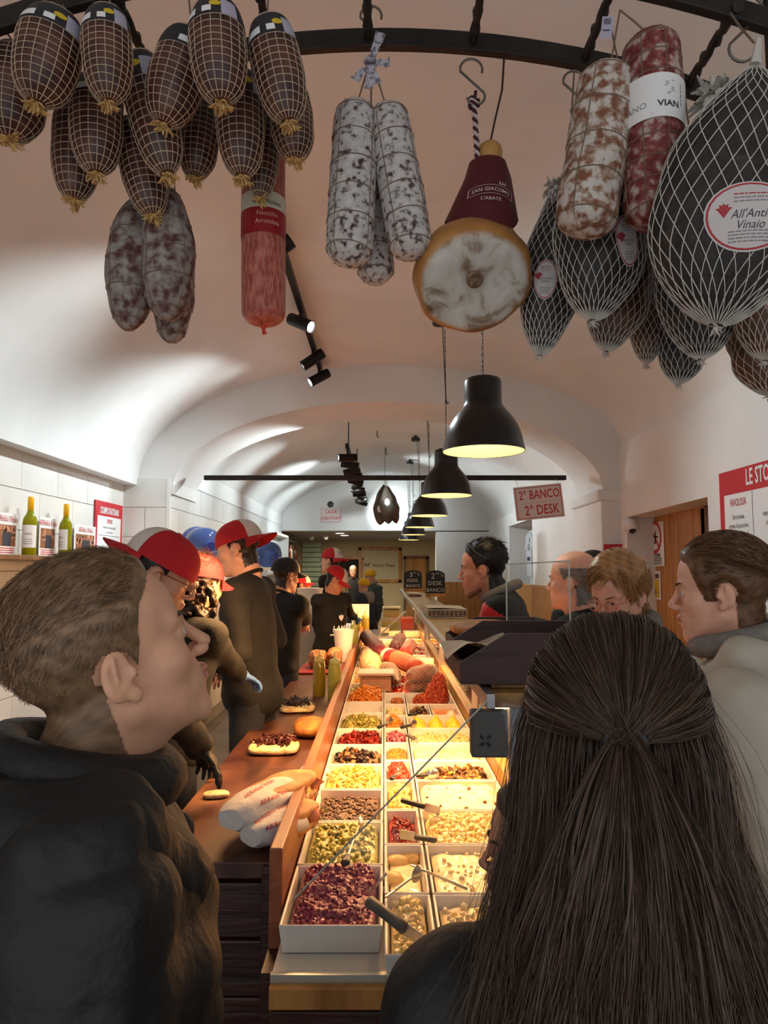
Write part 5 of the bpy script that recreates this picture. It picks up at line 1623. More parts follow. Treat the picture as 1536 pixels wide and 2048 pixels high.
def strands_mesh(name, roots, curves_pts, rad, mat, rnd, sides=2):
    """curves_pts: (n, k, 3) strand points -> one mesh of thin tapering fibres with a per-strand value"""
    C = np.asarray(curves_pts)
    n, k, _ = C.shape
    t = np.gradient(C, axis=1)
    t /= np.linalg.norm(t, axis=2)[..., None] + 1e-9
    ref = rnd.normal(size=(n, 1, 3))
    u = np.cross(t, ref); u /= np.linalg.norm(u, axis=2)[..., None] + 1e-9
    w = np.cross(t, u)
    taper = np.linspace(1, 0.35, k)[None, :, None, None]
    ang = 2 * PI * np.arange(sides) / sides
    rad = np.asarray(rad).reshape(-1, 1, 1, 1)
    V = C[:, :, None] + rad * taper * (np.cos(ang)[None, None, :, None] * u[:, :, None] + np.sin(ang)[None, None, :, None] * w[:, :, None])
    idx = np.arange(n * k * sides).reshape(n, k, sides)
    a = idx[:, :-1]; b = idx[:, 1:]
    F = np.stack([a, np.roll(a, -1, 2), np.roll(b, -1, 2), b], -1)
    F = (F[:, :, :1] if sides == 2 else F).reshape(-1, 4)
    me = np_mesh(name, V.reshape(-1, 3), F, mat)
    at = me.attributes.new('strand', 'FLOAT', 'POINT')
    val = rnd.uniform(0, 1, n) ** 1.3
    at.data.foreach_set('value', np.repeat(val, k * sides).astype(np.float32))
    return me

def cap_parts(root, T, kind='red_white', back=False, tilt=0.0, logo=False):
    c, bl = (cap_red, cap_white) if kind == 'red_white' else ((cap_black, cap_white) if kind == 'black' else (cap_red, cap_red))
    Tm = T @ Matrix.Translation((0, -0.012, 0.046)) @ Matrix.Rotation(PI if back else 0, 4, 'Z') @ Matrix.Rotation(R(tilt), 4, 'X')
    rx, ry, rz = 0.091, 0.118, 0.108
    def pt(th, ph, off=0.0):
        e_ = 0.94
        return Tm @ Vector(((rx + off) * math.cos(th) * math.cos(ph) ** 0.8, (ry + off) * math.sin(th) * math.cos(ph) ** 0.8, (rz + off) * math.sin(ph) ** e_ - 0.016))
    cap = MB()
    a0, a1 = R(90 + 52), R(360 + 90 - 52)
    cap.grid(lambda u, v: pt(a0 + (a1 - a0) * u, v * PI / 2 * 0.999), 30, 10, flip=False)
    co = cap.obj('cap', c, root, world=False)
    fp = MB(); fp.grid(lambda u, v: pt(R(38) + R(104) * u, v * PI / 2 * 0.999, 0.0008), 16, 10)
    fp.obj('cap_front_panel', bl, co)
    def brim(u, v, dz):
        th = R(28) + R(124) * u
        p0 = Vector((rx * math.cos(th), ry * math.sin(th), -0.016))
        k = math.sin(PI * u) ** 0.4
        ex = 0.072 * k * v
        return Tm @ (p0 + Vector((math.cos(th) * ex * 0.45, ex, -0.012 * v * 1.2 - 0.030 * (2 * u - 1) ** 2 * v + dz)))
    br = MB(); br.grid(lambda u, v: brim(u, v, 0.0015), 18, 6, flip=True); br.grid(lambda u, v: brim(u, v, -0.0015), 18, 6)
    br.obj('cap_brim', c, co)
    MB().lathe([(0, 0.006), (0.008, 0.004), (0.009, 0)], 10, mat=Tm @ Matrix.Translation((0, 0, rz - 0.018))).obj('cap_button', c, co)
    if logo:
        b = MB()
        for k in range(3):
            for i in range(10):
                th = R(64) + R(52) * i / 10
                b.add([pt(th, 0.30 + 0.16 * k, 0.003), pt(th + R(3.4), 0.30 + 0.16 * k, 0.003), pt(th + R(3.4), 0.38 + 0.16 * k, 0.003), pt(th, 0.38 + 0.16 * k, 0.003)], [(0, 1, 2, 3)])
        b.obj('cap_print', black_print if kind != 'black' else cap_red, co)

def hand_sdf(S, wrist, d, n, side, s=1.0, curl=0.5, spread=1.0):
    """hand from the wrist along d, back of the hand towards n; side = +1 puts the thumb on d x n"""
    d = Vector(d).normalized(); n = Vector(n); n = (n - d * n.dot(d)).normalized()
    x = d.cross(n) * side
    w = Vector(wrist)
    def p(a, b, c): return tuple(w + (d * a + x * b + n * c) * s)
    q = np.array([list(d), list(x), list(n)]).T
    S.ell(p(0.048, 0, 0), (0.052 * s, 0.040 * s, 0.016 * s), 0.01, rot=q)
    S.cap(p(-0.03, 0, 0), p(0.02, 0, 0), 0.028 * s, 0.029 * s, 0.01)
    lens = [0.066, 0.076, 0.070, 0.054]
    for i in range(4):
        b0 = (0.027 - 0.018 * i)
        a0 = 0.088 - 0.004 * abs(i - 1)
        L = lens[i]
        sp = b0 * 0.35 * spread
        c1, c2, c3 = curl * 0.5, curl * 1.2, curl * 1.8
        k1 = (a0 + 0.42 * L * math.cos(c1), b0 + sp * 0.5, -0.42 * L * math.sin(c1))
        k2 = (k1[0] + 0.32 * L * math.cos(c2), b0 + sp * 0.8, k1[2] - 0.32 * L * math.sin(c2))
        k3 = (k2[0] + 0.26 * L * math.cos(c3), b0 + sp, k2[2] - 0.26 * L * math.sin(c3))
        S.cap(p(a0 - 0.01, b0, 0), p(*k1), 0.0095 * s, 0.0088 * s, 0.004)
        S.cap(p(*k1), p(*k2), 0.0088 * s, 0.0082 * s, 0.003)
        S.cap(p(*k2), p(*k3), 0.0082 * s, 0.0072 * s, 0.003)
    t1 = (0.055, 0.058, -0.010); t2 = (0.085, 0.070, -0.026)
    S.cap(p(0.022, 0.026, -0.004), p(*t1), 0.014 * s, 0.0105 * s, 0.008)
    S.cap(p(*t1), p(*t2), 0.0105 * s, 0.0085 * s, 0.004)

def ik(sh, hand, l1, l2, pole):
    sh, hand = Vector(sh), Vector(hand)
    d = hand - sh
    L = min(d.length, (l1 + l2) * 0.995)
    hand = sh + d.normalized() * L
    a = (l1 * l1 - l2 * l2 + L * L) / (2 * L)
    h = math.sqrt(max(0, l1 * l1 - a * a))
    u = d.normalized()
    p = Vector(pole); p = p - u * p.dot(u)
    p = p.normalized() if p.length > 1e-6 else u.orthogonal().normalized()
    return sh + u * a + p * h, hand

PEOPLE = {}
def person(label, head_w, yaw, lean=0.0, head=(0, 0, 0), fem=False, top=None, trousers=None, sk=None, hair='short', hcol='brown', hat=None,
           hands=(None, None), glove=None, glasses=False, res=0.006, girth=1.0, puff=0.0, collar=None, hood=None, sleeves=True, stubble=False,
           head_fwd=0.0, body_yaw=0.0, nstr=0, seed=1, sleeve_mat=None, brow=None, crinkle=0.006, hatkw=None, jaw=1.0, nose=1.0, detail_hair=None, short_sleeve=False, quilt=0.0):
    rnd = np.random.default_rng(seed)
    top = top or cloth_black; trousers = trousers or cloth_navy; sk = sk or skin_a
    head_w = Vector(head_w)
    ln = Matrix.Rotation(-R(lean), 3, 'X')       # forward lean about the hips
    hip = Vector((0, 0, 0.95))
    def up(v): return hip + ln @ (Vector(v) - hip)
    nb = up((0, -0.01, 1.465))
    hc = nb + ln @ Vector((0, 0.03 + head_fwd, 0.150 - 0.4 * abs(head_fwd)))
    s = (head_w.z - FLOOR) / hc.z
    rz = Matrix.Rotation(R(yaw), 3, 'Z')
    off = rz @ (Vector((hc.x, hc.y, 0)) * s)
    root = thing('person', label, 'person', (head_w.x - off.x, head_w.y - off.y, FLOOR), (0, 0, R(yaw)), scale=s)
    inv = root.matrix_basis.inverted()
    T = Matrix.Translation(hc) @ (Matrix.Rotation(R(head[0]), 3, 'Z') @ Matrix.Rotation(R(head[1]), 3, 'X') @ Matrix.Rotation(R(head[2]), 3, 'Y')).to_4x4()
    hs = 1.0 if not fem else 0.955
    T = T @ Matrix.Scale(hs, 4)
    # ---- skin: head, neck, upper chest and bare hands
    r = res / s
    S = SDF((hc.x - 0.17, hc.y - 0.19, nb.z - 0.06), (hc.x + 0.17, hc.y + 0.19, hc.z + 0.17), r)
    add_head(S, T, fem, jaw, nose)
    nr = 0.050 if fem else 0.058
    nk0 = T @ Vector((0, -0.026, -0.055)); nk1 = nb + ln @ Vector((0, -0.015, -0.03))
    S.cap(tuple(nk0), tuple(nk1), nr, nr * 1.06, 0.025)
    S.cap(tuple(T @ Vector((0, 0.02, -0.085))), tuple(nk1 + Vector((0, 0.02, 0))), nr * 0.55, nr * 0.7, 0.03)
    if not fem: S.ell(tuple(nk0.lerp(nk1, 0.42) + T.to_3x3() @ Vector((0, nr * 0.92, 0))), (0.010, 0.010, 0.012), 0.012)
    V, F = S.nets()
    Ti = np.array(T.inverted())
    loc = V @ Ti[:3, :3].T + Ti[:3, 3]
    fcl = loc[F].mean(1)
    lipm = (np.abs(fcl[:, 0]) < 0.021) & (fcl[:, 1] > 0.094) & (fcl[:, 2] < -0.0515 + 0.1 * np.abs(fcl[:, 0])) & (fcl[:, 2] > -0.0735 + 0.25 * np.abs(fcl[:, 0]))
    parts = [(V, F, lipm.astype(int))]
    # arms
    shz_ = 1.375 if fem else 1.405
    shl = [up((-0.178 * girth, -0.012, shz_)), up((0.178 * girth, -0.012, shz_))]
    arms = []
    gl_geo = []; bare = []
    for i, sd in enumerate((-1, 1)):
        hd = hands[i]
        if hd is None:
            hl = up((sd * 0.225, 0.025, 0.872)); pole = (sd * 0.6, -1, 0)
        else:
            hl = inv @ Vector(hd[0]); pole = hd[1] if len(hd) > 1 else (sd * 0.7, -0.5, -0.6)
        el, wr = ik(shl[i], hl, 0.285, 0.255, pole)
        arms.append((shl[i], el, wr))
        hdir = (wr - el).normalized()
        nrm = Vector((0, 0, 1)) if hd is not None else Vector((sd, 0.2, 0))
        if hd is not None and len(hd) > 2: hdir = (inv.to_3x3() @ Vector(hd[2])).normalized()
        HS = SDF(tuple(wr - Vector((0.20, 0.20, 0.20))), tuple(wr + Vector((0.20, 0.20, 0.20))), max(r, 0.0045))
        hand_sdf(HS, wr, hdir, nrm, 1 if sd < 0 else -1, 1.0 if not fem else 0.9, curl=(0.45 if hd is None else (hd[3] if len(hd) > 3 else 0.6)))
        hv, hf = HS.nets()
        if glove: gl_geo.append((hv, hf, 0))
        else: bare.append((hv, hf))
    V2, F2, mi = join(parts)
    mkobj('body', np_mesh('body', V2, F2, [sk, lip_a], mi), root)
    for hv, hf in bare:
        mkobj('hand', np_mesh('hand', hv, hf, sk), root)
    for gv, gf, _ in gl_geo:
        mkobj('glove', np_mesh('glove', gv, gf, glove), root)
    # ---- eyes and brows
    for sg in (1, -1):
        ev, ef = qball(6)
        ev = ev * 0.0126 + np.array([sg * 0.031, 0.0775, 0.004])
        im = (ev[ef].mean(1)[:, 1] > 0.0775 + 0.0108).astype(int)
        A = np.array(T)
        mkobj('eye', np_mesh('eye', ev @ A[:3, :3].T + A[:3, 3], ef, [eye_w, eye_i], im), root)
        b = MB()
        b.tube([T @ Vector((sg * (0.014 + 0.034 * q), 0.0985 - 0.0165 * q * q - 0.002, 0.021 + 0.006 * math.sin(PI * q * 0.8))) for q in (0, 0.25, 0.5, 0.75, 1)], [0.0035, 0.0045, 0.0045, 0.0035, 0.001], 6, flat=0.6)
        b.obj('eyebrow', brow or (brow_d if hcol in ('dark', 'black') else brow_m), root)
    # ---- hair shell on the scalp, with fibres
    hm = HAIRMAT('hair_' + hcol, HC[hcol])
    if hair not in (None, 'none'):
        g = hair_region(loc, hair)
        gf = g[F].min(1)
        sel = gf > -0.0008
        N = vnormals(V, F)
        th = {'short': 0.012, 'bald': 0.004, 'long': 0.016, 'bob': 0.026, 'tied': 0.011, 'curly': 0.022, 'none': 0}[hair]
        crown = np.clip((loc[:, 2] - 0.02) / 0.10, 0, 1)
        tk = np.clip(g * 0.55, 0, th * (0.12 + 0.88 * crown) if hair == 'short' else th)
        if hat: tk = np.minimum(tk, 0.002 + 0.02 * np.clip((0.02 - loc[:, 2]) / 0.06, 0, 1))
        Vh = V + N * (tk + 0.0008 + wob(V, 0.0015, 160, seed))[:, None]
        Fs = F[sel]
        used = np.unique(Fs); rm = np.full(len(V), -1); rm[used] = np.arange(len(used))
        Vh2, Fh2 = Vh[used], rm[Fs]
        # close the underside so that the hair has thickness
        Vb = V[used] - N[used] * 0.002
        Vall = np.concatenate([Vh2, Vb]); Fall = np.concatenate([Fh2, Fh2[:, ::-1] + len(Vh2)])
        hm_ = np_mesh('hair', Vall, Fall, hm)
        at = hm_.attributes.new('strand', 'FLOAT', 'POINT')
        at.data.foreach_set('value', np.clip(0.35 + wob(Vall * np.array([1, .4, 1]), 0.35, 400, seed), 0, 1).astype(np.float32))
        ho = mkobj('hair', hm_, root)
        if nstr:
            # flow: back over the crown, down and back on the sides
            pick = rnd.integers(0, len(Fs), nstr)
            bw = rnd.dirichlet((1, 1, 1, 1), nstr)
            rp = (Vh[Fs[pick]] * bw[..., None]).sum(1); rn = (N[Fs[pick]] * bw[..., None]).sum(1)
            rl = (loc[Fs[pick]] * bw[..., None]).sum(1); rg = g[Fs[pick]].mean(1)
            flow_l = np.stack([0.30 * np.sign(rl[:, 0]) * np.clip(-rl[:, 2] * 0 + 0.1, 0, 1) + 0.25, -1.0 * np.ones(nstr), np.where(rl[:, 2] > 0.07, 0.0, -0.9)], 1)
            if hair == 'bob':
                flow_l = np.stack([0.9 * np.sign(rl[:, 0] + 0.03), -0.35 + 0.5 * (rl[:, 1] > 0.03), np.where(rl[:, 2] > 0.09, -0.2, -1.0)], 1)
            if hair == 'tied': flow_l[:, 0] = -rl[:, 0] * 2; flow_l[:, 2] = np.where(rl[:, 2] > 0.05, -0.3, 0.25)
            if hair == 'short': flow_l[:, 0] += np.where(rl[:, 2] > 0.08, 0.5, 0)
            A = np.array(T)[:3, :3] / hs
            fl_ = flow_l @ A.T
            fl_ -= rn * (fl_ * rn).sum(1)[:, None]
            fl_ /= np.linalg.norm(fl_, axis=1)[:, None] + 1e-9
            fl_ += rnd.normal(size=fl_.shape) * 0.18
            crownr = np.clip((rl[:, 2] - 0.02) / 0.10, 0, 1)
            Ls = (0.004 + (0.034 if hair == 'short' else 0.05) * crownr + (0.002 if hair == 'short' else np.clip(rg, 0, 0.02) * 0.9)) * rnd.uniform(0.6, 1.25, nstr)
            if hair in ('bob', 'curly'): Ls = Ls * 1.25
            kk = 6
            q = np.linspace(0, 1, kk)[None, :, None]
            lift = 0.30 if hair == 'short' else 0.10
            cur = rp[:, None] - rn[:, None] * 0.003 + (fl_[:, None] * q + rn[:, None] * (lift * q - (0.30 if hair == 'short' else 0.28) * q * q)) * Ls[:, None, None]
            if hair in ('bob', 'tied', 'long') or (hair == 'short' and nstr > 8000):
                # lay the fibres along the skull
                Li = np.array(T.inverted())
                cl_ = cur @ Li[:3, :3].T + Li[:3, 3] - np.array([0, -0.016, 0.045])
                rt = np.linalg.norm(cl_ / np.array([0.076, 0.099, 0.089]), axis=2)
                up_k = rt[:, :1] * (1 + rnd.uniform(0.0, 0.05, (nstr, 1)) * q[..., 0] * (1.6 if hair == 'short' else 1.0))
                low_ = (rl[:, 2] < 0.0)[:, None]
                cl_ = cl_ * np.where(low_, 1.0, up_k / rt)[..., None]
                cur = (cl_ + np.array([0, -0.016, 0.045])) @ np.array(T)[:3, :3].T + np.array(T)[:3, 3]
            if hair == 'curly':
                cur = cur + np.sin(q * 9 + rnd.uniform(0, 6, (nstr, 1, 1))) * 0.006 * rnd.normal(size=(nstr, 1, 3))
            mkobj('hair_fibres', strands_mesh('hair_fibres', None, cur, np.full(nstr, 0.00055 if res < 0.004 else 0.0010), hm, rnd), ho)
    # ---- headgear
    if hat in ('red_white', 'black', 'red'):
        cap_parts(root, T, hat, **(hatkw or {}))
    elif hat == 'beanie':
        Tm = T @ Matrix.Translation((0, -0.008, 0.030)) @ Matrix.Rotation(R(8), 4, 'X')
        b = MB(); b.lathe([(0.093, 0.0), (0.096, 0.03), (0.093, 0.055), (0.078, 0.085), (0.05, 0.106), (0.0, 0.114)], 26, sy=1.2, mat=Tm, cap=False)
        co = b.obj('beanie', beanie_y, root)
        MB().lathe([(0.094, -0.006), (0.100, 0.0), (0.101, 0.03), (0.095, 0.034)], 26, sy=1.19, mat=Tm, cap=False).obj('beanie_cuff', beanie_y, co)
    if glasses:
        b = MB(); lb = MB()
        for sg in (1, -1):
            pts = [T @ Vector((sg * 0.032 + 0.024 * math.cos(a), 0.1065 - 0.10 * abs(sg * 0.032 + 0.024 * math.cos(a)) ** 1.3, 0.000 + 0.018 * math.sin(a))) for a in [2 * PI * i / 18 for i in range(18)]]
            b.tube(pts, 0.0016, 6, closed=True)
            lb.poly(pts)
            b.tube([T @ Vector((sg * 0.055, 0.100, 0.006)), T @ Vector((sg * 0.073, 0.085, 0.007)), T @ Vector((sg * 0.080, 0.0, 0.010)), T @ Vector((sg * 0.080, -0.015, -0.004))], 0.0016, 6)
        b.tube([T @ Vector((-0.008, 0.110, 0.004)), T @ Vector((0, 0.113, 0.006)), T @ Vector((0.008, 0.110, 0.004))], 0.0015, 6)
        go = b.obj('glasses', frame_m if glasses is True else glasses, root)
        lb.obj('lens', lens_m, go)
    # ---- clothing
    cr = max(0.009, r * 1.6)
    zs = [a.z for tr_ in arms for a in tr_] + [nb.z, 0.80]
    xs = [a.x for tr_ in arms for a in tr_]; ysx = [a.y for tr_ in arms for a in tr_]
    C = SDF((min(xs + [-0.24]) - 0.12 - puff, min(ysx + [-0.2]) - 0.12 - puff, min(zs) - 0.1), (max(xs + [0.24]) + 0.12 + puff, max(ysx + [0.2]) + 0.12 + puff, nb.z + 0.12), cr)
    lr = np.array(ln)
    w_ = (0.90 if fem else 1.0) * girth
    C.ell(tuple(up((0, 0.0, 1.27))), (0.172 * w_ + puff, 0.118 * girth + puff, 0.20), 0.03, rot=lr)
    if fem: C.ell(tuple(up((0, 0.07, 1.25))), (0.13, 0.07, 0.08), 0.04, rot=lr)
    C.ell(tuple(up((0, 0.012, 1.08))), (0.158 * w_ + puff, 0.122 * girth + puff, 0.20), 0.05, rot=lr)
    C.ell((0, 0.0, 0.93), (0.172 * w_ + puff, 0.130 * girth + puff, 0.13), 0.05)
    C.cap(tuple(shl[0]), tuple(shl[1]), 0.062 + puff * 0.6, 0.062 + puff * 0.6, 0.05)
    C.cap(tuple(up((0, -0.02, 1.44))), tuple(shl[0]), 0.055, 0.055 + puff * .5, 0.04)
    C.cap(tuple(up((0, -0.02, 1.44))), tuple(shl[1]), 0.055, 0.055 + puff * .5, 0.04)
    ap = puff * 0.7
    for (a, e_, w2) in arms:
        C.cap(tuple(a), tuple(e_), 0.060 + ap, 0.052 + ap, 0.03)
        if not short_sleeve: C.cap(tuple(e_), tuple(w2), 0.051 + ap, 0.040 + ap * 0.7, 0.02)
        else: C.cap(tuple(a), tuple(e_), 0.066, 0.062, 0.02)
    cv, cf = C.nets()
    cn = vnormals(cv, cf)
    cv = cv + cn * (wob(cv * np.array([1, 1, 1.6]), crinkle, 26, seed) + wob(cv, crinkle * 0.5, 60, seed + 9))[:, None]
    if quilt:
        zz = cv[:, 2] + 0.02 * np.sin(cv[:, 0] * 9 + cv[:, 1] * 7)
        ph_ = np.abs(((zz / 0.105) % 1.0) - 0.5) * 2
        cv = cv + cn * (quilt * (np.sqrt(np.clip(1 - ph_ ** 2, 0, 1)) - 0.8))[:, None]
    tm = top if isinstance(top, (list, tuple)) else [top]
    cmi = None
    if callable(sleeve_mat): cmi = sleeve_mat(cv[cf].mean(1), up)
    go = mkobj('sweater' if not puff else 'jacket', np_mesh('top', cv, cf, tm, cmi), root)
    if short_sleeve:
        Q = SDF(tuple(min(a[1][i], a[2][i]) - 0.1 if False else min(min(b_[1][i], b_[2][i]) for b_ in arms) - 0.09 for i in range(3)), tuple(max(max(b_[1][i], b_[2][i]) for b_ in arms) + 0.09 for i in range(3)), cr)
        for (a, e_, w2) in arms:
            Q.f[:] = 0.3
            Q.cap(tuple(a.lerp(e_, 0.8)), tuple(e_), 0.046, 0.047, 0.01); Q.cap(tuple(e_), tuple(w2), 0.047, 0.036, 0.01)
            qv, qf = Q.nets(); qn = vnormals(qv, qf); qv = qv + qn * wob(qv, 0.006, 70, seed)[:, None]
            mkobj('sleeve', np_mesh('sleeve', qv, qf, short_sleeve), root)
    # collar or neckband
    cn0 = nb + ln @ Vector((0, 0.0, 0.015))
    if collar:
        rr, tt, hh, cm = collar
        b = MB()
        b.tube([cn0 + ln @ Vector((rr * math.cos(a), rr * math.sin(a) * 1.05, hh - 0.022 * math.sin(a))) for a in [2 * PI * i / 26 for i in range(26)]], tt, 10, closed=True)
        b.obj('collar', cm, root)
    else:
        b = MB()
        b.tube([cn0 + ln @ Vector((0.066 * math.cos(a), -0.008 + 0.066 * math.sin(a), 0.004 - 0.020 * math.sin(a))) for a in [2 * PI * i / 24 for i in range(24)]], 0.010, 8, closed=True)
        b.obj('neckband', tm[0], root)
    if hood:
        hS = SDF((-0.24, -0.30, nb.z - 0.20), (0.24, 0.16, nb.z + 0.16), cr)
        for i in range(9):
            a = PI * (1.0 + i / 8)
            q0 = nb + Vector((0.105 * math.cos(a), 0.10 * math.sin(a) - 0.005, 0.005 + 0.015 * math.cos(2 * a)))
            hS.ell(tuple(q0), (0.042, 0.038, 0.040), 0.025)
        hS.ell(tuple(nb + Vector((0, -0.12, -0.08))), (0.11, 0.045, 0.10), 0.05)
        hS.cap(tuple(nb + Vector((-0.10, 0.0, 0.0))), tuple(nb + Vector((-0.055, 0.10, -0.06))), 0.040, 0.022, 0.03)
        hS.cap(tuple(nb + Vector((0.10, 0.0, 0.0))), tuple(nb + Vector((0.055, 0.10, -0.06))), 0.040, 0.022, 0.03)
        hv, hf = hS.nets(); hn = vnormals(hv, hf); hv = hv + hn * wob(hv, 0.008, 40, seed)[:, None]
        mkobj('hood', np_mesh('hood', hv, hf, hood), root)
    # trousers and shoes
    L = SDF((-0.26, -0.20, 0.02), (0.26, 0.28, 1.02), 0.022)
    L.ell((0, 0, 0.93), (0.165 * w_, 0.12 * girth, 0.11), 0.03)
    for sg in (-1, 1):
        L.cap((sg * 0.09, 0, 0.88), (sg * 0.10, 0.01, 0.50), 0.085, 0.062, 0.03)
        L.cap((sg * 0.10, 0.01, 0.50), (sg * 0.105, -0.01, 0.10), 0.062, 0.055, 0.02)
    lv, lf = L.nets()
    mkobj('trousers', np_mesh('trousers', lv, lf, trousers), root)
    sv, sf = qball(5)
    for sg in (-1, 1):
        q_ = sv * np.array([0.048, 0.135, 0.055]); q_[:, 2] = np.maximum(q_[:, 2], -0.045) + 0.045; q_ = q_ + np.array([sg * 0.108, 0.045, 0])
        mkobj('shoe', np_mesh('shoe', q_, sf, shoe_m), root)
    PEOPLE[label] = (root, T, s, nb)
    print('PERSON %.2f m  %s' % (1.75 * s, label))
    return root, T, nb, up

# ---- staff behind the bench
person('worker in red and white cap and glasses, bending behind the young man', P(322, 1150, 2.25), -78, lean=10, head=(0, -24, 0), hair='short', hcol='black',
       hat='red_white', hatkw=dict(back=True, tilt=6), glasses=True, sk=skin_b, res=0.005, seed=2, glove=glove_black, brow=brow_d,
       hands=((PZ(405, 1520, 1.02), (0.5, -0.3, -1)), (PZ(440, 1535, 1.045), (1, -0.4, 0.2), (0.45, 0.1, -0.75), 0.35)))
r_, T_, nb_, up_ = person('worker with curly dark hair and plain red cap, seen from behind', P(402, 1172, 3.05), -42, lean=12, head=(18, -8, 0), hair='curly', hcol='dark', hat='red', sk=skin_b,
       res=0.007, seed=3, nstr=2500, girth=1.05, glove=glove_blue, hands=(None, (PZ(530, 1412, 1.0), (0.8, -0.3, -0.5), (0.6, 0.6, -0.4), 0.6)))
# curly hair falling from under the cap
S = SDF((-0.16, -0.22, -0.22), (0.16, 0.08, 0.06), 0.0065)
for k in range(170):
    a = R(190 + 160 * random.random()); zz = random.uniform(-0.15, 0.01); rr = 0.085 + 0.035 * random.random()
    S.ell((rr * math.cos(a), rr * 1.15 * math.sin(a) - 0.005, zz), (0.016, 0.016, 0.014), 0.004)
V, F = S.nets(); A = np.array(T_); V = V @ A[:3, :3].T + A[:3, 3]
N = vnormals(V, F); V = V + N * wob(V, 0.012, 120, 5)[:, None]
me = np_mesh('curls', V, F, HAIRMAT('hair_dark', HC['dark'])); at = me.attributes.new('strand', 'FLOAT', 'POINT'); at.data.foreach_set('value', RNG.uniform(0, 0.9, len(V)).astype(np.float32))
mkobj('curls', me, r_)
person('tall worker in charcoal sweater, red and white cap worn backwards', P(476, 1098, 3.75), 82, lean=6, head=(0, -14, 0), hair='short', hcol='dark', hat='red_white', hatkw=dict(back=True, tilt=4),
       top=cloth_char, sk=skin_c, res=0.007, seed=4, girth=1.08, hands=((P(440, 1330, 3.6),), (P(470, 1330, 3.9),)))
person('worker in black shirt over pale grey sleeves and black cap', P(572, 1152, 5.3), -35, lean=5, head=(-10, -8, 0), hair='short', hcol='dark', hat='black', hatkw=dict(tilt=4), sk=skin_b, res=0.010, seed=5,
       short_sleeve=M('pale_grey_knit', srgb(150, 144, 140), 0.9, var=0.3, scale=30, bump=0.4, bscale=80), hands=(None, (PZ(622, 1300, 1.02), (1, -0.5, -0.2))))
person('far worker in red and white cap facing right behind a white tub', P(606, 1170, 8.8), -95, hair='short', hcol='dark', hat='red_white', sk=skin_b, res=0.012, seed=6)
r_, T_, nb_, up_ = person('worker in black printed sweatshirt looking down, red and white cap', P(672, 1160, 6.75), -135, lean=8, head=(42, -28, 0), hair='short', hcol='black', hat='red_white', sk=skin_b, res=0.009, seed=7,
       hatkw=dict(tilt=-4, logo=True), glove=glove_blue, hands=((PZ(728, 1272, 1.0), (-0.5, -0.6, -0.5)), (PZ(642, 1290, 1.0), (0.8, -0.3, -0.5))))
b = MB()
o_ = up_((0, 0.142, 1.20)); f = lambda a, c: o_ + Vector((-a, -0.2 * abs(a) * 0.5 + 0.02, c))
put_text(b, "I AM 2", 0.075, lambda a, c: f(a, c - 0.04), 0, bold=0.03, shear=0.2)
rect(b, f, -0.13, -0.10, 0.09, -0.088, 0)
for q_ in range(3):
    an = PI / 2 + (q_ - 1) * 0.7
    b.add([f(0.0, 0.03), f(0.03 * math.cos(an - 0.5), 0.05 + 0.035 * math.sin(an - 0.5)), f(0.05 * math.cos(an), 0.05 + 0.05 * math.sin(an)), f(0.03 * math.cos(an + 0.5), 0.05 + 0.035 * math.sin(an + 0.5))], [(0, 1, 2, 3)])
b.obj('shirt_print', white_paper, r_)
person('tall worker behind with red and white cap turned away', P(662, 1122, 8.0), 65, hair='short', hcol='dark', hat='red_white', hatkw=dict(back=True, logo=True), sk=skin_c, res=0.011, seed=8)
# ---- customers far off
person('customer in yellow beanie and dark green puffer jacket', P(741, 1154, 12.2), 125, head=(0, -15, 0), hair=None, hat='beanie', top=cloth_green, puff=0.035, quilt=0.02, sk=skin_b, res=0.013, seed=9, collar=(0.075, 0.03, 0.02, cloth_grey))
person('customer in yellow beanie and navy coat with grey hood', P(727, 1172, 11.2), 55, lean=6, hair=None, hat='beanie', top=cloth_navy, puff=0.02, sk=skin_b, res=0.013, seed=10, hood=cloth_grey)
person('bald customer in dark coat at the very back', P(706, 1143, 15.0), 180, hair='bald', hcol='grey', sk=skin_b, res=0.015, seed=11)
# ---- customers on the right of the counter
def red_panels(c, up):
    out = np.zeros(len(c), int)
    y, x, z = c[:, 1], c[:, 0], c[:, 2]
    out[(z < 1.43 - 0.5 * np.abs(x)) & (np.abs(x) < 0.15) & (y > 0.03)] = 1
    out[(z < 1.37 + 0.6 * y) & (z > 1.12 + 0.3 * y) & (np.abs(x) > 0.19)] = 1
    out[(z < 1.10) & (np.abs(x) < 0.15)] = 1
    return out
r_, T_, nb_, up_ = person('man with short black hair in black and red jacket', P(966, 1140, 3.45), 74, lean=9, head_fwd=0.035, head=(0, -4, 0), hair='short', hcol='black', sk=skin_b, res=0.0055, seed=12, nstr=3500, top=[cloth_black, cloth_red], sleeve_mat=red_panels, puff=0.015, collar=(0.078, 0.024, 0.012, cloth_grey), brow=brow_d)
b = MB()
for sg in (1, -1): b.tube([T_ @ Vector((sg * 0.012 + 0.0 , 0.060, 0.128)), T_ @ Vector((sg * 0.045, 0.050, 0.122)), T_ @ Vector((sg * 0.072, 0.02, 0.085)), T_ @ Vector((sg * 0.085, -0.03, 0.05))], [0.010, 0.014, 0.004, 0.003], 8, flat=0.5)
b.obj('sunglasses', black_plastic, r_)
b = MB(); 
for sg in (1, -1):
    b.tube([T_ @ Vector((sg * 0.05, 0.01, -0.085)), T_ @ Vector((sg * 0.03, 0.06, -0.11)), T_ @ Vector((0, 0.075, -0.118))], [0.012, 0.014, 0.012], 8)
stub = M('stubble_skin', srgb(120, 86, 70), 0.6, var=0.2, scale=300, bump=0.2, bscale=400)
b.obj('beard', stub, r_)
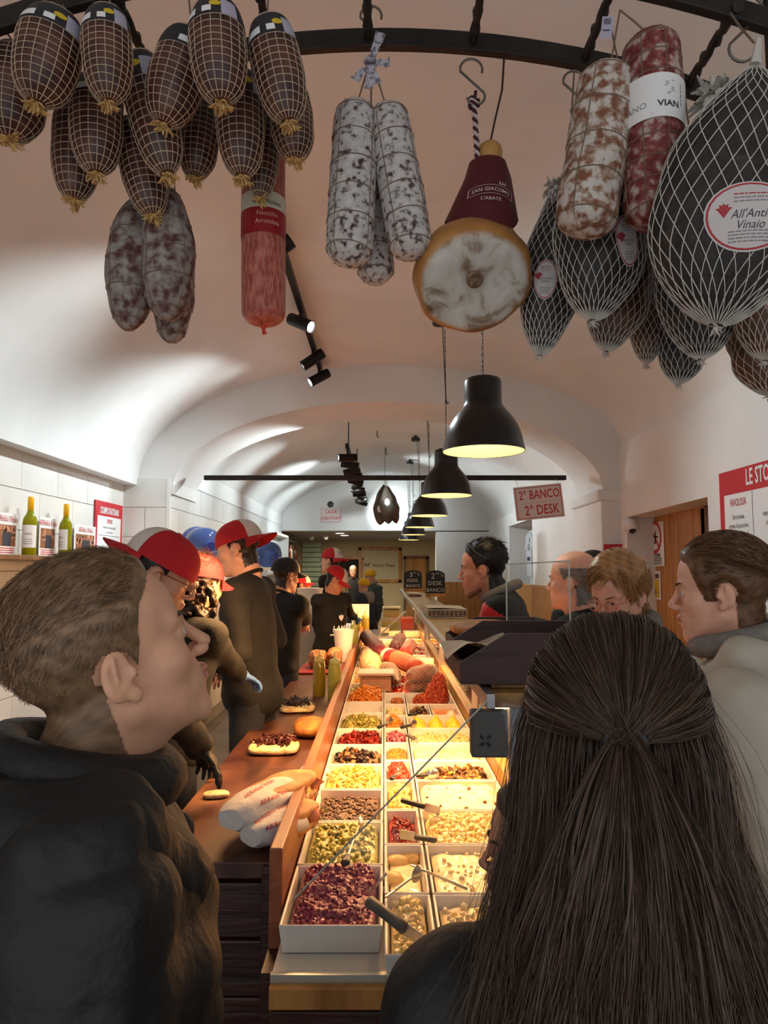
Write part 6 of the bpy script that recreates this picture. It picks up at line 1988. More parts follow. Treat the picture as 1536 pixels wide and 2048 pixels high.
person('bald man in dark jacket behind the clear acrylic shield', P(1146, 1164, 3.05), 58, hair='bald', hcol='grey', sk=skin_c, res=0.007, seed=13, top=cloth_char, puff=0.01)
person('dark-haired person behind the bald man, back of head only', P(1184, 1158, 3.9), 10, hair='bob', hcol='black', sk=skin_b, res=0.009, seed=14, nstr=2500)
r_, T_, nb_, up_ = person('older woman with short blond hair and pink glasses looking down', P(1238, 1190, 2.3), 128, head=(0, -20, 0), fem=True, hair='bob', hcol='blond', sk=skin_c, res=0.0045, seed=15, nstr=9000, glasses=M('pink_glasses', srgb(214, 120, 104), 0.3),
       top=cloth_beige, puff=0.015, collar=(0.085, 0.034, 0.035, cloth_grey), brow=M('eyebrow_blond', srgb(140, 92, 60), 0.7))
r_, T_, nb_, up_ = person('woman with brown hair tied back in beige jacket, profile at the right', P(1442, 1184, 1.64), 64, head=(0, -4, 0), fem=True, hair='tied', hcol='chestnut', sk=skin_c, res=0.004, seed=16, nstr=9000, top=cloth_beige, puff=0.02, hood=cloth_beige, collar=(0.078, 0.026, 0.03, cloth_grey))
# hair gathered to a clip at the back
hmk = HAIRMAT('hair_chestnut', HC['chestnut'])
rnd = np.random.default_rng(5)
n = 5200
th = rnd.uniform(-1.75, 1.75, n); ph = rnd.uniform(0.0, 1.0, n)
cur = np.zeros((n, 12, 3))
for i in range(12):
    q = i / 11
    ang0 = 1.25 - 0.9 * np.abs(th) / 1.75          # starting elevation near the hairline
    st = np.stack([0.080 * np.sin(th), 0.070 * np.cos(th) * (1 - 0.9 * ph), 0.045 + 0.092 * np.cos(th * 0.75) * (1 - 0.25 * ph)], 1)
    end = np.array([0.0, -0.125, 0.01]) + rnd.normal(size=(n, 3)) * 0.0 
    p = st * (1 - q) + end * q
    c0 = np.array([0, -0.016, 0.045]); d = (p - c0) / np.array([0.076, 0.099, 0.089]); d /= np.linalg.norm(d, axis=1)[:, None]
    lift = 1.10 + 0.05 * np.sin(PI * q) + 0.25 * max(0, q - 0.85)
    cur[:, i] = c0 + d * np.array([0.076, 0.099, 0.089]) * (lift + 0.04 * (rnd.random((n, 1)) if i == 0 else jit))
    if i == 0: jit = rnd.random((n, 1))
A = np.array(T_); cur = cur @ A[:3, :3].T + A[:3, 3]
mkobj('swept_hair', strands_mesh('swept_hair', None, cur, np.full(n, 0.0011), hmk, rnd), r_)
S = SDF((-0.07, -0.22, -0.10), (0.07, -0.08, 0.08), 0.006)
S.ell((0, -0.140, 0.0), (0.040, 0.030, 0.050), 0.01); S.ell((0.01, -0.15, -0.04), (0.03, 0.025, 0.04), 0.015); S.ell((0, -0.145, 0.045), (0.03, 0.02, 0.03), 0.01)
V, F = S.nets(); V = V + vnormals(V, F) * wob(V, 0.005, 150, 8)[:, None]; V = V @ A[:3, :3].T + A[:3, 3]
me = np_mesh('bun', V, F, hmk); at = me.attributes.new('strand', 'FLOAT', 'POINT'); at.data.foreach_set('value', RNG.uniform(0, 0.7, len(V)).astype(np.float32))
mkobj('bun', me, r_)
b = MB()
for k in range(7): b.tube([T_ @ Vector((0.03 - 0.01 * k, -0.165 - 0.006 * math.sin(k), 0.05)), T_ @ Vector((0.03 - 0.01 * k, -0.182, 0.0)), T_ @ Vector((0.03 - 0.01 * k, -0.168, -0.05))], 0.003, 6)
b.obj('hair_clip', M('silver_clip', (0.4, 0.4, 0.42), 0.3, 0.8), r_)

# ================================================================== FOREGROUND PEOPLE
r_, T_, nb_, up_ = person('young man with short light brown hair looking up, black puffer jacket', Vector((-0.330, 0.86, 1.640)), -66, head=(8, 22, 0), hair='short', hcol='brown', sk=skin_a,
        res=0.0026, seed=21, nstr=15000, top=puffer_black, puff=0.04, collar=(0.088, 0.034, 0.012, puffer_black), crinkle=0.014, girth=1.0, quilt=0.008, jaw=1.0, nose=1.0)
# fur-trimmed hood lying on his shoulders and its drawcord
S = SDF((-0.30, -0.34, nb_.z - 0.30), (0.30, 0.26, nb_.z + 0.12), 0.009)
for i in range(13):
    a = PI * (0.92 + 1.16 * i / 12)
    S.ell((0.150 * math.cos(a), 0.125 * math.sin(a) - 0.02, nb_.z + 0.010 - 0.03 * abs(math.cos(a))), (0.062, 0.058, 0.052), 0.03)
S.ell((0, -0.16, nb_.z - 0.08), (0.17, 0.075, 0.14), 0.06)
S.cap((0.14, 0.0, nb_.z - 0.02), (0.08, 0.105, nb_.z - 0.10), 0.052, 0.036, 0.04)
S.cap((-0.14, 0.0, nb_.z - 0.02), (-0.08, 0.105, nb_.z - 0.10), 0.052, 0.036, 0.04)
V, F = S.nets(); V = V + vnormals(V, F) * (wob(V, 0.012, 30, 3) + wob(V, 0.004, 110, 4))[:, None]
ho = mkobj('hood', np_mesh('hood', V, F, puffer_black), r_)
# ---- the long-haired woman in front
r_, T_, nb_, up_ = person('woman with long brown half-tied hair seen from behind, black jacket', Vector((0.214, 0.665, 1.572)), -10, head=(-5, -5, 0), fem=True, hair=None, hcol='dark', sk=skin_a,
        res=0.006, seed=22, top=puffer_black, puff=0.015, collar=(0.075, 0.020, -0.01, puffer_black), girth=0.86)
hl_m = HAIRMAT('hair_long', srgb(72, 54, 41), 0.42)
rnd = np.random.default_rng(31)
CE, RE = np.array([0, -0.016, 0.045]), np.array([0.076, 0.099, 0.089])
def on_skull(d, k):
    d = d / np.linalg.norm(d, axis=-1, keepdims=True)
    return CE + d * RE * k
G = np.array([0.002, -0.130, 0.040])
Gd = (G - CE) / RE; Gd /= np.linalg.norm(Gd)
def clumped(n, ncl):
    return rnd.integers(0, ncl, n)
sets = []
# A: hair swept back from the hairline to the tie
n, ncl, K = 12000, 420, 12
ca = rnd.uniform(-1.95, 1.95, ncl); cf_ = rnd.uniform(0, 1, ncl) ** 0.7
cl = clumped(n, ncl)
a = ca[cl] + rnd.normal(0, 0.035, n); fr = np.clip(cf_[cl] + rnd.normal(0, 0.03, n), 0, 1)
sd = np.stack([np.sin(a) * 1.0, np.cos(a) * (0.9 * fr + 0.1) * 0.9 - 0.25 * (1 - fr), np.cos(a * 0.80) * 1.0 + 0.05], 1)
sd /= np.linalg.norm(sd, axis=1)[:, None]
lift = 1.12 + 0.10 * rnd.random(ncl)[cl] + 0.03 * rnd.random(n)
om = np.arccos(np.clip(sd @ Gd, -0.999, 0.999))[:, None]
A_ = np.zeros((n, K, 3)); gj = rnd.normal(0, 0.0055, (n, 3))
for i in range(K):
    q = i / (K - 1)
    d = (np.sin((1 - q) * om) * sd + np.sin(q * om) * Gd) / np.sin(om)
    A_[:, i] = on_skull(d, (lift + 0.05 * math.sin(PI * q) * np.ones(n) + (0.10 * q ** 6))[:, None])
    if q > 0.8: A_[:, i] = A_[:, i] * (1 - (q - 0.8) * 4.5) + (G + np.array([0, -0.012, 0]) + gj) * (q - 0.8) * 4.5
sets.append(A_)
# B: the tied tail, wavy
n, ncl, K = 8000, 150, 16
cl = clumped(n, ncl)
cx = rnd.normal(0, 0.55, ncl); cy = rnd.random(ncl); cp = rnd.uniform(0, 6.28, ncl); wv = rnd.uniform(0.008, 0.022, ncl); Lc = rnd.uniform(0.30, 0.46, ncl)
ox = rnd.normal(0, 0.10, n); oy = rnd.normal(0, 0.1, n)
B_ = np.zeros((n, K, 3))
for i in range(K):
    q = i / (K - 1)
    L = Lc[cl] * rnd.uniform(0.94, 1.0, n) if i == 0 else L
    wid = 0.010 + 0.050 * min(1, q * 1.8) ** 0.8 + 0.012 * q
    x = G[0] + (cx[cl] + ox * (0.5 + q)) * wid + wv[cl] * np.sin(q * 8 + cp[cl]) * q
    y = G[1] - 0.016 - (0.020 + 0.018 * cy[cl]) * math.sin(min(1, q * 1.6) * PI) ** 0.8 - 0.035 * q + oy * 0.02 * (0.3 + q) + wv[cl] * 0.6 * np.cos(q * 7 + cp[cl]) * q
    B_[:, i] = np.stack([x, y, G[2] + 0.004 - L * q + 0.006 * np.sin(q * 9)], 1)
sets.append(B_)
# C: loose hair falling from the sides and back of the head
n, ncl, K = 17000, 460, 15
cl = clumped(n, ncl)
caz = rnd.uniform(-2.05, 2.05, ncl); cz = rnd.uniform(0.062, 0.10, ncl); cp = rnd.uniform(0, 6.28, ncl); wv = rnd.uniform(0.005, 0.017, ncl); Lc = rnd.uniform(0.34, 0.50, ncl); lf = rnd.uniform(0, 0.020, ncl)
az = caz[cl] + rnd.normal(0, 0.045, n); z0 = cz[cl] + rnd.normal(0, 0.006, n)
L = Lc[cl] * rnd.uniform(0.9, 1.0, n); jx = rnd.normal(0, 0.005, n); jy = rnd.normal(0, 0.005, n)
C_ = np.zeros((n, K, 3))
for i in range(K):
    q = i / (K - 1)
    z = z0 - L * q
    zz = np.clip((z - CE[2]) / (RE[2] * 1.15), -0.75, 1)
    rr = np.sqrt(np.clip(1 - zz ** 2, 0.25, 1)) * (1.0 + 0.17 * np.clip((G[2] + 0.01 - z) / 0.07, 0, 1))
    drop = np.clip(-(z + 0.06), 0, 1)
    sx = 1.0 + 1.9 * np.clip(drop, 0, 0.30) ** 0.9
    lowm = z < CE[2] - 0.01
    rx_ = np.where(lowm, np.maximum(rr, 1.02) * (1 + 0.05 * np.clip((CE[2] - z) / 0.05, 0, 1)), rr)
    x = np.sin(az) * RE[0] * rx_ * sx + jx * (1 + 3 * q) + wv[cl] * np.sin(q * 7 + cp[cl]) * q
    y = CE[1] - np.cos(az) * RE[1] * np.where(lowm, np.maximum(rr, 0.98) * (1 + 0.03 * np.clip((CE[2] - z) / 0.05, 0, 1)), rr) - np.clip((CE[2] - z) / 0.06, 0, 1) * lf[cl] * np.cos(az * 0.7) - 0.06 * drop - np.clip(drop, 0, 0.12) * 0.35 + jy * (1 + 3 * q) + wv[cl] * np.cos(q * 6 + cp[cl]) * q * 0.7
    # the strands in front of the ear drift forward less
    C_[:, i] = np.stack([x, y, z], 1)
sets.append(C_)
for c_ in sets:
    q_ = np.linspace(0, 1, c_.shape[1])[None, :, None]
    for k in range(3): c_ += 0.0016 * rnd.normal(size=(len(c_), 1, 3)) * np.sin(q_ * (4 + 4 * k) + rnd.uniform(0, 6.28, (len(c_), 1, 1))) * np.minimum(1, q_ * 4) * (1 - 0.7 * (c_ is sets[0]))
AT = np.array(T_)
def toT(c): return c @ AT[:3, :3].T + AT[:3, 3]
# solid core under the fibres so that no light passes through
S = SDF((-0.20, -0.26, -0.50), (0.20, 0.12, 0.17), 0.008)
S.ell(tuple(CE), tuple(RE * 1.10), 0.01)
for k in range(25):
    az = -1.95 + 3.9 * k / 24
    p0 = (np.sin(az) * RE[0] * 1.04, CE[1] - np.cos(az) * RE[1] * 1.02, 0.01)
    p1 = (np.sin(az) * RE[0] * 1.22, CE[1] - np.cos(az) * RE[1] * 1.0 - 0.045, -0.16)
    p2 = (np.sin(az) * RE[0] * 1.50, CE[1] - np.cos(az) * RE[1] * 1.0 - 0.065, -0.40)
    S.cap(p0, p1, 0.012, 0.014, 0.02); S.cap(p1, p2, 0.014, 0.012, 0.02)
S.cap(tuple(G + np.array([0, -0.012, 0])), (0, -0.140, -0.08), 0.010, 0.016, 0.02); S.cap((0, -0.140, -0.08), (0, -0.155, -0.30), 0.016, 0.016, 0.02)
S.ell((0, 0.080, -0.02), (0.058, 0.07, 0.085), 0.01, 'sub')
V, F = S.nets(); V = toT(V)
me = np_mesh('hair', V, F, hl_m); at = me.attributes.new('strand', 'FLOAT', 'POINT'); at.data.foreach_set('value', np.full(len(V), 0.12, np.float32))
hair_o = mkobj('hair', me, r_)
for nm, c, rad in (('swept_hair', sets[0], 0.00050), ('tied_tail', sets[1], 0.00050), ('loose_hair', sets[2], 0.00050)):
    mkobj(nm, strands_mesh(nm, None, toT(c), np.full(len(c), rad) * rnd.uniform(0.6, 1.2, len(c)), hl_m, rnd, sides=2), hair_o)
# flyaways
n, K = 650, 10
src = np.concatenate([sets[2], ])[rnd.integers(0, len(sets[2]), n)]
fa = src[:, ::1].copy(); K = fa.shape[1]
out = fa[:, 0] - CE; out[:, 2] *= 0.2; out /= np.linalg.norm(out, axis=1)[:, None]
q = np.linspace(0, 1, K)[None, :, None]
fa += out[:, None] * (0.012 + 0.035 * rnd.random((n, 1, 1))) * (q ** 0.7) + rnd.normal(size=(n, 1, 3)) * 0.012 * np.sin(q * rnd.uniform(2, 7, (n, 1, 1)))
mkobj('flyaway_hair', strands_mesh('flyaway_hair', None, toT(fa), np.full(n, 0.00026), hl_m, rnd), hair_o)
b = MB(); b.tube([T_ @ Vector((G[0] + 0.016 * math.cos(t_), G[1] - 0.012 + 0.006 * math.sin(t_) * 0, G[2] + 0.012 * math.sin(t_))) for t_ in [2 * PI * i / 16 for i in range(16)]], 0.004, 8, closed=True)
b.obj('hair_tie', black_plastic, hair_o)

# ---- someone short in front of her, only the nose shows past her hair
nt_ = P(946, 1728, 1.10)
person('short person hidden by the long-haired woman, only nose showing', nt_ + Vector((0.098, -0.0, 0.020)), 88, hair='long', hcol='dark', fem=True, sk=skin_b, res=0.006, seed=23, lean=4)

# ================================================================== SIGNS AND THINGS ON THE WALLS
def board(name, label, cat, o, ax, ay, w, h, face_m, th=0.006, group=None):
    """flat sign: centre o, right ax, up ay; returns (thing, print-plane function)"""
    ax, ay = Vector(ax).normalized(), Vector(ay).normalized(); n = ax.cross(ay)
    t = thing(name, label, cat, o, group=group)
    b = MB()
    b.hexa([ax * sx * w / 2 + ay * sy * h / 2 + n * tz for tz in (-th, 0) for sx, sy in ((-1, -1), (1, -1), (1, 1), (-1, 1))])
    b.obj('panel', face_m, t, smooth=False)
    return t, (lambda a, c: ax * a + ay * c + n * 0.0015)
def frame_lines(b, f, w, h, t, mi=0):
    for (x0, y0, x1, y1) in ((-w/2, -h/2, w/2, -h/2 + t), (-w/2, h/2 - t, w/2, h/2), (-w/2, -h/2, -w/2 + t, h/2), (w/2 - t, -h/2, w/2, h/2)):
        rect(b, f, x0, y0, x1, y1, mi)
sign_red = M('sign_red', srgb(196, 52, 58), 0.55)
sign_face = M('sign_face', srgb(226, 214, 210), 0.5)
c = P(1078, 1004, 6.4)
t, f = board('hanging_sign', 'hanging white sign reading 2 Banco 2 Desk in red', 'sign', c, (1, 0, 0.10), (-0.10, 0, 1), 0.445, 0.31, sign_face)
b = MB(); g = (lambda a, q: f(a, q))
put_text(b, '2° BANCO', 0.115, lambda a, q: f(a + 0.01, q + 0.068), 0, bold=0.012, xs=0.70)
put_text(b, '2° DESK', 0.125, lambda a, q: f(a + 0.02, q - 0.075), 0, bold=0.012, xs=0.72)
frame_lines(b, f, 0.42, 0.285, 0.006)
rect(b, f, -0.15, -0.003, 0.17, -0.001, 0)
b.obj('lettering', sign_red, t)
for sx in (-0.19, 0.19):
    MB().tube([(sx, 0, 0.14 + sx * 0.1), (sx, 0.15, P(760, 955, 6.55).z - c.z)], 0.0015, 4).obj('wire', steel, t)
c = P(662, 1030, YE - 0.03)
t, f = board('wall_sign', 'white wall sign reading Cassa Cash Point in red', 'sign', c, (1, 0, 0), (0, 0, 1), 0.385, 0.27, sign_face)
b = MB()
put_text(b, 'CASSA', 0.105, lambda a, q: f(a, q + 0.06), 0, bold=0.012, xs=0.72)
put_text(b, 'CASH POINT', 0.088, lambda a, q: f(a, q - 0.062), 0, bold=0.012, xs=0.74)
frame_lines(b, f, 0.365, 0.25, 0.005); rect(b, f, -0.15, -0.002, 0.15, 0.001, 0)
b.obj('lettering', sign_red, t)
o = MB().lathe([(0, 0), (0.055, 0.004), (0.06, 0.02), (0.05, 0.045), (0, 0.05)], 20, mat=Matrix.Rotation(PI / 2, 4, 'X')).obj('wall_speaker', black_plastic)
o.location = P(661, 1009, YE - 0.005); tag(o, 'small round black speaker on the wall above the cash sign', 'speaker')

# menu boards on the right wall and poster left
p0 = PX(1440, 948, WXR - 0.004)
MWy, MHt = 1.15, 1.1
t = thing('menu_board', 'large red-bordered menu board on the right wall', 'menu board', (WXR - 0.004, p0.y, p0.z))
b = MB().box((-0.008, -MWy, -MHt), (0.0, 0, 0)); b.obj('panel', red_print, t, smooth=False)
f = lambda a, q: Vector((-0.0095, -a, q))
b = MB()
rect(b, f, 0.06, -MHt + 0.06, MWy - 0.06, -0.145, 0)
put_text(b, 'LE STORICHE', 0.13, lambda a, q: f(a + 0.56, q - 0.068), 0, bold=0.02, xs=0.62)
b.obj('white_field', white_paper, t)
b = MB(); f2 = lambda a, q: Vector((-0.0105, -a, q))
menu = [('FAVOLOSA', ['Sbriciolona,', 'crema di pecorino,', 'crema di carciofi', 'e melanzane piccanti'], '8,00€'), ('DANTE', ['Capocollo,', 'crema al tartufo,', 'stracciatella', 'e rucola'], '9,00€'),
        ('', ['sopressata', 'crema'], ''), ('', ['salame', 'crema'], '')]
for k, (ti, lines, pr) in enumerate(menu):
    cx_, cy_ = 0.225 + 0.33 * (k // 2), -0.20 - 0.41 * (k % 2)
    if ti: put_text(b, ti, 0.062, lambda a, q: f2(a + cx_, q + cy_), 1, bold=0.015, xs=0.6)
    for j, ln_ in enumerate(lines): put_text(b, ln_, 0.042, lambda a, q: f2(a + cx_, q + cy_ - 0.085 - 0.052 * j), 0, xs=0.72)
    if pr: put_text(b, pr, 0.045, lambda a, q: f2(a + cx_, q + cy_ - 0.325), 1, xs=0.8)
for x in (0.385, 0.715): rect(b, f2, x, -MHt + 0.07, x + 0.004, -0.15, 0)
for y in (-0.565, -0.97): rect(b, f2, 0.065, y, MWy - 0.065, y + 0.004, 0)
b.obj('lettering', [black_print, red_print], t)

# no smoking sheet and warning sheet on the door
dx = WXR + 0.24 - 0.004
c0, c1 = PX(1294, 1048, dx), PX(1330, 1132, dx)
t = thing('notice_sheet', 'white no smoking notice on the wooden door', 'notice', (dx - 0.004, (c0.y + c1.y) / 2, (c0.z + c1.z) / 2))
w, h = abs(c0.y - c1.y), abs(c0.z - c1.z)
MB().box((0, -w / 2, -h / 2), (0.003, w / 2, h / 2)).obj('sheet', white_paper, t, smooth=False)
f = lambda a, q: Vector((-0.0015, -a, q))
b = MB()
def ringf(b, f, cx_, cy_, r0, r1, mi, n=28, a0=0, a1=2 * PI):
    b.grid(lambda u, v: f(cx_ + (r0 + (r1 - r0) * v) * math.cos(a0 + (a1 - a0) * u), cy_ + (r0 + (r1 - r0) * v) * math.sin(a0 + (a1 - a0) * u)), n, 2, mi=mi)
ringf(b, f, 0, h * 0.16, w * 0.30, w * 0.38, 0)
q0 = w * 0.34 * 0.707
b.add([f(-q0 - 0.01, h * 0.16 + q0), f(-q0 + 0.01, h * 0.16 + q0 + 0.014), f(q0 + 0.01, h * 0.16 - q0), f(q0 - 0.01, h * 0.16 - q0 - 0.014)], [(0, 1, 2, 3)], 0)
rect(b, f, -w * 0.2, h * 0.15, w * 0.2, h * 0.185, 1); 
b.add([f(-0.02, h * 0.0), f(0.015, h * 0.0), f(0.03, h * 0.3), f(0.01, h * 0.3)], [(0, 1, 2, 3)], 1)
put_text(b, 'VIETATO FUMARE', 0.05, lambda a, q: f(a, q - h * 0.26), 1, xs=0.55, bold=0.02)
for k in range(4): scribble(b, f, -w * 0.36, w * 0.36, -h * (0.33 + 0.04 * k), 0.012, 1, k)
b.obj('print', [red_print, black_print], t)
c0, c1 = PX(1296, 1142, dx), PX(1322, 1200, dx)
t = thing('warning_sheet', 'white sheet with a yellow attention panel low on the wooden door', 'notice', (dx - 0.004, (c0.y + c1.y) / 2, (c0.z + c1.z) / 2))
w, h = abs(c0.y - c1.y) + 0.02, abs(c0.z - c1.z)
MB().box((0, -w / 2, -h / 2), (0.003, w / 2, h / 2)).obj('sheet', white_paper, t, smooth=False)
b = MB(); rect(b, f, -w * 0.4, -h * 0.42, w * 0.4, h * 0.2, 0); rect(b, f, -w * 0.4, h * 0.24, w * 0.4, h * 0.40, 1)
f3 = lambda a, q: Vector((-0.0022, -a, q))
put_text(b, 'ATTENZIONE', 0.035, lambda a, q: f3(a, q + h * 0.32), 0, xs=0.6, bold=0.02)
b.add([f3(-w * 0.22, -h * 0.3), f3(w * 0.22, -h * 0.3), f3(0, h * 0.12)], [(0, 1, 2)], 1)
b.obj('print', [yellow_print, black_print], t)

def dome_cam(label, loc, rot, s=1.0):
    t = thing('dome_camera', label, 'camera', loc, rot, group='white dome cameras', scale=s)
    MB().lathe([(0, 0), (0.062, 0.0), (0.064, 0.02), (0.055, 0.045), (0.048, 0.052)], 24, cap=False).obj('housing', white_plastic, t)
    MB().lathe([(0.05, 0.045), (0.045, 0.062), (0.032, 0.077), (0.0, 0.086)], 24, cap=False).obj('eyeball', white_plastic, t)
    m_ = Matrix.Rotation(R(35), 4, 'X')
    MB().lathe([(0.026, 0.072), (0.022, 0.079), (0.0, 0.0865)], 20, mat=m_ @ Matrix.Translation((0, 0, 0.002)), cap=False).obj('lens', black_plastic, t)
dome_cam('white dome camera in the corner of the door recess', P(1259, 1051, 6.04), (PI / 2, 0, 0), 1.15)
dome_cam('white dome camera on back room ceiling, left', PZ(623, 1073, 2.489), (PI, 0, 0), 1.0)
dome_cam('white dome camera on back room ceiling, right', PZ(651, 1072, 2.489), (PI, 0, 0), 1.0)

# poster on the left wall
c0, c1 = PX(192, 999, WXL + 0.03), PX(243, 1095, WXL + 0.03)
t = thing('menu_poster', 'red-edged menu poster on the left tiled wall', 'poster', (WXL + 0.018, (c0.y + c1.y) / 2, c0.z - 0.25))
w = abs(c0.y - c1.y); h = 0.50
MB().box((0, -w / 2, -h / 2), (0.012, w / 2, h / 2)).obj('panel', red_print, t, smooth=False)
f = lambda a, q: Vector((0.0135, a, q))
b = MB(); rect(b, f, -w * 0.43, -h * 0.46, w * 0.43, h * 0.26, 0); 
put_text(b, "L'OLIMPO D'AUTUNNO", 0.075, lambda a, q: f(a, q + h * 0.35), 0, xs=0.5, bold=0.03)
b.obj('white_field', white_paper, t)
b = MB(); f2 = lambda a, q: Vector((0.0145, a, q))
put_text(b, 'SUPERBO', 0.05, lambda a, q: f2(a, q + h * 0.18), 1, xs=0.6, bold=0.02)
put_text(b, 'ZEUS', 0.05, lambda a, q: f2(a, q - h * 0.14), 1, xs=0.6, bold=0.02)
for k in range(2):
    put_text(b, ['Finocchiona, crema al tartufo', 'Mortadella, crema di pistacchio'][k], 0.03, lambda a, q: f2(a, q + h * (0.08 - 0.34 * k)), 0, xs=0.75)
    put_text(b, ['e zucca al forno', 'e granella'][k], 0.03, lambda a, q: f2(a, q + h * (0.0 - 0.34 * k)), 0, xs=0.75)
rect(b, f2, -w * 0.4, -h * 0.06, w * 0.4, -h * 0.053, 0)
b.obj('lettering', [black_print, red_print], t)

# shelf with bottles and cards, left wall
shz = PX(20, 1110, WXL + 0.14).z
tag(MB().box((WXL + 0.015, 3.0, shz - 0.03), (WXL + 0.24, 5.9, shz)).obj('wall_shelf', brown_wood, smooth=False, bevel=0.004), 'brown wooden shelf on the left tiled wall', 'shelf')
wine_g = M('green_wine', srgb(150, 148, 14), 0.08, trans=0.25, ior=1.3); wine_d = M('dark_bottle_glass', srgb(34, 40, 16), 0.1, trans=0.3)
yel_cap = M('yellow_capsule', srgb(236, 176, 20), 0.4)
bp = [(0, 0), (0.034, 0), (0.038, 0.006), (0.038, 0.185), (0.034, 0.21), (0.020, 0.235), (0.0155, 0.25), (0.0150, 0.262)]
bprof = MB().lathe(bp, 24).mesh('glass', wine_g)
cprof = MB().lathe([(0.0150, 0.255), (0.0165, 0.256), (0.0165, 0.325), (0.014, 0.33), (0, 0.331)], 20).mesh('capsule', yel_cap)
lb_ = MB(); lb_.grid(lambda u, v: Vector((0.0388 * math.cos(-2.4 + 2.6 * u), 0.0388 * math.sin(-2.4 + 2.6 * u), 0.045 + 0.125 * v)), 16, 2)
put_text(lb_, 'VINO', 0.016, lambda a, q: Vector((0.0395 * math.cos(-1.0 + a / 0.0385), 0.0395 * math.sin(-1.0 + a / 0.0385), 0.12 + q)), 1)
for k in range(3):
    for a_ in range(5): lb_.grid(lambda u, v: Vector((0.0395 * math.cos(-1.5 + 0.22 * a_ + 0.15 * u), 0.0395 * math.sin(-1.5 + 0.22 * a_ + 0.15 * u), 0.09 - 0.013 * k + 0.003 * v)), 3, 2, mi=1)
lmesh = lb_.mesh('label', [white_paper, black_print])
for k, (px, py, lab, sc_, rz_) in enumerate([(62, 1000, 'green wine bottle with yellow capsule, the taller nearer one', 1.12, -0.3), (133, 1014, 'green wine bottle with yellow capsule, the farther one by the poster', 1.12, -1.0)]):
    p = PX(px, py, WXL + 0.12)
    t = thing('wine_bottle', lab, 'bottle', (WXL + 0.12, p.y, shz), (0, 0, rz_), group='wine bottles on the left shelf', scale=sc_)
    mkobj('glass', bprof, t); mkobj('capsule', cprof, t); mkobj('label', lmesh, t)
def card(label, px, py0, py1, wpx):
    p = PX(px, py1, WXL + 0.06)
    h = PX(px, py0, WXL + 0.06).z - p.z
    w = abs(PX(px + wpx, py1, WXL + 0.06).y - p.y)
    t = thing('flyer', label, 'flyer', (WXL + 0.05, p.y, shz), group='shop flyers on the left shelf')
    h = PX(px, py0, WXL + 0.05).z - shz
    MB().box((0, 0, 0), (0.004, w, h)).obj('card', white_paper, t, smooth=False)
    f = lambda a, q: Vector((0.0052, a * w, q * h))
    b = MB(); rect(b, f, 0.06, 0.22, 0.94, 0.72, 0)
    for k in range(26): 
        a_, q_ = random.uniform(0.06, 0.86), random.uniform(0.5, 0.72); rect(b, lambda x, y: f(x, y) + Vector((0.0006, 0, 0)), a_, q_ - 0.1, a_ + 0.06, q_, 1)
    rect(b, lambda x, y: f(x, y) + Vector((0.0009, 0, 0)), 0.35, 0.22, 0.72, 0.55, 2)
    rect(b, lambda x, y: f(x, y) + Vector((0.0009, 0, 0)), 0.06, 0.92, 0.94, 0.925, 3); rect(b, lambda x, y: f(x, y) + Vector((0.0009, 0, 0)), 0.06, 0.80, 0.94, 0.805, 3)
    put_text(b, "All'Antico Vinaio", 0.055 * h / 0.3, lambda a, q: f(0.5, 0.86) + Vector((0.001, a * 0.8, q)), 4, shear=0.2)
    for k in range(3): rect(b, f, 0.1, 0.06 + 0.05 * k, 0.9, 0.08 + 0.05 * k, 4)
    b.obj('print', [M('photo_brown', srgb(150, 96, 64), 0.6, var=0.4, scale=60), M('photo_pink', srgb(206, 150, 120), 0.6), M('photo_dark', srgb(54, 56, 64), 0.6), M('blue_line', srgb(90, 90, 130), 0.6), red_print], t)
card('white flyer with a crowd photo, at the left photo edge', -12, 1022, 1108, 46)
card('white flyer with a crowd photo between the two wine bottles', 80, 1033, 1090, 32)
card('white flyer tilted behind the farther wine bottle', 150, 1048, 1085, 42)

# blue water drums on a bracket at the left wall of the hall
blue_tub = M('blue_plastic', srgb(96, 120, 190), 0.12, trans=0.55, ior=1.2)
for k, (px, py, d, lab, ax) in enumerate([(404, 1088, 5.7, 'big translucent blue water bottle lying behind the staff', 0.3), (532, 1108, 7.4, 'small translucent blue bottle beyond the tall worker', 0.3)]):
    p = P(px, py, d)
    t = thing('water_bottle', lab, 'water bottle', p, (PI / 2 + 0.1, 0, 0.5))
    MB().lathe([(0, -0.22), (0.10, -0.215), (0.135, -0.19), (0.137, -0.05), (0.130, -0.04), (0.137, -0.03), (0.137, 0.12), (0.11, 0.18), (0.04, 0.215), (0.032, 0.26), (0.0, 0.262)], 28).obj('shell', blue_tub, t)
    MB().lathe([(0, 0.25), (0.036, 0.25), (0.036, 0.285), (0, 0.287)], 20).obj('cap', M('blue_cap', srgb(40, 70, 170), 0.4), t)
    MB().box((WXL if p.y < 6.0 else HXL, p.y - 0.2, p.z - 0.17), (p.x + 0.12, p.y + 0.25, p.z - 0.14)).obj('bracket_shelf', white_plastic, t, smooth=False, world=True)

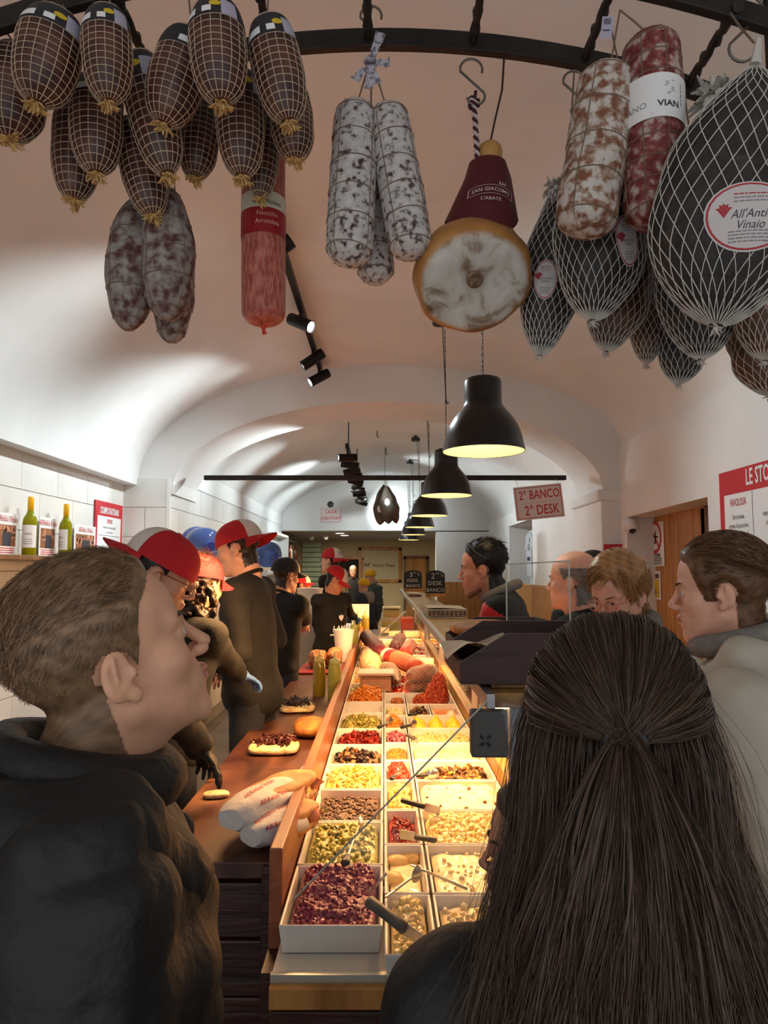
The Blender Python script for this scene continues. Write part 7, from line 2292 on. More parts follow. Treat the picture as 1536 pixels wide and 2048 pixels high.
# white niche in the hall wall and the bottle rack beyond
niche = thing('wall_niche', 'white lit niche in the far left wall', 'niche', (HXL, 11.4, 1.7))
b = MB()
b.box((0.0, 0, 0), (0.02, 1.35, 0.04)); b.box((0, 0, 0.62), (0.16, 1.35, 0.66)); b.box((0, 0, -0.04), (0.16, 1.35, 0.0)); b.box((0, 1.31, 0), (0.16, 1.35, 0.62))
b.obj('surround', white_plastic, niche, smooth=False)
rk = thing('bottle_rack', 'grey metal rack of bottles in the back room', 'shelf unit', (-1.93, 13.35, FLOOR))
for k in range(6):
    MB().box((-0.30, 0, 0.25 + 0.40 * k), (0, 2.6, 0.275 + 0.40 * k)).obj('shelf', M('grey_metal', (0.10, 0.10, 0.105), 0.4, 0.6), rk, smooth=False)
for y in (0, 0.85, 1.7, 2.57):
    MB().box((-0.03, y, 0), (0.0, y + 0.03, 2.30)).obj('upright', MATS['grey_metal'], rk, smooth=False)
MB().box((-0.30, 0, 0), (-0.29, 2.6, 2.30)).obj('back_panel', grey_paint, rk, smooth=False)
bcol = [M('bottle_dark', srgb(26, 30, 20), 0.12), M('bottle_amber', srgb(150, 96, 24), 0.15), M('bottle_clear', srgb(176, 180, 170), 0.15), M('bottle_red', srgb(120, 24, 24), 0.2)]
bm_s = [MB().lathe([(0, 0), (0.036, 0), (0.038, 0.19), (0.016, 0.245), (0.0145, 0.315), (0, 0.316)], 12).mesh('bottle', m_) for m_ in bcol]
bw = ['front', 'second', 'third', 'fourth', 'fifth', 'sixth', 'seventh', 'eighth', 'ninth', 'tenth']
for sh_ in range(2, 5):
    for k in range(10):
        o = mkobj('bottle', bm_s[(k * 7 + sh_ * 3) % 4]); o.location = (-1.93 - 0.06, 13.35 + 0.12 + 0.245 * k, FLOOR + 0.275 + 0.40 * sh_)
        tag(o, f'{bw[k]} bottle on the {["middle", "upper", "top"][sh_ - 2]} shelf of the back room rack', 'bottle', 'bottles in the back room rack')

# ---- back room
fr = thing('framed_sign', 'wood-framed cream sign with the shop name on the back wall', 'sign', P(760, 1130, YB - 0.03))
k_ = (YB - 0.03) / FPX
MB().box((-0.50, 0, -0.40), (0.50, 0.02, 0.40)).obj('panel', M('cream_sign', srgb(196, 184, 150), 0.5), fr, smooth=False)
for (x0, z0, x1, z1) in ((-0.55, 0.37, 0.55, 0.45), (-0.55, -0.45, 0.55, -0.37), (-0.55, -0.45, -0.47, 0.45), (0.47, -0.45, 0.55, 0.45)):
    MB().box((x0, -0.02, z0), (x1, 0.02, z1)).obj('frame_bar', pine_m, fr, smooth=False, bevel=0.008)
b = MB(); f = lambda a, q: Vector((a, -0.004, q))
put_text(b, "All'", 0.13, lambda a, q: f(a - 0.34, q), 1, shear=0.25, bold=0.012); put_text(b, 'Antico Vinaio', 0.13, lambda a, q: f(a + 0.09, q - 0.01), 0, shear=0.25, bold=0.012, xs=0.80)
b.obj('lettering', [M('sign_brown_red', srgb(120, 40, 30), 0.6), M('sign_blue', srgb(40, 50, 90), 0.6)], fr)
d2 = struct(thing('door_2', 'dark opening with a wooden frame on the back wall', 'door', P(700, 1150, YB - 0.01)))
del d2['category']
cz = P(700, 1150, YB).z
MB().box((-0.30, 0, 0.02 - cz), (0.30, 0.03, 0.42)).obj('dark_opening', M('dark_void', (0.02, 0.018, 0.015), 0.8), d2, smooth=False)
MB().box((-0.36, -0.03, 0.40), (0.36, 0.03, 0.48)).obj('lintel', pine_m, d2, smooth=False)
MB().box((0.28, -0.03, 0.02 - cz), (0.36, 0.03, 0.42)).obj('jamb', pine_m, d2, smooth=False)
d3 = struct(thing('door_3', 'wooden door on the right of the back wall', 'door', P(832, 1140, YB - 0.01)))
del d3['category']
MB().box((-0.26, -0.02, 0.02 - P(832, 1140, YB).z), (0.26, 0.02, 0.28)).obj('leaf', pine_m, d3, smooth=False)
for sx in (-0.32, 0.26): MB().box((sx, -0.04, 0.02 - P(832, 1140, YB).z), (sx + 0.06, 0.02, 0.34)).obj('jamb', brown_wood, d3, smooth=False)
MB().box((-0.32, -0.04, 0.28), (0.32, 0.02, 0.36)).obj('lintel', brown_wood, d3, smooth=False)
w2 = struct(thing('window_1', 'greenish slatted window at the back left', 'window', P(623, 1130, 16.6)))
del w2['category']
sl_m = M('green_slat', srgb(112, 122, 104), 0.4, var=0.2, scale=5)
MB().box((-0.24, 0.02, -1.2), (0.24, 0.05, 0.50)).obj('back_panel', M('green_dark', srgb(58, 64, 54), 0.6), w2, smooth=False)
for k in range(14): MB().box((-0.23, -0.01, 0.42 - 0.115 * k), (0.23, 0.015, 0.52 - 0.115 * k), mat=Matrix.Rotation(0.0, 4, 'X')).obj('slat', sl_m, w2, smooth=False, bevel=0.006)
for sx in (-0.28, 0.24): MB().box((sx, -0.03, -1.2), (sx + 0.04, 0.05, 0.55)).obj('frame_post', brown_wood, w2, smooth=False)
dl = M('downlight_face', (1, 1, 1), 0.4, emit=(1.0, 0.90, 0.72), estr=10)
for k, (px, py) in enumerate([(680, 1066), (689, 1074)]):
    p = PZ(px, py, 2.488)
    p = Vector((P(px, py, 14.3 + 0.9 * k).x, 14.3 + 0.9 * k, 2.488))
    t = thing('downlight', ['nearer round recessed downlight in the back room ceiling', 'farther round recessed downlight in the back room ceiling'][k], 'downlight', p, group='back room downlights')
    MB().lathe([(0.0, -0.004), (0.085, -0.004), (0.085, 0.0)], 24).obj('diffuser', dl, t)
    MB().lathe([(0.085, -0.006), (0.10, -0.006), (0.10, 0.0)], 24, cap=False).obj('ring', white_plastic, t)
    light('downlight_lamp', 'AREA', (0, 0, -0.02), 45, (1.0, 0.84, 0.60), parent=t, shape='DISK', size=0.15)

# football shirts on the lit niche wall
def shirt(label, y0, mat, trim):
    t = thing('football_shirt', label, 'shirt', (HXR + 0.26, y0, 2.30), group='shirts on the hall wall')
    pr = [(-0.08, 0), (0.08, 0), (0.20, -0.05), (0.30, -0.24), (0.22, -0.28), (0.17, -0.18), (0.18, -0.66), (-0.18, -0.66), (-0.17, -0.18), (-0.22, -0.28), (-0.30, -0.24), (-0.20, -0.05)]
    b = MB().prism(pr, lambda a, q, tt: Vector((tt, a, q)), -0.03, 0.0); b.obj('cloth', mat, t, smooth=False, bevel=0.008)
    b = MB(); f = lambda a, q: Vector((-0.0325, -a, q))
    put_text(b, '10', 0.16, lambda a, q: f(a, q - 0.22), 0); rect(b, f, -0.11, -0.42, 0.11, -0.36, 0); rect(b, f, 0.05, -0.14, 0.10, -0.08, 0)
    b.obj('print', trim, t)
shirt('navy football shirt with white print on the hall wall', 10.02, M('shirt_navy', srgb(40, 34, 70), 0.7), white_paper)
shirt('white football shirt with dark print on the hall wall', 10.56, M('shirt_white', srgb(206, 206, 214), 0.7), M('shirt_dark_print', srgb(60, 60, 80), 0.7))
shirt('dark violet football shirt at the near end of the niche', 9.52, M('shirt_violet', srgb(50, 38, 80), 0.7), white_paper)
# wardrobe-like white post between niche and pillar, small poster there
c = P(1170, 1118, 6.18)
t, f = board('small_poster', 'small red-headed poster on the right pillar', 'poster', Vector((2.02, 6.17, c.z)), (1, 0, 0), (0, 0, 1), 0.17, 0.26, white_paper)
b = MB(); rect(b, f, -0.085, 0.07, 0.085, 0.13, 0)
for k in range(5): scribble(b, f, -0.06, 0.06, 0.03 - 0.035 * k, 0.014, 1, k)
b.obj('print', [red_print, black_print], t)

# ================================================================== ON THE SERVICE SHELF
chalk_m = M('chalkboard', srgb(30, 31, 34), 0.75, var=0.25, scale=12); chalk = M('chalk', srgb(206, 204, 198), 0.9)
def chalkboard(label, px, py, d, num, w=0.205, h=0.27):
    p = P(px, py, d)
    t = thing('chalkboard', label, 'chalkboard', (p.x, d, SHZ + 0.0005), (0, 0, R(-4)), group='desk number chalkboards')
    pr = [(-w / 2, 0.03), (w / 2, 0.03), (w / 2, h - 0.03), (w / 2 - 0.02, h - 0.01)] + [(w * 0.36 * math.cos(a), h - 0.012 + 0.022 * math.sin(a)) for a in [PI * i / 8 for i in range(9)]] + [(-w / 2 + 0.02, h - 0.01), (-w / 2, h - 0.03)]
    MB().prism(pr, lambda a, q, tt: Vector((a, tt, q)), -0.006, 0.006).obj('slate', chalk_m, t, smooth=False)
    MB().box((-w / 2 - 0.005, -0.05, 0), (w / 2 + 0.005, 0.05, 0.032)).obj('foot', pine_m, t, smooth=False, bevel=0.003)
    f = lambda a, q: Vector((a, -0.0075, q)); b = MB()
    put_text(b, num, 0.085, lambda a, q: f(a - 0.025, q + h * 0.80), 0); put_text(b, 'RD' if num == '3' else 'ND', 0.026, lambda a, q: f(a + 0.022, q + h * 0.91), 0)
    put_text(b, 'DESK', 0.060, lambda a, q: f(a - 0.004, q + h * 0.52), 0, spacing=1.1); put_text(b, 'BANCO', 0.055, lambda a, q: f(a, q + h * 0.25), 0)
    b.tube([f(0.055, h * 0.92), f(0.082, h * 0.80)], 0.002, 4); b.tube([f(0.066, h * 0.80), f(0.083, h * 0.79), f(0.084, h * 0.86)], 0.002, 4)
    b.obj('chalk_writing', chalk, t)
chalkboard('black chalkboard reading 2nd desk banco on the shelf', 871, 1190, PZ(871, 1193, SHZ).y, '2')
chalkboard('black chalkboard reading 3rd desk banco, farther along', 826, 1180, PZ(826, 1182, SHZ).y, '3', 0.24, 0.27)

paper_m = RAMP('printed_wrap_paper', [(0.40, srgb(206, 186, 160)), (0.60, srgb(226, 210, 188))], scale=12, rough=0.7, bump=0.2)
stripe_m = M('paper_print_brown', srgb(120, 92, 72), 0.7)
crust = RAMP('bread_crust', [(0.3, srgb(126, 72, 26)), (0.55, srgb(188, 128, 60)), (0.8, srgb(222, 178, 110))], scale=14, detail=8, rough=0.6, bump=0.5)
def paper_stack(label, x0, x1, y0, y1, z0, h):
    t = thing('paper_stack', label, 'paper', ((x0 + x1) / 2, (y0 + y1) / 2, z0), group='wrapping paper on the shelf')
    w, l = (x1 - x0) / 2, (y1 - y0) / 2
    n = 5
    for k in range(n):
        a = random.uniform(-0.03, 0.03)
        b = MB(); b.grid(lambda u, v: Matrix.Rotation(a, 3, 'Z') @ Vector(((2 * u - 1) * w, (2 * v - 1) * l, h * (k + 1) / n + 0.006 * math.sin(3 * u + k) * math.sin(2 * v + k))), 8, 8)
        b.box((-w * 0.99, -l * 0.99, h * k / n), (w * 0.99, l * 0.99, h * (k + 1) / n - 0.004))
        b.obj('sheet', paper_m, t, smooth=False)
    b = MB()
    for k in range(9):
        x = -w + 2 * w * (k + 0.5) / 9
        b.box((x - 0.008, -l * 1.001 - 0.001, h * 0.25), (x + 0.006, -l * 1.0 + 0.001, h * 0.75))
    b.obj('edge_print', stripe_m, t, smooth=False)
y = PZ(905, 1236, SHZ).y
paper_stack('stack of printed wrapping paper behind the crates', 0.262, 0.50, y, y + 0.40, SHZ + 0.0005, 0.055)
y = PZ(835, 1188, SHZ).y
paper_stack('far stack of wrapping paper near the chalkboards', 0.262, 0.40, y - 0.9, y - 0.3, SHZ + 0.0005, 0.03)
crate_w = WOOD('crate_wood', srgb(44, 29, 28), srgb(84, 58, 52), stretch=(0.8, 8, 10), scale=2.2, rough=0.7, bump=0.5)
def crate(label, x0, x1, y0, y1, z0, h):
    t = thing('bread_crate', label, 'crate', (x0, y0, z0), group='dark wooden bread crates')
    w, l = x1 - x0, y1 - y0
    pr = [(0, 0), (w, 0), (w, h), (0.115, h), (0.0, h * 0.42)]
    MB().prism(pr, lambda a, q, tt: Vector((a, tt, q)), 0, 0.016).obj('end_board', crate_w, t, smooth=False, bevel=0.002)
    MB().prism(pr, lambda a, q, tt: Vector((a, tt, q)), l - 0.016, l).obj('end_board', crate_w, t, smooth=False, bevel=0.002)
    MB().box((0, 0.016, 0), (w, l - 0.016, 0.012)).obj('bottom', crate_w, t, smooth=False)
    MB().box((w - 0.014, 0.016, 0.012), (w, l - 0.016, h)).obj('back_board', crate_w, t, smooth=False)
    MB().box((0, 0.016, 0.012), (0.012, l - 0.016, h * 0.40)).obj('lip', crate_w, t, smooth=False)
yA = 1.72
MB().box((0.262, yA, SHZ), (0.49, yA + 0.10, SHZ + 0.03))
tag(MB().box((0.262, yA + 0.02, SHZ + 0.0005), (0.50, yA + 0.42, SHZ + 0.012)).obj('wooden_riser', mid_wood, smooth=False, bevel=0.003), 'light wooden riser board under the nearest crate', 'riser')
crate('nearest dark wooden crate with angled end board', 0.185, 0.56, yA, yA + 0.44, SHZ + 0.013, 0.122)
crate('second dark wooden crate behind the nearest one', 0.24, 0.60, yA + 0.60, yA + 1.04, SHZ + 0.001, 0.105)
tag(MB().grid(lambda u, v: Vector((0.16 + 0.20 * u, yA + 0.10 + 0.42 * v, SHZ + 0.085 + 0.018 * math.sin(5 * u + 3 * v) - 0.08 * max(0, 0.3 - u))), 12, 12).obj('wrap_sheet', paper_m), 'printed paper sheet hanging out of the nearest crate', 'paper')
def bread(label, loc, dims, rz=0, seed=0, cat='bread', mat=None, n=10, group=None, name='focaccia'):
    V_, F_ = qball(n)
    V_ = np.sign(V_) * np.abs(V_) ** 0.75 * np.array(dims)
    V_ = V_ + (V_ / np.linalg.norm(V_, axis=1)[:, None]) * wob(V_, min(dims) * 0.16, 60, seed)[:, None]
    o = mkobj(name, np_mesh(name, V_, F_, mat or crust)); o.location = loc; o.rotation_euler = (0, 0, rz)
    return tag(o, label, cat, group)
bread('golden focaccia loaf lying in the second crate', (0.38, yA + 0.86, SHZ + 0.075), (0.13, 0.16, 0.03), 0.2, 3, group='focaccia loaves')
# clear acrylic sneeze shield
acr = thin_glass('acrylic', (0.96, 0.97, 0.96))
ya = 2.30
sh = thing('acrylic_shield', 'clear acrylic shield standing on the service shelf', 'shield', (P(1082, 1200, ya).x, ya, SHZ + 0.001))
q0, q1 = P(1025, 1128, ya), P(1138, 1122, ya); zb = 0.0
loc_ = Vector((P(1082, 1200, ya).x, ya, SHZ + 0.001))
c4 = [Vector((q0.x, ya + 0.12, SHZ + 0.001)), Vector((q1.x, ya, SHZ + 0.001)), Vector((q1.x, ya, q1.z)), Vector((q0.x, ya + 0.12, q0.z))]
b = MB(); b.hexa([p - loc_ + Vector((0, dy, 0)) for dy in (0, 0.004) for p in c4]); b.obj('sheet', acr, sh, smooth=False)
b = MB()
for i in range(4): b.tube([c4[i] - loc_, c4[(i + 1) % 4] - loc_], 0.0028, 6)
b.obj('bright_edge', M('acrylic_edge', srgb(206, 212, 206), 0.3), sh)
MB().box((q0.x - loc_.x, 0.0, -0.001), (q1.x - loc_.x, 0.13, 0.006)).obj('foot', mid_wood, sh, smooth=False)

# ================================================================== ON THE BENCH
def squeeze(label, px, py, prof_h, body, fill_h, fill_m, clear):
    p = PZ(px, py, BZ)
    t = thing('squeeze_bottle', label, 'bottle', (p.x, p.y, BZ + 0.0005), group='sauce squeeze bottles')
    r = body; h = prof_h
    MB().lathe([(0, 0), (r * 0.94, 0), (r, 0.006), (r, h * 0.62), (r * 0.96, h * 0.70), (r * 0.80, h * 0.76)], 24).obj('sauce', fill_m, t)
    MB().lathe([(r * 0.985, h * fill_h), (r * 0.99, h * 0.62), (r * 0.95, h * 0.70), (r * 0.78, h * 0.765)], 24, cap=False).obj('clear_shoulder', clear, t)
    b = MB(); b.lathe([(r * 0.80, h * 0.755), (r * 0.84, h * 0.76), (r * 0.84, h * 0.83), (r * 0.6, h * 0.845), (r * 0.22, h * 0.87), (r * 0.13, h * 0.97), (r * 0.08, h), (0, h)], 20)
    b.obj('nozzle_cap', clear, t)
oil = M('olive_oil', srgb(136, 118, 20), 0.2, trans=0.2, coat=0.4); psauce = M('green_sauce', srgb(142, 140, 60), 0.4, var=0.2, scale=20)
shoulder = M('milky_plastic', srgb(206, 194, 120), 0.35, trans=0.3); green_cap = M('green_milky_plastic', srgb(176, 180, 110), 0.4)
squeeze('squeeze bottle of dark golden oil on the bench, in front', 638, 1392, 0.285, 0.040, 0.5, oil, shoulder)
squeeze('squeeze bottle of green sauce next to the golden oil', 669, 1397, 0.285, 0.042, 0.6, psauce, green_cap)
squeeze('squeeze bottle of oil behind the white cup, left', 669, 1303, 0.29, 0.040, 0.5, oil, shoulder)
squeeze('squeeze bottle of green sauce behind the white cup, right', 708, 1308, 0.32, 0.042, 0.6, psauce, green_cap)
bench2 = thing('work_bench', 'far wooden bench carrying white boxes and oil bottles', 'work bench', (-0.46, 8.35, FLOOR))
MB().box((-0.22, 0, 0), (0.17, 2.2, BZ - FLOOR - 0.04)).obj('carcass', dark_wood, bench2, smooth=False)
MB().box((-0.23, -0.01, BZ - FLOOR - 0.04), (0.17, 2.21, BZ - FLOOR)).obj('top', bench_m, bench2, smooth=False, bevel=0.004)
for k, (px, d, lab) in enumerate([(716, 8.45, 'oil squeeze bottle on the far bench, left'), (731, 8.7, 'oil squeeze bottle on the far bench, right')]):
    x = (px - 768) / FPX * d
    t = thing('squeeze_bottle', lab, 'bottle', (x, d, BZ + 0.0005), group='sauce squeeze bottles')
    MB().lathe([(0, 0), (0.048, 0), (0.05, 0.006), (0.05, 0.17), (0.04, 0.21)], 18).obj('sauce', oil, t)
    MB().lathe([(0.041, 0.205), (0.042, 0.235), (0.012, 0.25), (0.005, 0.30), (0, 0.30)], 16).obj('nozzle_cap', shoulder, t)
p = P(721, 1230, 9.0)
t = thing('menu_stand', 'white upright card stand on the far bench', 'card stand', (p.x, 9.0, BZ + 0.0005))
MB().box((-0.11, 0, 0), (0.11, 0.02, 0.36)).obj('sheet', white_paper, t, smooth=False); MB().box((-0.11, -0.05, 0), (0.11, 0.07, 0.012)).obj('foot', white_plastic, t, smooth=False)
p = PZ(687, 1322, BZ)
t = thing('paper_cup', 'tall white paper cup standing on the bench', 'cup', (p.x, p.y, BZ + 0.0005))
MB().lathe([(0, 0), (0.060, 0), (0.092, 0.27), (0.095, 0.274), (0.090, 0.274), (0.058, 0.01), (0, 0.01)], 28).obj('cup', white_paper, t)
MB().lathe([(0.0, 0.25), (0.05, 0.262), (0.088, 0.255)], 20, cap=False).obj('filling', brown_wood, t)
p = P(620, 1185, 7.6)
t = thing('white_tub', 'white plastic tub in front of the far worker', 'tub', (p.x, 7.6, 1.28))
MB().lathe([(0, 0), (0.10, 0), (0.14, 0.26), (0.145, 0.27), (0.13, 0.265), (0.095, 0.012), (0, 0.012)], 28).obj('tub', white_plastic, t)
MB().box((-0.2, -0.2, FLOOR - 1.28), (0.2, 0.2, 0)).obj('stand', grey_paint, t, smooth=False)
# bread pieces under the squeeze bottles, red cutting board
p = PZ(655, 1345, BZ)
tag(MB().box((-0.19, -0.22, 0), (0.16, 0.25, 0.016)).obj('cutting_board', M('red_board', srgb(128, 28, 36), 0.5), smooth=False, bevel=0.004), 'dark red cutting board on the bench behind the bottles', 'cutting board')
cb = bpy.data.objects['cutting_board']; cb.location = (-0.478, p.y + 0.1, BZ + 0.0005)
nutty = RAMP('nut_loaf', [(0.3, srgb(70, 36, 20)), (0.5, srgb(140, 86, 48)), (0.75, srgb(206, 160, 110))], scale=40, detail=5, rough=0.6, bump=0.8, kind='noise')
bread('nut-studded loaf on the red board, left', (-0.53, p.y + 0.15, BZ + 0.085), (0.075, 0.12, 0.068), 0.1, 7, mat=nutty, group='nut loaves', name='nut_loaf')
bread('nut-studded loaf on the red board, right', (-0.40, p.y + 0.18, BZ + 0.095), (0.060, 0.12, 0.078), -0.1, 8, mat=nutty, group='nut loaves', name='nut_loaf')
q = PZ(700, 1328, BZ); bread('small lemon-coloured bun by the white cup', (q.x - 0.01, q.y, BZ + 0.022), (0.035, 0.035, 0.022), 0, 9, name='small_bun')
# topped focaccia slices
crumb = RAMP('focaccia_crumb', [(0.3, srgb(176, 140, 84)), (0.6, srgb(226, 206, 158)), (0.8, srgb(240, 226, 190))], scale=30, rough=0.7, bump=0.5)
def slice_(label, px, py, w, l, topm, seed, rz=0.15):
    p = PZ(px, py, BZ)
    t = thing('focaccia_slice', label, 'sandwich', (p.x, p.y, BZ + 0.0005), (0, 0, rz), group='open focaccia slices')
    V_, F_ = qball(9); V_ = np.sign(V_) * np.abs(V_) ** 0.5 * np.array([w / 2, l / 2, 0.017]) + np.array([0, 0, 0.018]); V_[:, 2] += wob(V_, 0.004, 90, seed); V_[:, 2] = np.maximum(V_[:, 2], 0)
    mkobj('bread', np_mesh('bread', V_, F_, crumb), t)
    r = np.random.default_rng(seed); n = 170
    pos = np.stack([r.normal(0, w * 0.17, n), r.normal(l * 0.05, l * 0.18, n), r.uniform(0.036, 0.050, n)], 1)
    CV, CF = chips('leaf', pos, 0.010, 0.019, r)
    tp = mkobj('topping', np_mesh('topping', CV, CF, topm), t); tp['kind'] = 'stuff'
slice_('focaccia slice with white cheese and dark aubergine topping', 594, 1420, 0.20, 0.24, [eggp], 3)
slice_('focaccia slice with cheese and dark red onion jam', 548, 1502, 0.22, 0.20, [M('onion_jam', srgb(70, 22, 22), 0.35, var=0.3, scale=40)], 4, 0.05)
q = PZ(622, 1470, BZ); bread('oval crusty bread beside the knife on the bench', (q.x, q.y, BZ + 0.04), (0.085, 0.12, 0.038), 0.0, 11, name='crusty_bread')
q = PZ(655, 1440, BZ)
tag(MB().grid(lambda u, v: Vector((q.x - 0.02 + 0.05 * u, q.y - 0.15 + 0.3 * v, BZ + 0.012 + 0.02 * math.sin(9 * u + 6 * v) ** 2)), 14, 14).obj('green_cloth', M('green_cloth', srgb(96, 130, 110), 0.8, var=0.3, scale=20, bump=0.3, bscale=80)), 'crumpled green cloth against the wooden rail', 'cloth')
# knife
a, c = PZ(575, 1570, BZ + 0.02), PZ(628, 1512, BZ + 0.012)
t = thing('bread_knife', 'long steel bread knife lying on the bench', 'knife', a)
t.rotation_euler = (c - a).to_track_quat('Y', 'Z').to_euler()
L = (c - a).length
MB().prism([(-0.018, 0), (0.018, 0), (0.018, L - 0.03), (0.0, L)], lambda x, y, tt: Vector((x, y, tt)), -0.001, 0.001).obj('blade', steel, t, smooth=False)
MB().tube([(0, -0.12, 0), (0, -0.06, 0), (0, 0.0, 0)], [0.012, 0.014, 0.012], 8).obj('handle', black_plastic, t)
# two sandwiches in printed paper
wrap_m = M('white_wrap', srgb(206, 200, 196), 0.6, bump=0.35, bscale=35)
def wrapped(label, a, c, r, z, seed):
    A_, B_ = PZ(a[0], a[1], z), PZ(c[0], c[1], z)
    t = thing('wrapped_sandwich', label, 'sandwich', A_, group='sandwiches wrapped in printed paper')
    d = (B_ - A_); L = d.length; d.normalize(); sx = d.cross(Vector((0, 0, 1))).normalized(); up = sx.cross(d)
    def S_(u, v, off=0.0):
        th = 2 * PI * u; k = (0.55 + 0.45 * min(1, v * 2.4) ** 0.6)
        rr = r * k * (1 + 0.05 * math.sin(5 * th + 7 * v + seed)) + off
        return d * (L * 0.64 * v) + sx * rr * 1.25 * math.cos(th) + up * rr * 0.78 * math.sin(th)
    b = MB(); b.grid(lambda u, v: S_(u, v), 28, 14, cu=True); b.grid(lambda u, v: S_(u, 0) * (1 - v), 28, 2, cu=True); b.obj('paper', wrap_m, t)
    for k in range(4):
        b = MB(); th0 = 0.12 + 0.13 * k
        put_text(b, "All'Antico Vinaio", 0.022, lambda x, y: S_((th0 + y / (2 * PI * r)), min(1, max(0, 0.52 + x / (L * 0.64))), 0.0018), 0, shear=0.25, bold=0.01)
        b.obj('print', red_print, t)
    for sg, nm in ((1, 'upper'), (-1, 'lower')):
        V_, F_ = qball(8)
        V_ = np.sign(V_) * np.abs(V_) ** 0.7 * np.array([r * 1.08, L * 0.42, r * 0.34]); V_ = V_ + V_ / np.linalg.norm(V_, axis=1)[:, None] * wob(V_, 0.005, 70, seed)[:, None]
        Q_ = np.array([list(sx), list(d), list(up)]).T
        V_ = V_ @ Q_.T + np.array(d * L * 0.60 + up * sg * r * 0.36)
        mkobj('bread', np_mesh('bread', V_, F_, crust), t)
    rr_ = np.random.default_rng(seed); n = 60
    pos = np.stack([rr_.uniform(-r, r, n), rr_.uniform(L * 0.62, L * 1.0, n), rr_.normal(0, r * 0.14, n)], 1) @ np.array([list(sx), list(d), list(up)])
    CV, CF = chips('leaf', pos, 0.012, 0.028, rr_)
    fl = mkobj('filling', np_mesh('filling', CV, CF, [M('pink_ham', srgb(222, 140, 110), 0.4), crumb, artg], np.repeat(rr_.choice([0, 0, 1, 2], n), len(CF) // n)), t); fl['kind'] = 'stuff'
wrapped('upper sandwich wrapped in printed paper on the bench edge', (462, 1640), (612, 1560), 0.066, BZ + 0.085, 1)
wrapped('lower sandwich in printed paper tucked under the other', (500, 1675), (622, 1618), 0.056, BZ + 0.048, 2)
q = PZ(432, 1592, BZ + 0.004)
bread('pale slice under the black-gloved hand', (q.x, q.y, BZ + 0.010), (0.045, 0.03, 0.010), 0.3, 5, mat=crumb, name='bread_slice')

# ================================================================== FAR HALF OF THE DISPLAY: cured meats and tubs
dz = 0.895
def lying(name, label, a, c, w, mat, prof, seed, z=None, cat='cured meat', net=None, nn=12, bands=(), ey=0.9):
    d0, d1 = PZ(*a, (z or dz + 0.07)), PZ(*c, (z or dz + 0.07))
    t = thing(name, label, cat)
    t.matrix_basis = hang_frame(d0, d1)
    L = (d0 - d1).length
    s = Solid(L, w, prof, ey=ey, lump=0.03, seed=seed)
    s.body(26, 22).obj('meat', mat, t)
    if net:
        b = MB(); tw = L / w * 0.5
        for k in range(nn):
            s.mer(b, 2 * PI * k / nn, 0.0014, 0.02, 0.99, n=20, off=0.001, twist=tw); s.mer(b, 2 * PI * k / nn, 0.0014, 0.02, 0.99, n=20, off=0.001, twist=-tw)
        b.obj('netting', net, t)
    for t0, t1, m_ in bands:
        b = MB(); b.grid(lambda u, v: s.pt(t0 + (t1 - t0) * v, 2 * PI * u, 0.003), 26, 3, cu=True, flip=True); b.obj('paper_band', m_, t)
    return t
orange_sk = M('orange_casing', srgb(226, 96, 62), 0.45, var=0.15, scale=30, bump=0.2, bscale=120)
lying('wrapped_sausage', 'orange-red netted sausage log lying in the display', (760, 1305), (838, 1335), 0.072, orange_sk, p_tube, 71, z=dz + 0.14, net=M('orange_net', srgb(236, 140, 100), 0.6), nn=14, bands=((0.25, 0.33, M('cream_paper', srgb(206, 196, 176), 0.6)), (0.33, 0.47, M('red_paper', srgb(150, 22, 26), 0.5))))
lying('ham', 'ham with burgundy sleeve lying in the display', (732, 1270), (765, 1310), 0.075, burg, p_tube, 72, z=dz + 0.15, cat='ham')
lying('netted_roast', 'pale netted roast by the rail in the display', (738, 1290), (745, 1352), 0.09, RAMP('pale_rind', [(0.3, srgb(150, 104, 60)), (0.6, srgb(214, 180, 120))], scale=12, rough=0.5, bump=0.3), p_pear, 73, z=dz + 0.09, net=net_w, nn=10)
lying('netted_roast', 'brown striped netted roast in front of the orange log', (766, 1328), (792, 1362), 0.075, speck_brown, p_pear, 74, z=dz + 0.08, net=net_m, nn=10)
lying('netted_roast', 'white-netted roast lying behind the red mince, upper', (818, 1352), (872, 1340), 0.06, RAMP('net_roast', [(0.3, srgb(150, 72, 50)), (0.7, srgb(206, 130, 96))], scale=14, rough=0.5, bump=0.3), p_fiocco, 75, z=dz + 0.14, net=net_w, nn=14)
lying('netted_roast', 'white-netted roast lying behind the red mince, lower', (815, 1372), (868, 1362), 0.06, MATS['net_roast'], p_fiocco, 76, z=dz + 0.06, net=net_w, nn=14)
lying('cut_salami', 'halved speckled salami standing behind the orange log', (790, 1300), (800, 1275), 0.07, mould_rose, p_salami, 77, z=dz + 0.10)
lying('cut_salami', 'red salami piece beside the wrapped packs', (808, 1310), (822, 1288), 0.065, M('red_salami', srgb(200, 70, 50), 0.45, var=0.3, scale=60), p_salami, 78, z=dz + 0.10)
pack_m = M('meat_pack', srgb(226, 190, 160), 0.35, var=0.15, scale=30)
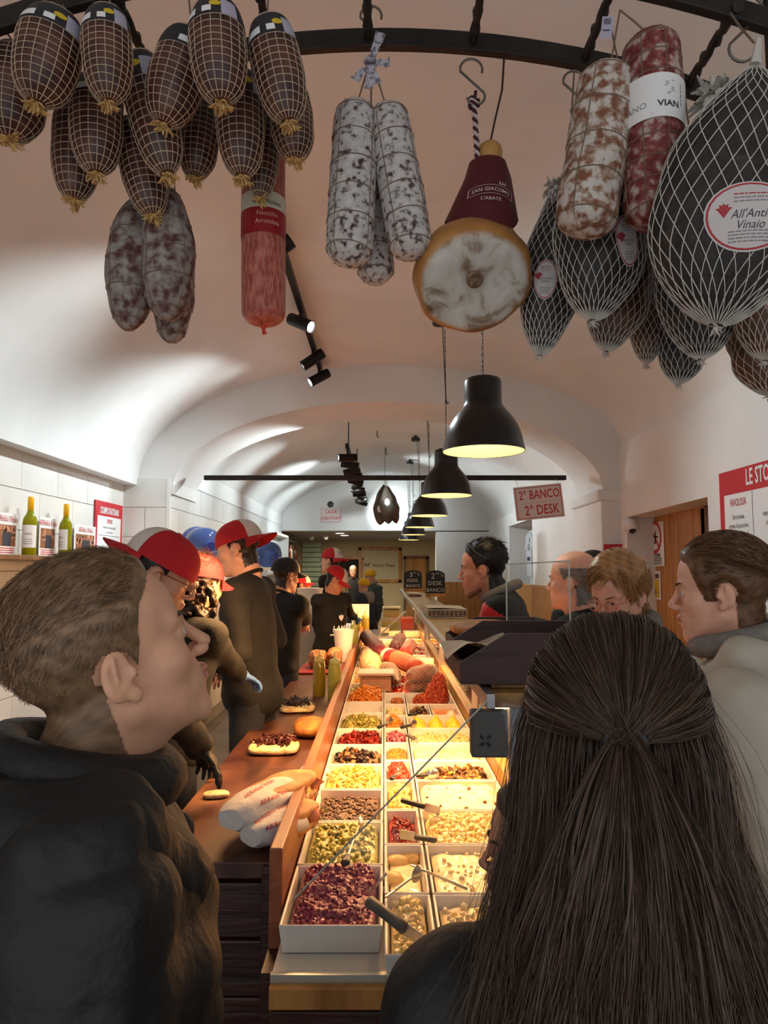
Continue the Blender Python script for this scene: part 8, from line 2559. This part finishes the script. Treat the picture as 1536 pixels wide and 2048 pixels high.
for k, (px, py, lab, w, l, h) in enumerate([(838, 1312, 'white-labelled vacuum pack of meat in the display, left', 0.13, 0.22, 0.09), (856, 1318, 'white-labelled vacuum pack of meat in the display, right', 0.10, 0.20, 0.10), (790, 1262, 'pale boxed cheese near the far glass', 0.14, 0.16, 0.06), (825, 1262, 'long pale cheese block near the far glass', 0.22, 0.20, 0.07), (768, 1255, 'small dark-topped box near the far rail', 0.12, 0.16, 0.07)]):
    q = PZ(px, py, dz + h)
    t = thing('food_pack', lab, 'package', (q.x, q.y, dz), (0, 0, random.uniform(-0.2, 0.2)), group='packs in the far display')
    MB().box((-w / 2, -l / 2, 0), (w / 2, l / 2, h)).obj('pack', pack_m if k < 2 else cream, t, smooth=False, bevel=0.012)
    b = MB(); f = lambda a, q_: Vector((a, q_, h + 0.002)); rect(b, f, -w * 0.3, -l * 0.25, w * 0.3, l * 0.3, 0)
    for j in range(3): scribble(b, lambda a, q_: Vector((a, q_, h + 0.003)), -w * 0.22, w * 0.22, -l * 0.1 + 0.04 * j, 0.012, 1, j)
    b.obj('label', [white_paper, black_print], t)
def tub(label, px, py, w, l, h, z, lid, fill, food_n=None):
    q = PZ(px, py, z)
    t = thing('plastic_tub', label, 'tub', (q.x, q.y, z), group='plastic tubs in the display')
    clear_tub = thin_glass('tub_plastic', (0.92, 0.90, 0.88)) if 'tub_pl' not in MATS else MATS['tub_pl']
    MATS['tub_pl'] = clear_tub
    o = mkobj('tub', tray_mesh(w, l, h), t, bevel=0.006); o.location = (-w / 2, 0, 0)
    o.data.materials[0] = clear_tub
    V, F, _ = heap(w - 0.03, l - 0.03, h * 0.8, 0.01, RNG, 0.004, nx=14, ny=14, mode='flat')
    fo = mkobj('contents', np_mesh('contents', V, F, fill), t); fo.location = (-w / 2 + 0.015, 0.015, 0)
    MB().box((-w / 2 + 0.016, 0.016, 0.012), (w / 2 - 0.016, l - 0.016, h * 0.78)).obj('contents_body', fill, t, smooth=False)
    if lid: MB().box((-w / 2 - 0.006, -0.006, h), (w / 2 + 0.006, l + 0.006, h + 0.018)).obj('lid', lid, t, smooth=False, bevel=0.006)
frost = M('frosted_lid', srgb(226, 196, 176), 0.35, alpha=0.8); glid = M('green_white_lid', srgb(196, 200, 170), 0.4)
tub('clear lidded tub across the left column behind the carrots', 752, 1387, 0.24, 0.22, 0.12, dz, frost, M('pink_frosted_food', srgb(236, 184, 152), 0.5, var=0.15, scale=12))
tub('tall tub of green olives, lower of the stack', 781, 1263, 0.26, 0.30, 0.16, dz, None, psauce)
tub('tub of green olives with pale lid, top of the stack', 783, 1236, 0.25, 0.26, 0.14, dz + 0.165, glid, psauce)
tub('tub of red tomatoes beside the green olives', 815, 1262, 0.21, 0.28, 0.22, dz, None, redp)
# trays and pans filling the far half of the case
far_foods = [('greens', psauce, 'leaf'), ('diced cheese', cream, 'cube'), ('red peppers', redp, 'strip'), ('ham cubes', M('ham_cubes', srgb(222, 130, 104), 0.4), 'cube'), ('olives', M('olives', srgb(96, 96, 36), 0.3), 'ball'), ('mushrooms', mushr2, 'disc'), ('grated cheese', cheesel, 'strip'), ('tomatoes', dtom2, 'leaf'), ('squash', orange, 'cube')]
yy = rowsB[10]
colsF = [(-0.247, -0.003, 'left'), (0.001, 0.20, 'middle'), (0.205, 0.448, 'right')]
for rw in range(9):
    for ci, (xa, xb, side) in enumerate(colsF):
        nm, mt_, shp = far_foods[(rw * 5 + ci * 2) % 9]
        if rw < 3 and ci == 0 and rw > 0: pass
        tray(xa, xb, yy + 0.01, yy + 0.40, f'far tray of {nm}, {side} column, row {["one", "two", "three", "four", "five", "six", "seven", "eight", "nine"][rw]} behind the mince mound',
             dict(name=nm.replace(' ', '_'), label=f'{nm} in the far tray, {side} column, row {["one", "two", "three", "four", "five", "six", "seven", "eight", "nine"][rw]} behind the mince', mats=[mt_, cream], base=0.02, peak=0.03, chips=[(shp, 40, 0.010, 0.02, [0, 0, 0, 1])]))
    yy += 0.41
# box of napkins on the far counter
q = P(752, 1215, 9.6)
t = thing('napkin_box', 'dark napkin box with white tissue on the far bench', 'napkin box', (-0.36, 9.7, BZ + 0.0005))
MB().box((-0.09, 0, 0), (0.09, 0.18, 0.14)).obj('box', M('dark_green_box', srgb(36, 46, 42), 0.5), t, smooth=False, bevel=0.005)
MB().grid(lambda u, v: Vector((-0.07 + 0.14 * u, 0.09 + 0.03 * math.sin(4 * u), 0.138 + 0.09 * v * (0.6 + 0.4 * math.sin(5 * u)))), 10, 4).obj('tissue', white_paper, t)
